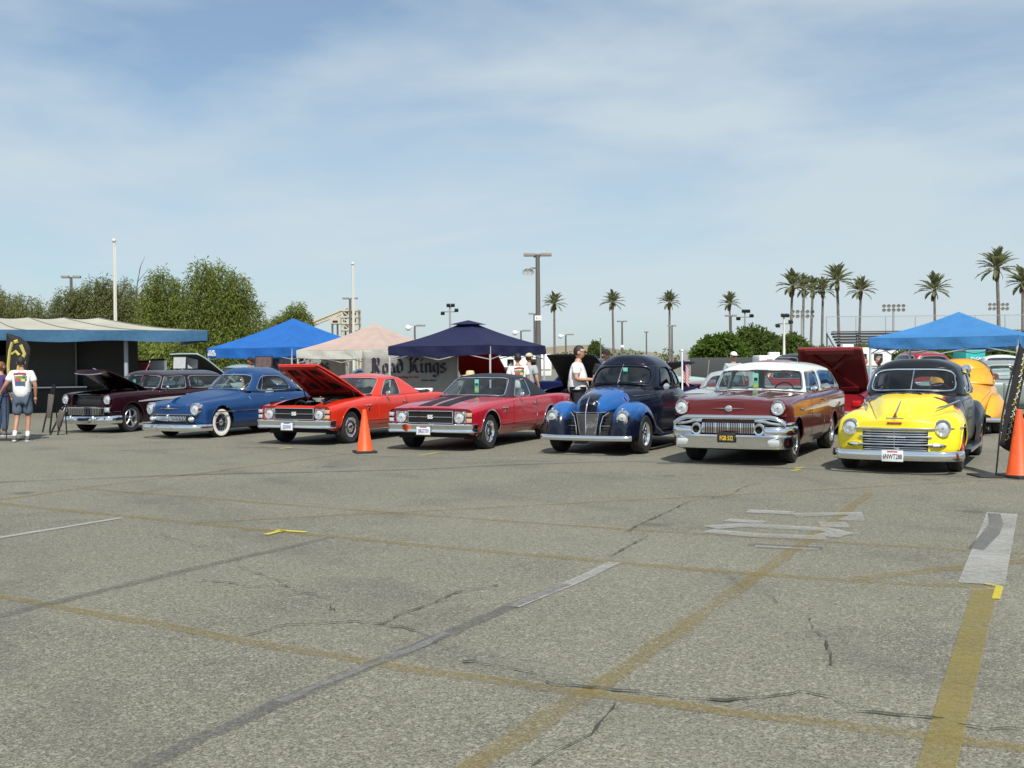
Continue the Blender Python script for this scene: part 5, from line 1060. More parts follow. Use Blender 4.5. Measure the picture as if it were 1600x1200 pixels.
# ------------------------------------------------------------------ far ground line
hm = mat('far_hills', (.20, .17, .12), .95, var=.25, vscale=.02); rng = random.Random(9); V = []; xs_ = np.linspace(-900, 900, 80)
hb = MB(); hh = [6+5*math.sin(x*.011+1)+3*math.sin(x*.037)+rng.uniform(-1, 1) for x in xs_]; hb.grid([[(x, 760, 0) for x in xs_], [(x, 800, max(2.5, h)) for x, h in zip(xs_, hh)], [(x, 900, max(3, h*.9)) for x, h in zip(xs_, hh)], [(x, 960, 0) for x in xs_]]); tag(hb.build('hills', hm), 'low dusty rise on the horizon', kind='structure')
rngn = np.random.default_rng(31); tl = [(x, 420+rngn.uniform(-30, 60), rngn.uniform(1.5, 4.0), rngn.uniform(4, 9), 4, rngn.uniform(2, 4)) for x in np.linspace(-260, 420, 90)]
V, F = crown(tl, 5200, 1.1, .6, .3, rngn, 4, 1.5); tag(npmesh('distant_treeline', V, F, ficus, None), 'far off line of low trees on the horizon', 'treeline', kind='stuff')
# ------------------------------------------------------------------ food stand at the left
def stand():
    A = Vector((-25.5, 33.0, 0)); Bp = Vector((-12.6, 38.6, 0)); d = (Bp-A).normalized(); n = Vector((d.y, -d.x, 0)); L_ = (Bp-A).length     # n points to the camera
    root = empty('food_stand', A, math.atan2(d.y, d.x), 'open fronted food stand with white roof and blue canvas valance', 'building')
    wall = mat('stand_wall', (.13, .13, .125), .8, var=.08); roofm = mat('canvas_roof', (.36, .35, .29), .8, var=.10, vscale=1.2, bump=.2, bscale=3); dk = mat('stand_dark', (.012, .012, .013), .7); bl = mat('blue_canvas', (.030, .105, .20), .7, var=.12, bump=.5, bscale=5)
    D, H, OH = 5.5, 2.86, 2.2            # depth, wall height, overhang
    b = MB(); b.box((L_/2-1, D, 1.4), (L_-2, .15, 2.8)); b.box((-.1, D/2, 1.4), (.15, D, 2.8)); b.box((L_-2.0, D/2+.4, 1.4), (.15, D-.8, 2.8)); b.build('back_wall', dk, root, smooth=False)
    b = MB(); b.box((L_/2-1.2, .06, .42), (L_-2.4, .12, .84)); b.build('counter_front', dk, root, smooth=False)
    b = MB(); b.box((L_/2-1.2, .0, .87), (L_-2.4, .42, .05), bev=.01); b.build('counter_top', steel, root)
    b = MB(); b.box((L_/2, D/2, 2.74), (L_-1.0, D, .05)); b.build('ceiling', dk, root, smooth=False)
    for x in (1.0, 3.6, 6.2, 8.75): b = MB(); b.box((x, .10, 1.80), (.36, .16, 1.82)); b.build('pilaster', wall, root, smooth=False)
    for i, x in enumerate((2.3, 4.9, 7.5)): b = MB(); b.box((x, .35, 2.45), (2.2, .1, .5)); b.build('shutter_box', dk, root, smooth=False)
    # closed bays near the right end
    b = MB(); b.box((10.35, .12, 1.80), (1.95, .08, 1.80)); p = b.build('white_panel', mat('panel_shaded', (.032, .033, .033), .7, var=.1), root, smooth=False)  # white panel; the shade under the roof is put into its near-black colour
    b = MB()
    for sx in (-1, 1): b.box((10.35+sx*.98, .06, 1.80), (.06, .06, 1.80))
    b.box((10.35, .06, 2.67), (2.0, .06, .06)); b.build('panel_frame', wall, p, smooth=False)
    b = MB(); b.box((12.4, .5, 1.35), (2.0, .12, 2.7)); b.build('end_wall', mat('end_wall_shaded', (.028, .029, .029), .8, var=.1), root, smooth=False)  # grey wall, base colour darkened to stand for the overhang's shade
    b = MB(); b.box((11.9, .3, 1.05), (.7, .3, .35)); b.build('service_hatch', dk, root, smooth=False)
    for x in (2.0, 5.2, 9.0): b = MB(); b.box((x, 2.6, 1.0), (1.2, .7, 2.0), bev=.02); b.build('cooler_cabinet', mat('cabinet_grey', (.10, .10, .105), .5), root)
    b = MB()
    for k in range(5): b.box((4.6+.3*k, 1.6+.1*(k % 2), 1.15+.12*(k % 3)), (.24, .2, .3+.1*(k % 2)), bev=.01)
    b.build('counter_goods', mat('goods_mixed', (.18, .06, .05), .6), root)
    for x in (.2, L_-1.2): b = MB(); b.tube([(x, -1.55, 0), (x, -1.55, 2.5)], .07, 10); b.build('post', mat('post_grey', (.30, .33, .36), .5), root)
    # hipped canvas roof and hanging valance
    ez, rz = 2.76, 3.36; x0, x1, y0, y1 = -1.6, L_+1.4, -OH, D+.6; rx0, rx1, ry = 1.6, L_-1.9, D/2-.4
    npan = 9; fx = np.linspace(x0, x1, npan+1); rx = np.linspace(rx0, rx1, npan+1)
    for i in range(npan):
        G = [[(a+(c-a)*t, y0+(ry-y0)*t, ez+(rz-ez)*t-.10*math.sin(math.pi*t)-.05*math.sin(math.pi*u)) for u, a, c in zip(np.linspace(0, 1, 7), np.linspace(fx[i]+.012, fx[i+1]-.012, 7), np.linspace(rx[i]+.01, rx[i+1]-.01, 7))] for t in np.linspace(0, 1, 8)]
        MB().grid(G).build('roof_panel', roofm, root)
    for i in range(npan+1): strip(root, [(fx[i]+(rx[i]-fx[i])*t, y0+(ry-y0)*t, ez+(rz-ez)*t-.10*math.sin(math.pi*t)+.01) for t in np.linspace(0, 1, 8)], .02, mat('roof_seam', (.17, .17, .16), .7), 'roof_seam')
    G = [[(x1+(rx1-x1)*t, yy+(ry-yy)*t, ez+(rz-ez)*t-.08*math.sin(math.pi*t)) for yy in np.linspace(y0, y1, 9)] for t in np.linspace(0, 1, 6)]; MB().grid(G).build('roof_panel', roofm, root)
    G = [[(a+(c-a)*t, y1+(ry-y1)*t, ez+(rz-ez)*t) for a, c in zip(fx, rx)] for t in (0, 1)]; MB().grid(G).build('roof_panel', roofm, root)
    G = [[(x, y0-.03-.02*math.sin(x*5)-.03*t*math.sin(x*2.3+t), ez+.02-.37*t-.03*t*math.sin(x*1.9)) for x in np.linspace(x0, x1, 70)] for t in np.linspace(0, 1, 6)]; MB().grid(G).build('valance', bl, root)
    G = [[(x1+.02+.03*t*math.sin(y*2.3), y, ez+.02-.37*t) for y in np.linspace(y0-.03, y1, 26)] for t in np.linspace(0, 1, 5)]; MB().grid(G).build('valance', bl, root)
stand()
# ------------------------------------------------------------------ canopy tents
alum = mat('tent_leg', (.62, .63, .64), .35, .6)
def tent(label, P, zb, vh, peak, cm, vm, logo=None, vent=False):
    """P: four ground corners (left, front, right, back)"""
    P = [Vector(p) for p in P]; c = sum(P, Vector())/4; root = empty('canopy_tent', c, 0, label, 'tent', 'pop-up canopy tents'); Q = [p-c for p in P]; rng = random.Random(len(label))
    zt = zb+vh
    for i in range(4):
        a, b_ = Q[i], Q[(i+1) % 4]; G = []
        for t in np.linspace(0, 1, 9):
            w = 1-t; row = []
            for u in np.linspace(0, 1, 13):
                e = a.lerp(b_, u); sag = .07*math.sin(math.pi*u)*w*(1-w*.3)+.06*math.sin(math.pi*w); row.append((e.x*w, e.y*w, zt+(peak-zt)*t-sag*(1 if w < .98 else .35)))
            G.append(row)
        MB().grid(G).build('canopy_panel', cm, root)
        G = []; nn = Vector((b_.y-a.y, a.x-b_.x, 0)).normalized()*(-1 if Vector((b_.y-a.y, a.x-b_.x, 0)).dot(a+b_) < 0 else 1)
        for t in np.linspace(0, 1, 6): G.append([tuple(a.lerp(b_, u)+nn*(.012+.035*t*math.sin(u*19+i)*math.sin(t*2.5))+Vector((0, 0, zt-.025*math.sin(math.pi*u)-(vh+.03*math.sin(math.pi*u)*t)*t))) for u in np.linspace(0, 1, 30)])
        v = MB().grid(G).build('valance', vm, root)
        if logo and i == 0:
            # white two-line mark near the left corner of the front valance
            dr = (b_-a).normalized(); rot = (R(90), 0, math.atan2(dr.y, dr.x)); o_ = a+dr*.30+nn*.065
            text('valance_logo', logo[0], .13, white, v, o_+Vector((0, 0, zb+vh*.62)), rot, off=.004); text('valance_logo', logo[1], .13, white, v, o_+Vector((0, 0, zb+vh*.28)), rot, off=.004)
        e = a*.985
        b = MB(); b.bar((e.x, e.y, 0), (e.x, e.y, zt-.04), .045); b.box((e.x, e.y, .01), (.11, .11, .02)); b.build('leg', alum, root, smooth=False)
        b = MB(); e2 = b_*.985; m1 = e.lerp(e2, .5)
        for s_ in (0, 1): b.bar(Vector((e.x, e.y, zt-.08-.30*s_)), Vector((m1.x, m1.y, zt-.38+.30*s_)), .022); b.bar(Vector((m1.x, m1.y, zt-.38+.30*s_)), Vector((e2.x, e2.y, zt-.08-.30*s_)), .022)
        b.build('truss', alum, root, smooth=False)
    if vent:
        G = [[(q_.x*.24*w*1.0, q_.y*.24*w, peak+.012-(.125)*w) for q_ in Q+[Q[0]]] for w in (0.02, .5, 1)]; MB().grid(G).build('vent_cap', cm, root, ang=20)
    return root
def canvas(name, c):
    if name in MATS: return MATS[name]
    q = NT(name); n = q.noise(2.5, 6); w = q.noise(3.2, 5, rough=.6, dist=.8); col = q.mix(q.rng(n, .3, .7), c, tuple(x*.82 for x in c)); nb = q.bump(w, .9, .03)
    q.set(color=col, rough=.75, normal=nb); tr = q.n('ShaderNodeBsdfTranslucent', {'Color': col, 'Normal': nb}); ms = q.n('ShaderNodeMixShader', {0: .28, 1: q.b.outputs[0], 2: tr.outputs[0]}); q.l(ms.outputs[0], q.out.inputs[0]); return q.m
cblue = canvas('blue_tent_canvas', (.018, .165, .56)); cpink = canvas('faded_pink_canvas', (.60, .46, .40)); cwhite = canvas('white_tent_canvas', (.76, .76, .68)); cnavy = canvas('navy_tent_canvas', (.014, .018, .075)); cblue2 = canvas('sky_blue_tent_canvas', (.06, .26, .60))
def sq(l, f): l, f = Vector(l), Vector(f); d = f-l; p = Vector((-d.y, d.x)); return [(l.x, l.y, 0), (f.x, f.y, 0), (f.x+p.x, f.y+p.y, 0), (l.x+p.x, l.y+p.y, 0)]
tent('blue canopy tent with small white logo, left of the pink one', sq((-10.06, 35.75), (-6.81, 33.5)), 1.85, .29, 3.14, cblue, cblue, ('QUIK', 'SHADE'))
tent('canopy tent with faded pink roof and white valance', sq((-6.44, 32.4), (-3.53, 30.8)), 1.79, .23, 2.82, cpink, cwhite)
tent('navy blue canopy tent over the club banner', sq((-3.36, 29.5), (-.55, 28.0)), 1.83, .24, 2.78, cnavy, cnavy, None, True)
tent('sky blue canopy tent at the right behind the yellow coupe', sq((8.35, 25.3), (10.95, 23.4)), 1.88, .23, 2.72, cblue2, cblue2)
# ------------------------------------------------------------------ club banners in broad-pen lettering
BL = {   # strokes on a unit grid (x, y up, cap height 1, x-height .62)
 'R': [[(.0, .06), (.12, .0), (.24, .08)], [(.16, .04), (.16, .94)], [(.0, .86), (.14, .98), (.34, .9), (.52, .98), (.62, .84), (.60, .62), (.44, .52), (.20, .5)], [(.36, .5), (.5, .3), (.62, .05), (.78, .08)], [(.34, .9), (.34, .12)]],
 'K': [[(.0, .06), (.12, .0), (.24, .08)], [(.16, .04), (.16, .96)], [(.0, .84), (.16, .98), (.30, .88)], [(.62, .98), (.46, .78), (.22, .54)], [(.44, .62), (.58, .92), (.74, .84)], [(.28, .52), (.46, .5), (.54, .3), (.58, .08), (.76, .04)], [(.34, .48), (.34, .1)]],
 'o': [[(.08, .5), (.08, .14), (.24, .0)], [(.08, .5), (.22, .62), (.40, .48)], [(.40, .48), (.40, .12), (.24, .0)]],
 'a': [[(.06, .52), (.2, .62), (.36, .5)], [(.36, .56), (.36, .1), (.48, .02)], [(.36, .36), (.12, .28), (.08, .1), (.22, .0), (.36, .12)]],
 'd': [[(.12, .98), (.28, .8), (.42, .6), (.42, .12), (.24, .0)], [(.08, .5), (.08, .14), (.24, .0)], [(.08, .5), (.22, .62), (.42, .5)]],
 'i': [[(.0, .5), (.1, .6), (.14, .5)], [(.12, .56), (.12, .1), (.26, .02)], [(.10, .84), (.16, .78)]],
 'n': [[(.0, .5), (.1, .6), (.14, .5)], [(.12, .56), (.12, .08), (.2, .02)], [(.14, .44), (.30, .6), (.44, .5)], [(.42, .54), (.42, .1), (.54, .02)]],
 'g': [[(.08, .5), (.08, .16), (.22, .04), (.38, .14)], [(.08, .5), (.22, .62), (.40, .52)], [(.40, .58), (.40, -.1), (.24, -.26), (.04, -.16)]],
 's': [[(.38, .52), (.24, .62), (.08, .5), (.12, .36), (.36, .26), (.38, .12), (.22, .0), (.04, .1)]]}
BW = {'R': .86, 'K': .84, 'o': .52, 'a': .56, 'd': .56, 'i': .32, 'n': .60, 'g': .54, 's': .48, ' ': .34}
def blackletter(b, s, o, sc, y=-.004, nib=.2):
    x = o[0]
    for ch in s:
        for st in BL.get(ch, []):
            for p, q_ in zip(st[:-1], st[1:]):
                P = [(x+p[0]*sc, y, o[1]+p[1]*sc), (x+q_[0]*sc, y, o[1]+q_[1]*sc)]; nx, nz = nib*sc*.78, nib*sc*.45; b.add([(P[0][0]-nx/2, y, P[0][2]-nz/2), (P[0][0]+nx/2, y, P[0][2]+nz/2), (P[1][0]+nx/2, y, P[1][2]+nz/2), (P[1][0]-nx/2, y, P[1][2]-nz/2)], [(0, 1, 2, 3)]); y -= .00003
        x += BW[ch]*sc
    return x
bann = canvas('banner_cloth', (.42, .405, .37)); ink = mat('banner_ink', (.02, .015, .03), .7); redink = mat('banner_red_ink', (.28, .02, .015), .7)
def banner(label, a, b_, z0, z1, sc, off):
    a, b_ = Vector(a), Vector(b_); d = (b_-a).normalized(); L_ = (b_-a).length; root = empty('club_banner', a, math.atan2(d.y, d.x), label, 'banner', 'club banners'); H = z1-z0
    G = [[(x, .02*math.sin(x*3), z0+H*t-.04*(t > .9)*math.sin(math.pi*x/L_)) for x in np.linspace(0, L_, 24)] for t in np.linspace(0, 1, 8)]; o = MB().grid(G).build('cloth', bann, root); md = o.modifiers.new('t', 'SOLIDIFY'); md.thickness = .004
    b = MB(); blackletter(b, 'Road Kings', (off, z1-sc*1.38), sc, y=-.03); b.build('lettering', ink, root, smooth=False)
    text('motto', 'Lodge Building and Riding Car Club', sc*.19, redink, root, (off+sc*2.2, -.03, z1-sc*1.66), (R(90), 0, 0), shear=.25, off=.003); text('motto', 'of Southern California', sc*.12, ink, root, (off+sc*4.3, -.03, z1-sc*1.86), (R(90), 0, 0), off=.002)
    # oval plaque with uprights and a small crown figure
    b = MB(); n = 28; ox, oz = off+sc*1.7, z0+H*.32; R1, R2 = sc*.75, sc*.40
    G = [[(ox+R1*k*math.cos(t), -.03, oz+R2*k*math.sin(t)) for t in np.linspace(0, math.pi, n)] for k in (.78, 1)]; b.grid(G)
    for k in range(7): t = math.pi*(k+.5)/7; b.bar((ox+R1*.45*math.cos(t), -.03, oz+R2*.45*math.sin(t)), (ox+R1*.8*math.cos(t), -.03, oz+R2*.8*math.sin(t)), sc*.07, .002, up=(0, 1, 0))
    b.build('emblem', ink, root, smooth=False)
    b = MB(); cx, cz = off+sc*3.6, z0+H*.15; b.prism([(cx+sc*x, -.03, cz+sc*z) for x, z in ((-.4, 0), (.4, 0), (.46, .5), (.2, .25), (0, .62), (-.2, .25), (-.46, .5))], (0, .002, 0)); b.build('emblem', ink, root, smooth=False)
    for x in (0, L_): b = MB(); b.tube([(x, 0.05, 0), (x, .05, z1+.05)], .02, 8); b.build('banner_pole', alum, root)
banner('club banner under the navy tent with bold dark lettering', (-4.25, 30.75, 0), (-1.50, 29.5, 0), .45, 1.93, .43, .30)
banner('club banner under the pink tent, half hidden by the raised hood', (-7.75, 34.6, 0), (-5.15, 33.3, 0), .45, 1.93, .40, .10)

# ------------------------------------------------------------------ light poles and masts
polem = mat('pole_bronze', (.11, .10, .095), .6); headm = mat('lamp_head', (.24, .22, .20), .55); polegrey = mat('pole_grey', (.30, .31, .32), .5); offwhite = mat('pole_white', (.58, .56, .50), .5)
def pole(label, px, ytop, Z, kind, w=.16, m_=None, sign=False, span=1.7, white_lamp=False, group='parking lot light poles'):
    p = at(px, ytop, Z); H = p.z; root = empty('light_pole' if kind != 'flag' else 'flagpole', (p.x, Z, 0), random.uniform(-.2, .2) if kind != 'flag' else 0, label, 'light pole' if kind != 'flag' else 'flagpole', group)
    b = MB(); b.tube([(0, 0, 0), (0, 0, H-.1)], [w*.62, w*.45], 10); b.build('pole', m_ or polem, root)
    if kind in ('shoebox', 'quad'):
        b = MB(); b.bar((-span*.5, 0, H-.12), (span*.5, 0, H-.12), .08); b.build('arm', polem, root, smooth=False)
        for s in (-1, 1): b = MB(); b.box((s*span*.32, 0, H-.08), (span*.42, .42, .20), bev=.02); b.build('lamp_head', headm, root)
    if kind == 'quad':
        b = MB(); b.box((-.05, .5, H-.08), (.45, .8, .2), bev=.02); b.build('lamp_head', headm, root); 
        b = MB(); b.bar((-.5, 0, H-.95), (0, 0, H-.95), .09); b.build('arm', polem, root, smooth=False)
        for x, yw in ((-.80, .5), (-.44, -.3)):
            b = MB(); b.lathe([(0, .22), (.10, .18), (.21, .0), (.25, -.10), (.24, -.11), (0, -.06)], (x, -.15, H-1.15), 'Y', 20, rot=Matrix.Rotation(yw, 3, 'Z') @ Matrix.Rotation(R(25), 3, 'X')); b.build('floodlight', mat('flood_grey', (.55, .57, .56), .4), root)
    if kind == 'flood':
        k_ = Z/150; b = MB(); b.bar((-.9*k_, 0, H-.6), (.9*k_, 0, H-.6), .07); b.bar((-.4*k_, 0, H), (.5*k_, 0, H), .07); b.bar((0, 0, H-.7), (0, 0, H), .06); b.build('arm', polem, root, smooth=False)
        for x, z in ((-1.0, H-.75), (.9, H-.45), (-.2, H+.05), (.4, H+.05)): b = MB(); b.box((x*k_, -.1, z), (.55*k_, .3, .40*k_), rx=R(25), bev=.03); b.build('floodlight', black, root)
    if kind == 'stadium':
        for r_ in range(2):
            b = MB(); b.bar((-2.0, 0, H-.1-.8*r_), (2.0, 0, H-.1-.8*r_), .1); b.build('arm', polegrey, root, smooth=False)
            for k in range(5): b = MB(); b.lathe([(0, .2), (.2, .16), (.36, -.1), (.36, -.16), (0, -.1)], (-1.8+.9*k, -.15, H-.1-.8*r_), 'Y', 12, rot=Matrix.Rotation(R(20), 3, 'X')); b.build('floodlight', headm, root)
    if kind == 'lamp':
        b = MB(); b.bar((-.1, 0, H-.1), (span*.6, 0, H-.1), .1); b.build('arm', polem, root, smooth=False); b = MB(); b.sphere((-.75, 0, H-.3), .32, 14, 10); b.bar((-.6, 0, H-.2), (0, 0, H-.15), .06); b.build('globe_lamp', white, root); b = MB(); b.box((span*.4, 0, H-.05), (.9, .4, .2), bev=.02); b.build('lamp_head', headm, root)
    if kind == 'flag':
        b = MB(); b.sphere((0, 0, H), w*.8, 12, 8); b.build('finial', offwhite, root); MB().tube([(w*.7, 0, .8), (w*.55, 0, H-.25)], .012, 4).build('halyard', white, root)
    if sign:
        q_ = at(px+1, sign[0], Z); b = MB(); b.box((0, -.16, q_.z), (sign[1], .03, sign[1]*.75)); sg = b.build('lot_sign', white, root, smooth=False)
        if sign[2]: text('sign_text', sign[2], sign[1]*.6, black, sg, (0, -.18, q_.z), off=.004)
    return root
pole('tall light pole with four heads and two round floodlights by the navy tent', 840, 396, 70, 'quad', .3, sign=(497, .42, 'L1'), span=1.7)
pole('double headed light pole above the trees at far left', 111, 431, 85, 'shoebox', .24, span=1.35)
pole('double headed light pole beside the plant tower', 547, 465, 120, 'shoebox', .3, span=1.55)
pole('small double headed pole left of the tall floodlight pole', 835, 489, 130, 'shoebox', .26, span=1.3)
pole('T shaped pole between the first two palms', 972, 501, 140, 'shoebox', .24, sign=(541, .4, ''), span=1.2)
pole('short lamp pole left of the third palm', 1010, 518, 180, 'shoebox', .24, span=.6)
pole('T shaped pole behind the dark blue coupe', 1050, 508, 150, 'shoebox', .24, span=1.1)
pole('T shaped pole in front of the fourth palm', 1142, 492, 120, 'shoebox', .24, sign=(537, .38, ''), span=1.2)
pole('round lamp pole over the navy tent right slope', 814, 516, 130, 'lamp', .22)
pole('round lamp pole between pink and navy tents', 648, 508, 120, 'lamp', .22)
pole('round lamp pole right of the tall floodlight pole', 884, 522, 150, 'lamp', .24)
pole('black cluster floodlight mast over the navy tent', 703, 478, 110, 'flood', .22, polegrey)
pole('black floodlight mast over the dark green tree', 1164, 487, 118, 'flood', .22, polegrey)
pole('white floodlight mast left of the palm cluster', 1225, 494, 85, 'flood', .18, offwhite)
pole('stadium light rack above the bleachers', 1396, 477, 210, 'stadium', .4, polegrey, group='stadium light racks'); pole('stadium light rack behind the tallest right palm', 1559, 475, 210, 'stadium', .4, polegrey, group='stadium light racks'); pole('stadium light rack within the palm cluster', 1253, 486, 190, 'stadium', .4, polegrey, group='stadium light racks')
pole('tall white flagpole behind the food stand roof', 178, 376, 50, 'flag', .12, offwhite, group='bare flagpoles'); pole('thin flagpole beside the plant tower', 551, 412, 100, 'flag', .2, offwhite, group='bare flagpoles'); pole('thin bare mast near the small conical tree', 938, 527, 170, 'flag', .16, polem, group='bare flagpoles')
# ------------------------------------------------------------------ gravel plant tower
def tower():
    Z = 320; k = Z/FPX; o = at(548, 566, Z); root = empty('gravel_plant', (o.x, Z, 0), 0, 'pale steel gravel plant tower with sloping conveyor', 'tower'); m_ = mat('plant_steel', (.46, .42, .33), .7, var=.15); X = lambda px: (px-548)*k; Zz = lambda py: (568.6-py)*k+1.6
    b = MB()
    for x in (538, 549, 561):
        for y in (-3, 3): b.bar((X(x), y, 0), (X(x), y, Zz(483)), .5)
    for py in (486, 496, 506, 516, 530): b.box((X(549.5), 0, Zz(py)), (X(562)-X(537), 7, .5))
    for a, c in ((486, 496), (496, 506), (506, 516)): b.bar((X(538), -3.2, Zz(a)), (X(549), -3.2, Zz(c)), .3); b.bar((X(561), -3.2, Zz(a)), (X(549), -3.2, Zz(c)), .3)
    b.build('frame', m_, root, smooth=False)
    for px, py, w, h in ((543, 491, 8, 6), (555, 501, 8, 7), (544, 512, 9, 6), (556, 490, 7, 5)): b = MB(); b.box((X(px), .5, Zz(py)), (w*k, 4, h*k)); b.build('hopper', m_, root, smooth=False)
    b = MB(); b.box((X(527), 0, Zz(503)), (17*k, 6, 7*k)); b.prism([(X(519), -3, Zz(499.5)), (X(536), -3, Zz(499.5)), (X(531), -3, Zz(496)), (X(523), -3, Zz(496))], (0, 6, 0)); b.build('screen_house', m_, root, smooth=False)
    MB().box((X(527), -3.05, Zz(503)), (8*k, .1, 3*k)).build('window', matblack, root, smooth=False)
    b = MB()
    for px in (520, 528, 535): b.bar((X(px), 0, 0), (X(px), 0, Zz(506)), .5)
    b.build('house_legs', m_, root, smooth=False)
    b = MB(); b.bar((X(488), 0, Zz(506)), (X(548), 0, Zz(483)), 1.6, 1.4); b.build('conveyor', m_, root, smooth=False)
    b = MB(); b.bar((X(488), -1, Zz(504)), (X(546), -1, Zz(481)), .2, .2); 
    for t in np.linspace(0, 1, 12): p = Vector((X(488), -1, Zz(506))).lerp(Vector((X(546), -1, Zz(484))), t); b.bar(p, p+Vector((0, 0, .5)), .15)
    b.build('conveyor_rail', m_, root, smooth=False)
tower()
# ------------------------------------------------------------------ bleachers, motorhomes, toilet, walls
def bleachers():
    Z = 105; k = Z/FPX; root = empty('bleachers', (at(1310, 560, Z).x, Z, 0), R(-3), 'dark steel bleachers with chain link fence on top', 'bleachers'); m_ = mat('bleacher_steel', (.05, .05, .05), .6); L_ = 27; pl = mat('bleacher_plank', (.085, .085, .085), .6)
    for r_ in range(12): b = MB(); b.box((L_/2+.10*r_*-1+1.0, r_*.62, 1.2+.30*r_), (L_-.2*r_, .28, .14)); b.build('bench_plank', pl, root, smooth=False); b = MB(); b.box((L_/2+1.0, r_*.62+.3, .98+.30*r_), (L_, .20, .20)); b.build('foot_plank', m_, root, smooth=False)
    for x in np.linspace(.6, L_+.8, 10): b = MB(); b.bar((x, -.2, .9), (x, 7.2, 4.3), .10); b.bar((x, 7.2, 0), (x, 7.2, 4.4), .12); b.bar((x, 3.5, 0), (x, 3.5, 2.8), .10); b.bar((x, 3.5, .3), (x, 7.2, 3.0), .07); b.build('support', m_, root, smooth=False)
    f = MB(); f.bar((.6, 7.4, 6.1), (L_+.8, 7.4, 6.1), .06); f.bar((.6, 7.4, 4.5), (L_+.8, 7.4, 4.5), .05)
    for x in np.linspace(.6, L_+.8, 10): f.bar((x, 7.4, 4.2), (x, 7.4, 6.1), .07)
    fo = f.build('back_fence', polegrey, root, smooth=False)
    b = MB()
    for x in np.arange(.6, L_+.8, .3): b.bar((x, 7.42, 4.5), (min(x+1.6, L_+.8), 7.42, 6.1), .008); b.bar((x, 7.42, 6.1), (min(x+1.6, L_+.8), 7.42, 4.5), .008)
    tag(b.build('fence_wire', polegrey, fo, smooth=False), kind='stuff')
    b = MB(); b.box((9.5, 1.0, 1.9), (3.6, .2, 2.4)); b.build('stair_screen', matblack, root, smooth=False)
bleachers()
rvw = mat('motorhome_white', (.74, .74, .71), .4, var=.04)
def rv(label, pa, pb, ytop, Z, wins):
    a, b_ = at(pa, 560, Z), at(pb, 560, Z); H = at((pa+pb)/2, ytop, Z).z; L_ = b_.x-a.x; root = empty('motorhome', (a.x, Z, 0), 0, label, 'motorhome'); b = MB(); b.box((L_/2, 1.2, (H+.5)/2), (L_, 2.4, H-.5), bev=.12); b.build('body', rvw, root)
    for x in wins: f = MB().box((L_*x, -.02, H*.72), (L_*.11, .05, .5), bev=.02).build('window', black, root); MB().box((L_*x, -.045, H*.72), (L_*.09, .02, .4)).build('pane', dkglass, f, smooth=False)
    MB().box((L_/2, -.01, H*.45), (L_*.96, .02, .08)).build('stripe', mat('rv_stripe', (.20, .16, .12), .5), root, smooth=False)
    MB().box((L_*.35, 1.2, H+.12), (.8, .7, .26), bev=.05).build('roof_unit', rvw, root)
    for x in (.18, .72): b = MB(); b.lathe([(0, -.12), (.3, -.12), (.4, -.08), (.4, .08), (.3, .12), (0, .12)], (L_*x, .1, .4), 'Y', 20); b.build('wheel', rubber, root)
rv('white motorhome behind the red open lid, left of the blue tent', 1288, 1412, 543, 80, (.25, .48, .68, .9)); rv('low white trailer behind the wagon roof', 1186, 1268, 555, 84, (.2, .6)); rv('white trailer far behind the navy tent', 770, 862, 553.5, 85, (.3, .7))
t_ = empty('portable_toilet', tuple(Vector((at(1514, 560, 55).x, 55, 0))), R(12), 'teal portable toilet with white roof below the blue tent', 'toilet'); tq = mat('teal_plastic', (.02, .36, .33), .5); h_ = at(1514, 548, 55).z
b = MB(); b.box((0, 0, h_/2), (1.1, 1.1, h_), bev=.03); b.build('cabin', tq, t_); b = MB(); b.box((0, 0, h_+.06), (1.16, 1.16, .14), bev=.05); b.build('roof', white, t_); b = MB(); b.box((0, -.56, h_*.48), (.7, .03, h_*.86), bev=.01); d_ = b.build('door', tq, t_); MB().box((.28, -.585, h_*.5), (.05, .03, .12)).build('handle', black, d_, smooth=False); text('toilet_text', 'SO-CAL', .19, white, t_, (0, -.60, h_*.80), off=.006)
w_ = MB(); 
def lowwall(name, label, pa, pb, yt, Z, m_, cat, th=.3):
    a, b_ = at(pa, yt, Z), at(pb, yt, Z); o = MB().box(((b_.x-a.x)/2, 0, a.z/2), (b_.x-a.x, th, a.z), bev=.01).build(name, m_); o.location = (a.x, Z, 0); tag(o, label, cat)
lowwall('screen_fence', 'dark mesh screen fence below the bright green tree', 1080, 1190, 559, 92, mat('dark_screen', (.045, .05, .05), .8), 'fence'); lowwall('warehouse', 'long pale warehouse on the horizon behind the tents', 690, 905, 557, 260, mat('warehouse_wall', (.55, .52, .46), .8, var=.05), 'building', 12)
lowwall('site_fence', 'grey chain link fence line left of the dark screen', 1062, 1092, 547, 130, mat('fence_grey', (.25, .26, .26), .7), 'fence', .1)
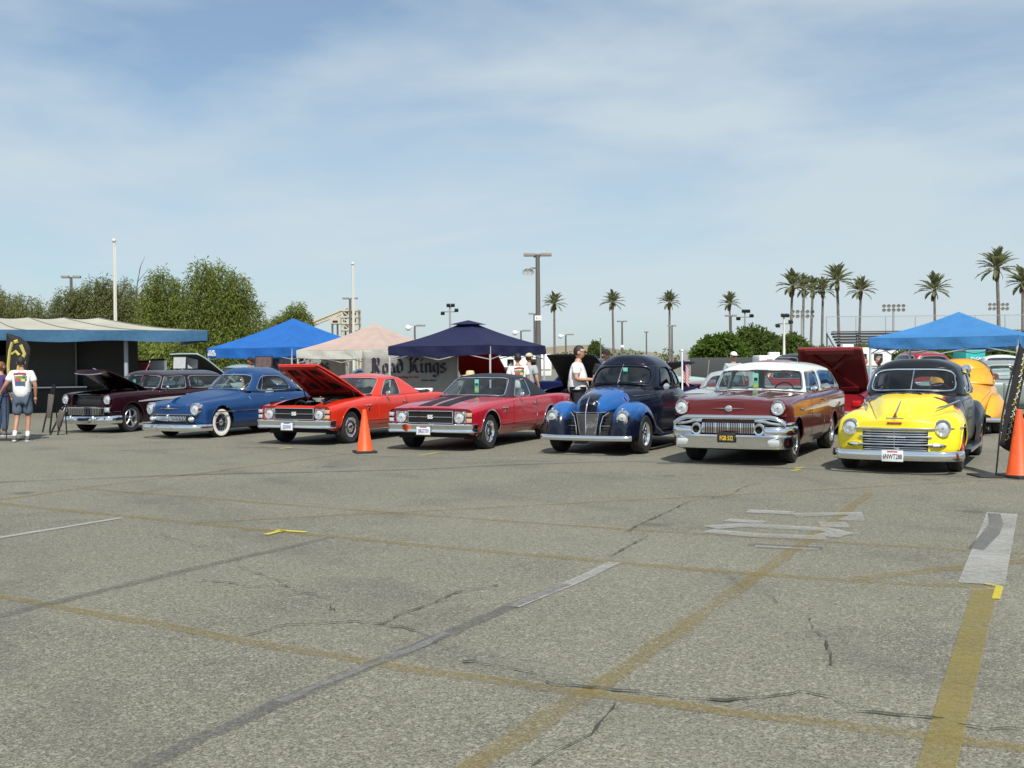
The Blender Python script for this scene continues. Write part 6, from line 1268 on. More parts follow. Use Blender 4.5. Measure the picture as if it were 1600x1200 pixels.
# ------------------------------------------------------------------ other parked cars
def sedan(name, label, pos, yaw, pm, roofm=None, zs=1.0, ls=1.0, hood_open=0, trunk_open=0, cabin=True, rims='disc', gm=None, lid_m=None, cat='car'):
    root = empty(name, pos, -yaw, label, cat, 'show cars parked behind the front row'); root.scale = (.95, ls, zs); roofm = roofm or pm; gm = gm or glass
    st = [(-.78, [(.76, .34), (.86, .44), (.89, .60), (.87, .74), (.80, .80), (.55, .82), (0, .83)]), (-.45, [(.80, .26), (.91, .40), (.94, .60), (.92, .78), (.85, .86), (.56, .89), (0, .90)]), (.3, [(.80, .24), (.93, .40), (.955, .62), (.94, .82), (.87, .90), (.64, .94), (0, .97)]),
          (.9, [(.80, .24), (.93, .40), (.955, .62), (.94, .84), (.88, .92), (.72, .96), (0, .99)]), (2.6, [(.80, .24), (.93, .40), (.955, .62), (.94, .84), (.88, .93), (.72, .95), (0, .97)]), (3.4, [(.80, .26), (.92, .42), (.945, .64), (.93, .84), (.87, .92), (.68, .95), (0, .96)]), (4.3, [(.76, .38), (.85, .46), (.88, .62), (.87, .78), (.82, .85), (.6, .87), (0, .88)])]
    G = loftgrid(st, 60, 4); WH = [(0, .33, .38), (2.95, .33, .37)]
    def key(c, k):
        if k > 4.6 and -.74 < c[1] < .82: return 'hood'
        if k > 4.5 and 1.0 < c[1] < 2.7: return None
        if k > 4.6 and 3.2 < c[1]: return 'deck_lid'
        if k < 3.5 and 1.0 < c[1] < 2.1 and c[2] > .33: return 'door|%d' % (c[0] > 0)
        return 'body'
    ob = shell(root, G, key, {'body': pm, 'hood': pm, 'door': pm, 'deck_lid': pm}, WH, m=4); wells(root, WH, .55, .88); underbody(root, -.6, 4.1, .7); endcap(root, G[0], pm, 'front_panel', dy=.02); endcap(root, G[-1], pm, 'tail_panel', dy=-.02)
    if cabin:
        belt = [(0, .92, .985), (.42, .97, .975), (.72, 1.08, .955), (.83, 1.24, .94), (.86, 2.1, .94), (.84, 2.75, .945), (.70, 3.0, .95), (.4, 3.08, .955), (0, 3.1, .96)]; roof = [(0, 1.38, 1.40), (.38, 1.41, 1.395), (.58, 1.50, 1.38), (.65, 1.62, 1.38), (.67, 2.1, 1.39), (.64, 2.4, 1.375), (.54, 2.52, 1.365), (.3, 2.56, 1.37), (0, 2.58, 1.37)]
        House(belt, roof, .02).build(root, [('windshield', -1.93, 1.93, .05, .92, 6, gm), ('side_window', 3.1, 4.85, .05, .88, 6, gm), ('rear_window', 6.3, 9.7, .1, .88, 6, gm)], 1.47, roofm, roofm, chrome, ms=6, nt_=12); interior(root, 1.15, [1.8, 2.6], .4, .5, .76, .95, vinyl)
    MB().box((0, -.80, .60), (1.1, .04, .2), bev=.01).build('grille', matblack, root)
    for s in (-1, 1): headlight(root, (s*.68, -.80, .66), .085); MB().box((s*.70, 4.30, .68), (.2, .04, .12), bev=.02).build('tail_lamp', redlens, root)
    bumper(root, [(0, -.88, .42), (.5, -.87, .42), (.82, -.80, .42), (.93, -.62, .42)], arcsec(.13, .04), chrome); MB().box((0, 4.38, .45), (1.72, .1, .14), bev=.03).build('rear_bumper', chrome, root)
    for y in (0, 2.95):
        for s in (-1, 1): wheel(root, s*.78, y, .33, .2, rims, .19)
    um = lid_m or mat('hood_underside_dark', (.02, .02, .022), .6)
    if hood_open:
        h = ob['hood']; piv = Vector((0, .85, .97)); h.matrix_local = Matrix.Translation(piv) @ Matrix.Rotation(-hood_open, 4, 'X') @ Matrix.Translation(-piv); h.data.materials.append(um); h.modifiers['thick'].thickness = .04; h.modifiers['thick'].material_offset = 1
        b = MB(); b.box((0, .1, .45), (1.3, 1.4, .06)); b.box((0, .80, .7), (1.42, .03, .4)); b.build('engine_bay', matblack, root, smooth=False); engine(root, .82, .2)
    if trunk_open:
        h = ob['deck_lid']; piv = Vector((0, 3.2, .95)); h.matrix_local = Matrix.Translation(piv) @ Matrix.Rotation(trunk_open, 4, 'X') @ Matrix.Translation(-piv); h.data.materials.append(um); h.modifiers['thick'].thickness = .05; h.modifiers['thick'].material_offset = 1
        b = MB()
        for s in (-1, 1): b.bar((s*.5, 3.25, .90), (-s*.5, 4.2, .80), .08, .03)
        b.bar((-.55, 4.22, .80), (.55, 4.22, .80), .10, .05); b.bar((-.55, 3.25, .88), (.55, 3.25, .88), .1, .05); b.build('lid_brace', um, h, smooth=False)
    return root
redlid = mat('deep_red_underside', (.13, .006, .009), .3, coat=.5); silver = paint('silver_paint', (.36, .38, .38), .3); tealc = paint('pale_teal_paint', (.30, .40, .38), .3); dkred = paint('dark_red_paint', (.24, .006, .010)); navyp = paint('navy_paint', (.008, .012, .06), .25); greyg = paint('grey_green_paint', (.20, .24, .225), .4); whitec = paint('white_car_paint', (.66, .66, .64), .3); amberp = paint('orange_yellow_paint', (.72, .33, .012), .3); gblack = MATS['gloss_black_paint']
def behind(px, Z, back, yaw): p = at(px, 566, Z); return (p.x+back*math.sin(yaw), Z+back*math.cos(yaw), 0)
ford('coupe_car', 'orange yellow rounded coupe parked behind the yellow and black one', behind(1500, 23.0, 3.5, R(24)), R(24)+math.pi, amberp, amberp, False, 'disc').scale = (.95, 1, .93)
sedan('sedan_car', 'red car with its big lid standing open behind the maroon wagon', behind(1290, 23.2, 4.2, R(28)), R(28)+math.pi, dkred, trunk_open=R(62), lid_m=redlid, cabin=False)
sedan('sedan_car', 'silver low coupe parked behind the dark blue coupe', behind(1112, 26.5, 4.2, R(28)), R(28)+math.pi, silver, zs=.93)
sedan('sedan_car', 'black car with its hood standing open right of the navy tent', (1.75, 28.6, 0), R(26), gblack, hood_open=R(36))
sedan('sedan_car', 'black bodied car with a red hood raised under the navy tent', (-.95, 30.6, 0), R(20), gblack, hood_open=R(42), lid_m=mat('bright_red_underside', (.42, .012, .012), .4))
sedan('sedan_car', 'navy car with its hood up behind the dark blue coupe roof', (3.9, 28.8, 0), R(-50), navyp, zs=1.15, hood_open=R(20))
sedan('sedan_car', 'black rounded car far behind the white roofed wagon', (8.6, 38, 0), R(60), gblack, zs=1.25, gm=dkglass)
sedan('sedan_car', 'dark red car with flag behind the silver coupe', (6.2, 32.5, 0), R(70), dkred, zs=1.1)
sedan('sedan_car', 'pale teal car behind the dark maroon wagon', (-9.7, 33.5, 0), R(35), tealc, zs=1.1, hood_open=R(35))
sedan('sedan_car', 'red van roofed car left of the yellow coupe top', (11.8, 36, 0), R(80), dkred, zs=1.28, gm=dkglass)
sedan('sedan_car', 'grey green sedan at the right edge under the blue tent', (15.4, 29.5, 0), R(-78), greyg, zs=1.06)
sedan('sedan_car', 'white sedan beyond the grey green one near the hedge', (19.3, 42, 0), R(15), whitec, zs=1.2)
sedan('sedan_car', 'maroon car parked beyond the two men under the tent', (1.2, 36, 0), R(75), MATS['maroon_paint'], zs=1.05)
sedan('sedan_car', 'white car with dark glass left of the pale teal car', (-13.6, 40, 0), R(60), whitec, zs=1.05)
sedan('sedan_car', 'silver car behind the pink tent and banners', (-6.4, 36, 0), R(60), silver)
sedan('sedan_car', 'pale teal car far behind between the tall pole and white shirted man', (4.0, 46, 0), R(80), tealc)

# ------------------------------------------------------------------ people
skinm = mat('skin_tan', (.36, .185, .115), .55, var=.06); skin2 = mat('skin_fair', (.46, .25, .17), .55, var=.06); hairm = mat('dark_hair', (.018, .014, .012), .6, bump=.5, bscale=60); hairg = mat('grey_hair', (.16, .15, .14), .6, bump=.5, bscale=60)
def cloth(name, c): return mat(name, c, .85, var=.07, vscale=10, bump=.35, bscale=14)
tee = cloth('white_tee', (.74, .74, .73)); greytee = cloth('grey_tee', (.34, .38, .40)); jeans = cloth('blue_jeans', (.045, .07, .13)); shortsm = cloth('slate_shorts', (.075, .105, .15)); blackc = cloth('black_cloth', (.015, .015, .018)); purple = cloth('purple_top', (.06, .03, .13)); sockm = cloth('white_sock', (.70, .70, .68)); shoem = cloth('grey_shoe', (.14, .13, .13))
def skinned(name, V, E, rad, m_, parent, sub=2, extra=None, flat=1.0):
    me = bpy.data.meshes.new(name); me.from_pydata(V, E, []); o = bpy.data.objects.new(name, me); COL.objects.link(o); o.modifiers.new('s', 'SKIN'); sv = me.skin_vertices[0].data
    for i, r in enumerate(rad): sv[i].radius = (r, r) if not isinstance(r, tuple) else r; sv[i].use_root = (i == 0)
    md = o.modifiers.new('u', 'SUBSURF'); md.levels = sub; md.render_levels = sub
    dg = bpy.context.evaluated_depsgraph_get(); me2 = bpy.data.meshes.new_from_object(o.evaluated_get(dg)); bpy.data.objects.remove(o)
    if extra:
        bm = bmesh.new(); bm.from_mesh(me2); t = bpy.data.meshes.new('t'); t.from_pydata(extra.V, [], extra.F); bm.from_mesh(t); bmesh.ops.recalc_face_normals(bm, faces=bm.faces); bm.to_mesh(me2); bm.free()
    me2.materials.clear(); me2.materials.append(m_); me2.polygons.foreach_set('use_smooth', [True]*len(me2.polygons)); return link(bpy.data.objects.new(name, me2), parent)
def person(label, pos, rz, H, shirt, legs, legm, skin=skinm, hair=hairm, cap=None, capw=None, pose={}, glasses=False, print_=None, socks=False, group=None, belly=0):
    """faces local -y; joints may be moved with pose"""
    k = H/1.75; root = empty('person', pos, rz, label, 'person', group)
    J = dict(pel=(0, 0, .95), sp=(0, .01, 1.10), ch=(0, .01, 1.28), nk=(0, .02, 1.46), hd=(0, -.01, 1.55), sl=(-.185, .02, 1.40), sr=(.185, .02, 1.40), el=(-.255, .03, 1.13), er=(.255, .03, 1.13), wl=(-.26, -.06, .89), wr=(.26, -.06, .89), hl=(-.095, 0, .90), hr=(.095, 0, .90), kl=(-.105, -.02, .49), kr=(.105, -.02, .49), al=(-.11, .03, .08), ar=(.11, .03, .08), tl=(-.12, -.15, .035), tr=(.12, -.15, .035)); J.update(pose); J = {a: Vector(b)*k for a, b in J.items()}
    hc = J['hd']+Vector((0, -.015, .085))*k
    ex = MB()       # head with nose, ears, jaw and both hands (joined into the body mesh)
    def face(v):
        v = v.copy(); 
        if v.z < -.1: v.x *= 1+.32*v.z; v.y *= 1+.12*v.z
        if v.y < -.8 and abs(v.x) < .24: v.y -= .17*max(0, 1-abs(v.z+.12)/.3)*(1-abs(v.x)/.24)
        if v.y < -.5 and abs(abs(v.x)-.34) < .2 and abs(v.z-.1) < .16: v.y += .09
        if v.y < -.7 and abs(v.x) < .3 and abs(v.z+.52) < .1: v.y -= .05
        return v
    ex.sphere(hc, (.078*k, .098*k, .118*k), 22, 18, face)
    for s in (-1, 1): ex.sphere(hc+Vector((s*.08, .012, -.005))*k, (.014*k, .03*k, .036*k), 8, 6)
    for w_, e_, s in ((J['wl'], J['el'], -1), (J['wr'], J['er'], 1)):
        d = (w_-e_).normalized(); sd = Vector((0, -1, 0)) if abs(d.y) < .7 else Vector((0, 0, 1)); sd = (sd-d*sd.dot(d)).normalized(); nn = d.cross(sd); pc = w_+d*.05*k; ex.tube([w_-d*.02*k, w_+d*.03*k, w_+d*.085*k], [.024*k, .034*k, .03*k], 8)
        for f, (o, l) in enumerate(((-.027, .066), (-.009, .078), (.009, .074), (.026, .058))):
            b0 = w_+d*.078*k+sd*o*k; ex.tube([b0, b0+d*l*.5*k+nn*.006*k, b0+d*l*.85*k-nn*s*.014*k], [.0088*k, .008*k, .006*k], 6)
        b0 = w_+d*.035*k+sd*.03*k; ex.tube([b0, b0+(d*.5+sd*.8).normalized()*.04*k, b0+(d*.9+sd*.5).normalized()*.066*k], [.011*k, .009*k, .007*k], 6)
    names = ['pel', 'sp', 'ch', 'nk', 'hd', 'sl', 'el', 'wl', 'sr', 'er', 'wr', 'hl', 'kl', 'al', 'hr', 'kr', 'ar']; ix = {n: i for i, n in enumerate(names)}
    E = [(ix[a], ix[b]) for a, b in (('pel', 'sp'), ('sp', 'ch'), ('ch', 'nk'), ('nk', 'hd'), ('ch', 'sl'), ('sl', 'el'), ('el', 'wl'), ('ch', 'sr'), ('sr', 'er'), ('er', 'wr'), ('pel', 'hl'), ('hl', 'kl'), ('kl', 'al'), ('pel', 'hr'), ('hr', 'kr'), ('kr', 'ar'))]
    rad = {'pel': .125, 'sp': .12, 'ch': .135, 'nk': .055, 'hd': .06, 'sl': .06, 'sr': .06, 'el': .042, 'er': .042, 'wl': .027, 'wr': .027, 'hl': .085, 'hr': .085, 'kl': .056, 'kr': .056, 'al': .036, 'ar': .036}
    skinned('body', [J[n] for n in names], E, [rad[n]*k for n in names], skin, root, 2, ex)
    # shirt over torso and upper arms
    hem = J['pel']+Vector((0, 0, -.10))*k; sn = [hem, J['sp'], J['ch']+Vector((0, 0, .03))*k, J['nk']-Vector((0, 0, .03))*k, J['sl'], J['sl'].lerp(J['el'], .72), J['sr'], J['sr'].lerp(J['er'], .72)]
    skinned('shirt', sn, [(0, 1), (1, 2), (2, 3), (2, 4), (4, 5), (2, 6), (6, 7)], [r*k for r in ((.178+belly, .145), (.168+belly, .14), (.165, .13), (.075, .075), (.085, .085), (.078, .078), (.085, .085), (.078, .078))] if 0 else [((.185+belly)*k, (.185+belly)*k), ((.175+belly)*k,)*2, (.165*k,)*2, (.078*k,)*2, (.088*k,)*2, (.075*k,)*2, (.088*k,)*2, (.075*k,)*2], shirt, root)
    f_ = .93 if legs == 'pants' else .82
    kn = lambda h, kk, a: [h, kk, kk.lerp(a, f_)] if legs == 'pants' else [h, h.lerp(kk, .55), h.lerp(kk, .95)]
    Lg = kn(J['hl'], J['kl'], J['al']); Rg = kn(J['hr'], J['kr'], J['ar']); rr = [.115, .085, .072] if legs == 'pants' else [.118, .11, .108]
    skinned(legs if legs == 'pants' else 'shorts', [J['pel']-Vector((0, 0, .02))*k]+Lg+Rg, [(0, 1), (1, 2), (2, 3), (0, 4), (4, 5), (5, 6)], [.15*k]+[r*k for r in rr]*2, legm, root)
    for a, t in (('al', 'tl'), ('ar', 'tr')):
        A, T = J[a], J[t]; d = T-A; d.z = 0; d.normalize(); zf = A.z-.08*k
        b = MB(); b.tube([A-d*.05*k+Vector((0, 0, -.025*k)), A+d*.03*k+Vector((0, 0, -.02*k)), A+d*.12*k+Vector((0, 0, -.04*k)), A+d*.19*k+Vector((0, 0, -.052*k))], [.036*k, .046*k, .042*k, .026*k], 10); sh = b.build('shoe', shoem, root)
        b = MB(); b.tube([A-d*.07*k+Vector((0, 0, -.072*k)), A+d*.05*k+Vector((0, 0, -.072*k)), A+d*.2*k+Vector((0, 0, -.072*k))], [.036*k, .045*k, .036*k], 10); so = b.build('sole', sockm, sh)
        for v in so.data.vertices: v.co.z = zf+(v.co.z-zf)*.3+.002
        if socks: K_ = J['kl' if a == 'al' else 'kr']; skinned('sock', [A, A.lerp(K_, .12), A.lerp(K_, .34)], [(0, 1), (1, 2)], [.044*k, .046*k, .05*k], sockm, root, 1)
    if hair:
        b = MB(); b.sphere(hc+Vector((0, .014, .022))*k, (.086*k, .104*k, .112*k), 20, 14); G_ = bmesh.new(); o = b.build('hair', hair, root); bm = bmesh.new(); bm.from_mesh(o.data)
        bmesh.ops.delete(bm, geom=[v for v in bm.verts if (v.co.y < hc.y-.035*k and v.co.z < hc.z+.065*k) or v.co.z < hc.z-.06*k], context='VERTS'); bm.to_mesh(o.data); bm.free(); G_.free()
    if cap:
        b = MB(); b.sphere(hc+Vector((0, .01, .05))*k, (.092*k, .108*k, .085*k), 20, 12, lambda v: Vector((v.x, v.y, max(v.z, -.12)))); c_ = b.build('cap', cap, root); b = MB(); G = [[(hc.x+math.sin(t)*.085*k*(1+.1*r_), hc.y-math.cos(t)*(.09+.08*r_)*k, hc.z+(.052-.018*r_)*k) for t in np.linspace(-1.1, 1.1, 9)] for r_ in (0, .5, 1)]; b.grid(G); o = b.build('cap_brim', capw or cap, c_); md = o.modifiers.new('t', 'SOLIDIFY'); md.thickness = .006
    if glasses:
        b = MB()
        for s in (-1, 1): b.sphere(hc+Vector((s*.034, -.098, .014))*k, (.03*k, .012*k, .021*k), 12, 8); b.bar(hc+Vector((s*.064, -.09, .02))*k, hc+Vector((s*.082, .0, .018))*k, .006)
        b.bar(hc+Vector((-.02, -.108, .018))*k, hc+Vector((.02, -.108, .018))*k, .007); b.build('sunglasses', black, root)
    else:
        b = MB()
        for s in (-1, 1): b.sphere(hc+Vector((s*.031, -.088, .014))*k, (.013*k, .008*k, .008*k), 8, 6)
        b.build('eyes', matblack, root)
    if print_: print_(root, J, k)
    return root
def back_print(root, J, k):      # printed picture across the shoulder blades (abstract colour patches)
    cz = J['ch'].z-.02; yb = J['ch'].y+.176*k; rng = random.Random(3)
    for nm, c, x, z, w, h in (('print_arch', (.30, .06, .07), 0, .13, .26, .055), ('print_band', (.12, .28, .07), -.02, .06, .22, .07), ('print_patch', (.45, .07, .09), .05, .02, .12, .07), ('print_patch', (.55, .50, .10), -.06, .01, .08, .06), ('print_band', (.05, .10, .22), .0, -.06, .20, .08), ('print_patch', (.06, .05, .06), -.08, .05, .05, .12)):
        n = 9; G = [[(x+w*(u-.5), yb-.16*(x+w*(u-.5))**2/.1*.35+.003+.002*t, cz+z+h*(t-.5)+(.02*(1-(2*u-1)**2) if nm == 'print_arch' else 0)+rng.uniform(-.004, .004)) for u in np.linspace(0, 1, n)] for t in (0, .5, 1)]; MB().grid(G).build(nm, mat(nm+str(c), c, .85), root)
p = gnd(36, 689); person('man in white printed tee, slate shorts and white socks walking away', (p.x, p.y, 0), math.pi+R(12), 1.80, tee, 'shorts', shortsm, pose=dict(el=(-.27, .05, 1.14), wl=(-.25, -.02, .90), er=(.30, .10, 1.17), wr=(.42, .02, 1.0), kl=(-.10, -.06, .50), al=(-.10, .06, .08), tl=(-.11, -.12, .035), kr=(.10, .02, .50), ar=(.12, .22, .10), tr=(.14, .06, .035), hd=(.02, -.02, 1.55)), socks=True, print_=back_print, belly=.012)
p = gnd(0, 682); person('person in purple top and jeans at the left edge', (p.x-.05, p.y+.2, 0), math.pi-R(20), 1.70, purple, 'pants', jeans, hair=mat('auburn_hair', (.16, .06, .025), .6))
def hem_badge(root, J, k):
    b = MB(); b.lathe([(0, -.004), (.055, -.003), (.06, .004)], (.19*k, -.05, J['pel'].z+.03), 'X', 16, rot=None); b.build('shirt_emblem', black, root)
person('man in white shirt and sunglasses standing beside the dark blue coupe', (1.30, 21.1, 0), R(82), 1.91, tee, 'pants', blackc, skin2, hairm, glasses=True, print_=hem_badge, pose=dict(er=(.27, .02, 1.16), wr=(.16, -.24, 1.15), el=(-.27, .02, 1.16), wl=(-.14, -.25, 1.15)), belly=.035)
person('man in dark cap behind the dark blue coupe roof', (2.10, 24.2, 0), R(20), 1.87, blackc, 'pants', jeans, skin2, hairm, cap=blackc)
person('dark haired man in printed white tee under the navy tent', (.15, 27.0, 0), math.pi+R(10), 1.82, tee, 'pants', jeans, print_=back_print)
person('man in tan cap and grey tee under the navy tent', (.44, 28.0, 0), math.pi-R(35), 1.83, greytee, 'pants', jeans, skin2, cap=cloth('tan_cap', (.50, .42, .28)))
p = at(1146, 566, 30); person('man in white cap behind the white roofed wagon', (p.x, 30, 0), R(10), 1.84, greytee, 'pants', jeans, skin2, cap=cloth('white_cap', (.72, .72, .70)), glasses=True)
p = at(391, 566, 33); person('man in dark cap behind the satin blue coupe', (p.x, 33, 0), R(40), 1.82, cloth('blue_shirt', (.06, .12, .25)), 'pants', jeans, cap=blackc)
p = at(1374, 566, 27); person('grey haired person in white shirt left of the yellow coupe roof', (p.x, 27, 0), R(-60), 1.68, tee, 'pants', jeans, skin2, hairg)
p = at(1350, 566, 30); person('person in teal shirt beside the red open lid', (p.x, 30, 0), R(30), 1.66, cloth('teal_shirt', (.05, .30, .36)), 'pants', jeans, hair=hairm)
# ------------------------------------------------------------------ small things
conem = mat('cone_orange', (.74, .085, .012), .5, var=.16, vscale=14); 
def cone(label, px, py, h, bw):
    p = gnd(px, py); root = empty('traffic_cone', (p.x, p.y, 0), R(20), label, 'traffic cone', 'orange traffic cones')
    b = MB(); b.box((0, 0, .022), (bw, bw, .044), bev=.012); b.build('base', mat('cone_base', (.02, .02, .02), .7), root); b = MB(); b.lathe([(bw*.40, .044), (bw*.37, .06), (.035, h-.015), (.030, h), (.018, h), (.018, h-.05)], n=28); b.build('cone_body', conem, root)
cone('orange traffic cone standing between the two pickup cars', 570, 707.5, .78, .38); cone('larger orange traffic cone at the right edge by the black flag', 1592, 746, .92, .42)
def feather(label, base, w, z0, z1, lean, strokes, rz=0, foot=True):
    root = empty('feather_flag', base, rz, label, 'flag'); b = MB(); P = [(0, 0, 0), (lean*.3, 0, (z1)*.5), (lean, 0, z1)]; b.tube([tuple(p_) for p_ in catmull(P, 10)], .012, 8); b.build('flag_pole', black, root)
    if foot: b = MB(); b.box((0, 0, .012), (.62, .45, .02), bev=.006); b.build('foot_plate', black, root)
    G = []; n = 16
    for i in range(n):
        t = i/(n-1); z = z0+(z1-z0)*t; xc = lean*(z/z1)**1.3; ww = w*(.75+.25*t)*(1 if t < .72 else math.cos((t-.72)/.28*math.pi/2)**.6+.02); G.append([(xc+ww*u, .05*math.sin(u*5+t*4)*u, z-.10*u*(1-t)) for u in np.linspace(0, 1, 7)])
    f = MB().grid(G).build('flag_cloth', cloth('flag_black', (.015, .014, .016)), root); md = f.modifiers.new('t', 'SOLIDIFY'); md.thickness = .003; GG = np.array(G)
    for (u0, t0, pts, r, c) in strokes:
        Q = []
        for du, dt in pts:
            u, t = min(.97, max(.03, u0+du)), min(.97, max(.02, t0+dt)); a = GG[int(t*(n-1))]; e = GG[min(n-1, int(t*(n-1))+1)]; fr_ = t*(n-1)-int(t*(n-1)); row = a*(1-fr_)+e*fr_; q_ = u*6; i0 = min(5, int(q_)); v = row[i0]*(1-(q_-i0))+row[i0+1]*(q_-i0); Q.append((v[0], v[1]-.008, v[2]))
        MB().tube(Q, r, 5).build('flag_print', c, f)
gold = mat('flag_gold', (.50, .42, .10), .7); pale = mat('flag_pale', (.60, .57, .42), .7); rs = random.Random(5); STR = []
for i in range(15): STR.append((rs.uniform(.36, .48), .08+i*.055, [(0, 0), (.14, .02), (.05, .035), (.24, .03), (.12, .055)], .008, gold if i % 3 == 0 else pale))
p = gnd(1556, 744); feather('black feather flag with gold script leaning beside the right cone', (p.x, p.y, 0), .19, .42, 1.80, .33, STR, 0)
STR = [(.5, .55, [(-.38, -.3), (-.42, -.1), (-.36, .15), (-.2, .3)], .03, gold), (.5, .55, [(.1, -.3), (.12, -.1), (.3, .12), (.15, .26)], .035, gold), (.5, .5, [(-.2, -.2), (0, -.12), (.2, -.2)], .03, gold), (.5, .6, [(-.25, .05), (-.08, .1), (.1, .04)], .03, gold), (.5, .6, [(-.1, .25), (.1, .27)], .04, gold), (.5, .38, [(-.15, -.05), (.1, .0)], .025, pale)]
p = at(8, 566, 23.5); feather('black feather flag with gold pattern behind the walking man', (p.x, 23.5, 0), .52, 1.05, 2.32, .05, STR, 0)
# folded easels leaning by the dark maroon wagon
def easel(label, px, py, h, lean):
    p = gnd(px, py); root = empty('folded_easel', (p.x, p.y, 0), R(-25), label, 'easel', 'folded display easels')
    for s in (-1, 1): b = MB(); b.bar((s*.12, 0, 0), (s*.03+lean, .12, h), .03); b.build('leg', black, root, smooth=False)
    b = MB(); b.bar((0, .38, 0), (lean*.8, .14, h*.8), .025); b.build('rear_leg', black, root, smooth=False); b = MB(); b.box((lean*.55, .06, h*.55), (.16, .05, h*.5), ry=math.atan2(lean, h), bev=.01); b.build('case', mat('easel_case', (.12, .10, .09), .6), root)
easel('taller folded black easel in front of the food stand counter', 72, 676, 1.15, .16); easel('shorter folded easel leaning at the dark wagon bumper', 84, 680, .72, .28)
def board(label, px, py, Z, w, h, pic):
    p = at(px, py, Z); root = empty('picture_board', (p.x, Z, 0), R(-8), label, 'board', 'framed display boards'); b = MB(); b.box((0, 0, p.z), (w, .03, h), rx=R(-8)); b.build('frame', black, root, smooth=False); b = MB(); b.box((0, -.022, p.z), (w*.88, .01, h*.86), rx=R(-8)); b.build('picture', pic, root, smooth=False)
    for s in (-1, 1): b = MB(); b.bar((s*w*.4, .05, 0), (s*w*.3, .04, p.z), .03); b.build('leg', black, root, smooth=False)
gp = mat('board_grey', (.38, .40, .41), .6, var=.08); board('left framed grey display board behind the dark wagon roof', 281, 567, 33, .44, .40, gp); board('right framed grey display board behind the dark wagon roof', 301, 567, 33.2, .40, .40, gp); board('dark framed picture board behind the satin blue coupe', 412, 566, 32, .55, .36, mat('board_dark', (.10, .06, .06), .5, var=.4, vscale=6)); 
def onroot(root_pos, yaw, sc, l): x, y = l[0]*sc[0], l[1]*sc[1]; return Vector((root_pos[0]+x*math.cos(yaw)+y*math.sin(yaw), root_pos[1]-x*math.sin(yaw)+y*math.cos(yaw), l[2]*sc[2]))
tagm = mat('tag_green', (.16, .52, .42), .6); tagy = mat('tag_lime', (.45, .65, .08), .6)
def etag(label, rp, yaw, sc, l):
    p = onroot(rp, yaw, sc, l); root = empty('entry_tag', p, -yaw, label, 'entry tag', 'green entry tags in windshields'); MB().box((0, 0, 0), (.085, .004, .26)).build('card', tagm, root, smooth=False); MB().box((0, -.004, -.075), (.085, .002, .06)).build('stripe', tagy, root, smooth=False); MB().box((0, -.004, .03), (.06, .002, .05)).build('print', matblack, root, smooth=False); strip(root, [(0, 0, .13), (0, .01, .2)], .004, black, 'hook')
etag('green entry tag in the windshield of the striped red pickup car', (-1.2, 20.4), R(24.5), (.945, .97, 1), (.0, 1.24, 1.14)); etag('green entry tag in the windshield of the white roofed wagon', (3.66, 17.25), R(26.5), (.935, 1, 1), (-.02, 1.02, 1.26)); etag('green entry tag in the windshield of the dark maroon wagon', (-9.85, 26.3), R(24), (.84, .92, 1), (-.1, 1.1, 1.12)); etag('green entry tag in the windshield of the dark blue coupe', (1.56, 19.14), R(26), (1, 1, 1), (.08, 1.08, 1.36))
# straw hat behind the striped pickup, cloth on the orange bed, flag, folding chair
p = at(716, 580, 23.2); b = MB(); b.lathe([(0, .11), (.07, .105), (.085, .08), (.095, .01), (.19, .0), (.195, .006), (.10, .02)], n=24); o = b.build('straw_hat', mat('straw', (.58, .47, .26), .8, bump=.5, bscale=80)); rp = onroot((-1.2, 20.4), R(24.5), (.945, .97, 1), (-.52, 1.95, 1.335)); o.location = rp; tag(o, 'pale straw hat lying on the black pickup roof', 'hat')
b = MB(); rs = random.Random(8); G = [[(x, y, .035+.045*math.sin(x*9+y*5)*math.cos(y*7)+rs.uniform(0, .02)) for x in np.linspace(-.45, .45, 12)] for y in np.linspace(-.3, .3, 9)]; o = b.grid(G).build('car_cover', blackc); rp = onroot((-4.02, 22.07), R(25), (.945, .97, 1), (.30, 3.25, .935)); o.location = rp; o.rotation_euler = (0, 0, R(-25)); md = o.modifiers.new('t', 'SOLIDIFY'); md.thickness = .03; tag(o, 'crumpled black cloth on the bed of the orange pickup car', 'cloth')
b = MB(); b.box((0, 0, .05), (.5, .3, .08), bev=.02); o = b.build('white_case', white); rp = onroot((-4.02, 22.07), R(25), (.945, .97, 1), (.45, 3.75, .93)); o.location = rp; tag(o, 'white flat case on the bed of the orange pickup car', 'case')
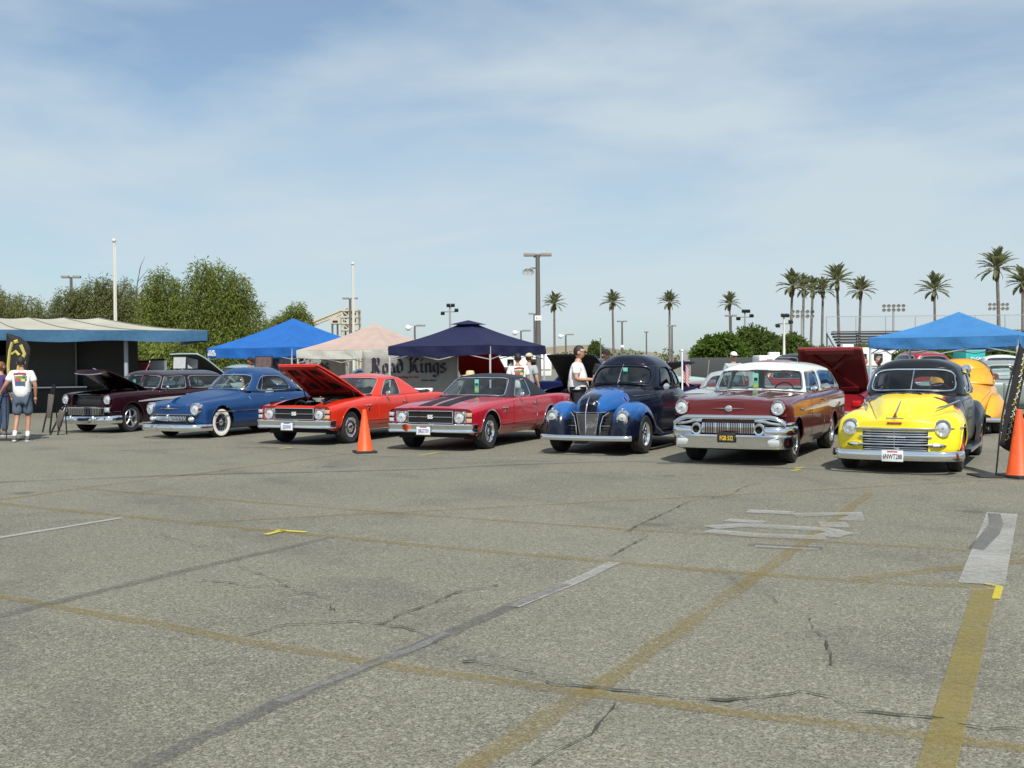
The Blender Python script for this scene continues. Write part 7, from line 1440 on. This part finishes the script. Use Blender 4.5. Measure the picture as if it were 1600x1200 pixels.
def usflag():
    Z = 27; p = at(1066, 600, Z); top = at(1066, 548, Z).z; root = empty('flag_on_pole', (p.x, Z, 0), R(-10), 'small striped flag on a white pole behind the dark blue coupe', 'flag'); b = MB(); b.tube([(0, 0, .4), (0, 0, top)], .02, 8); b.sphere((0, 0, top), .035, 10, 8); b.build('flag_pole', white, root)
    rc, wc, bc = mat('flag_red', (.45, .02, .03), .7), mat('flag_white', (.70, .70, .70), .7), mat('flag_blue', (.02, .03, .16), .7); h = .5; L_ = .15
    for i in range(13):
        G = [[(.02+L_*u, .05*math.sin(u*9), top-.22-h*(i+t)/13-.22*u) for u in np.linspace(0, 1, 10)] for t in (0, 1)]; MB().grid(G).build('stripe', rc if i % 2 == 0 else wc, root)
    G = [[(.02+L_*.42*u, .05*math.sin(u*.42*9)-.006, top-.22-h*t*7/13-.22*u*.42) for u in np.linspace(0, 1, 6)] for t in (0, 1)]; MB().grid(G).build('canton', bc, root)
usflag()
def chair():
    p = gnd(1563, 676); root = empty('folding_chair', (p.x, p.y, 0), R(30), 'blue folding chair behind the yellow coupe', 'chair'); bc = cloth('chair_blue', (.10, .22, .36)); b = MB(); b.box((0, .02, .42), (.5, .45, .03)); b.build('seat', bc, root, smooth=False); b = MB(); b.box((0, .26, .72), (.5, .03, .28), rx=R(-10)); b.build('backrest', bc, root, smooth=False)
    for s in (-1, 1):
        for a, c in (((s*.25, -.22, 0), (s*.25, .24, .43)), ((s*.25, .26, 0), (s*.25, -.2, .43)), ((s*.25, .22, .40), (s*.25, .30, .86))): b = MB(); b.tube([a, c], .012, 6); b.build('leg', steel, root)
chair()
def bin_thing(name, label, px, Z, w, h, m_, cat):
    p = at(px, 566, Z); root = empty(name, (p.x, Z, 0), R(8), label, cat); b = MB(); b.box((0, 0, h/2), (w, .6, h), bev=.03); b.build('body', m_, root); b = MB(); b.box((0, 0, h+.03), (w*1.04, .64, .06), bev=.02); b.build('lid', black, root)
bin_thing('vendor_cabinet', 'red and white vendor cabinet beyond the stand post', 233, 44, 1.0, 1.75, mat('cabinet_red', (.36, .12, .12), .5, var=.3, vscale=3), 'cabinet'); bin_thing('vendor_cabinet', 'white vendor cabinet right of the red one', 247, 44, .6, 1.8, white, 'cabinet')
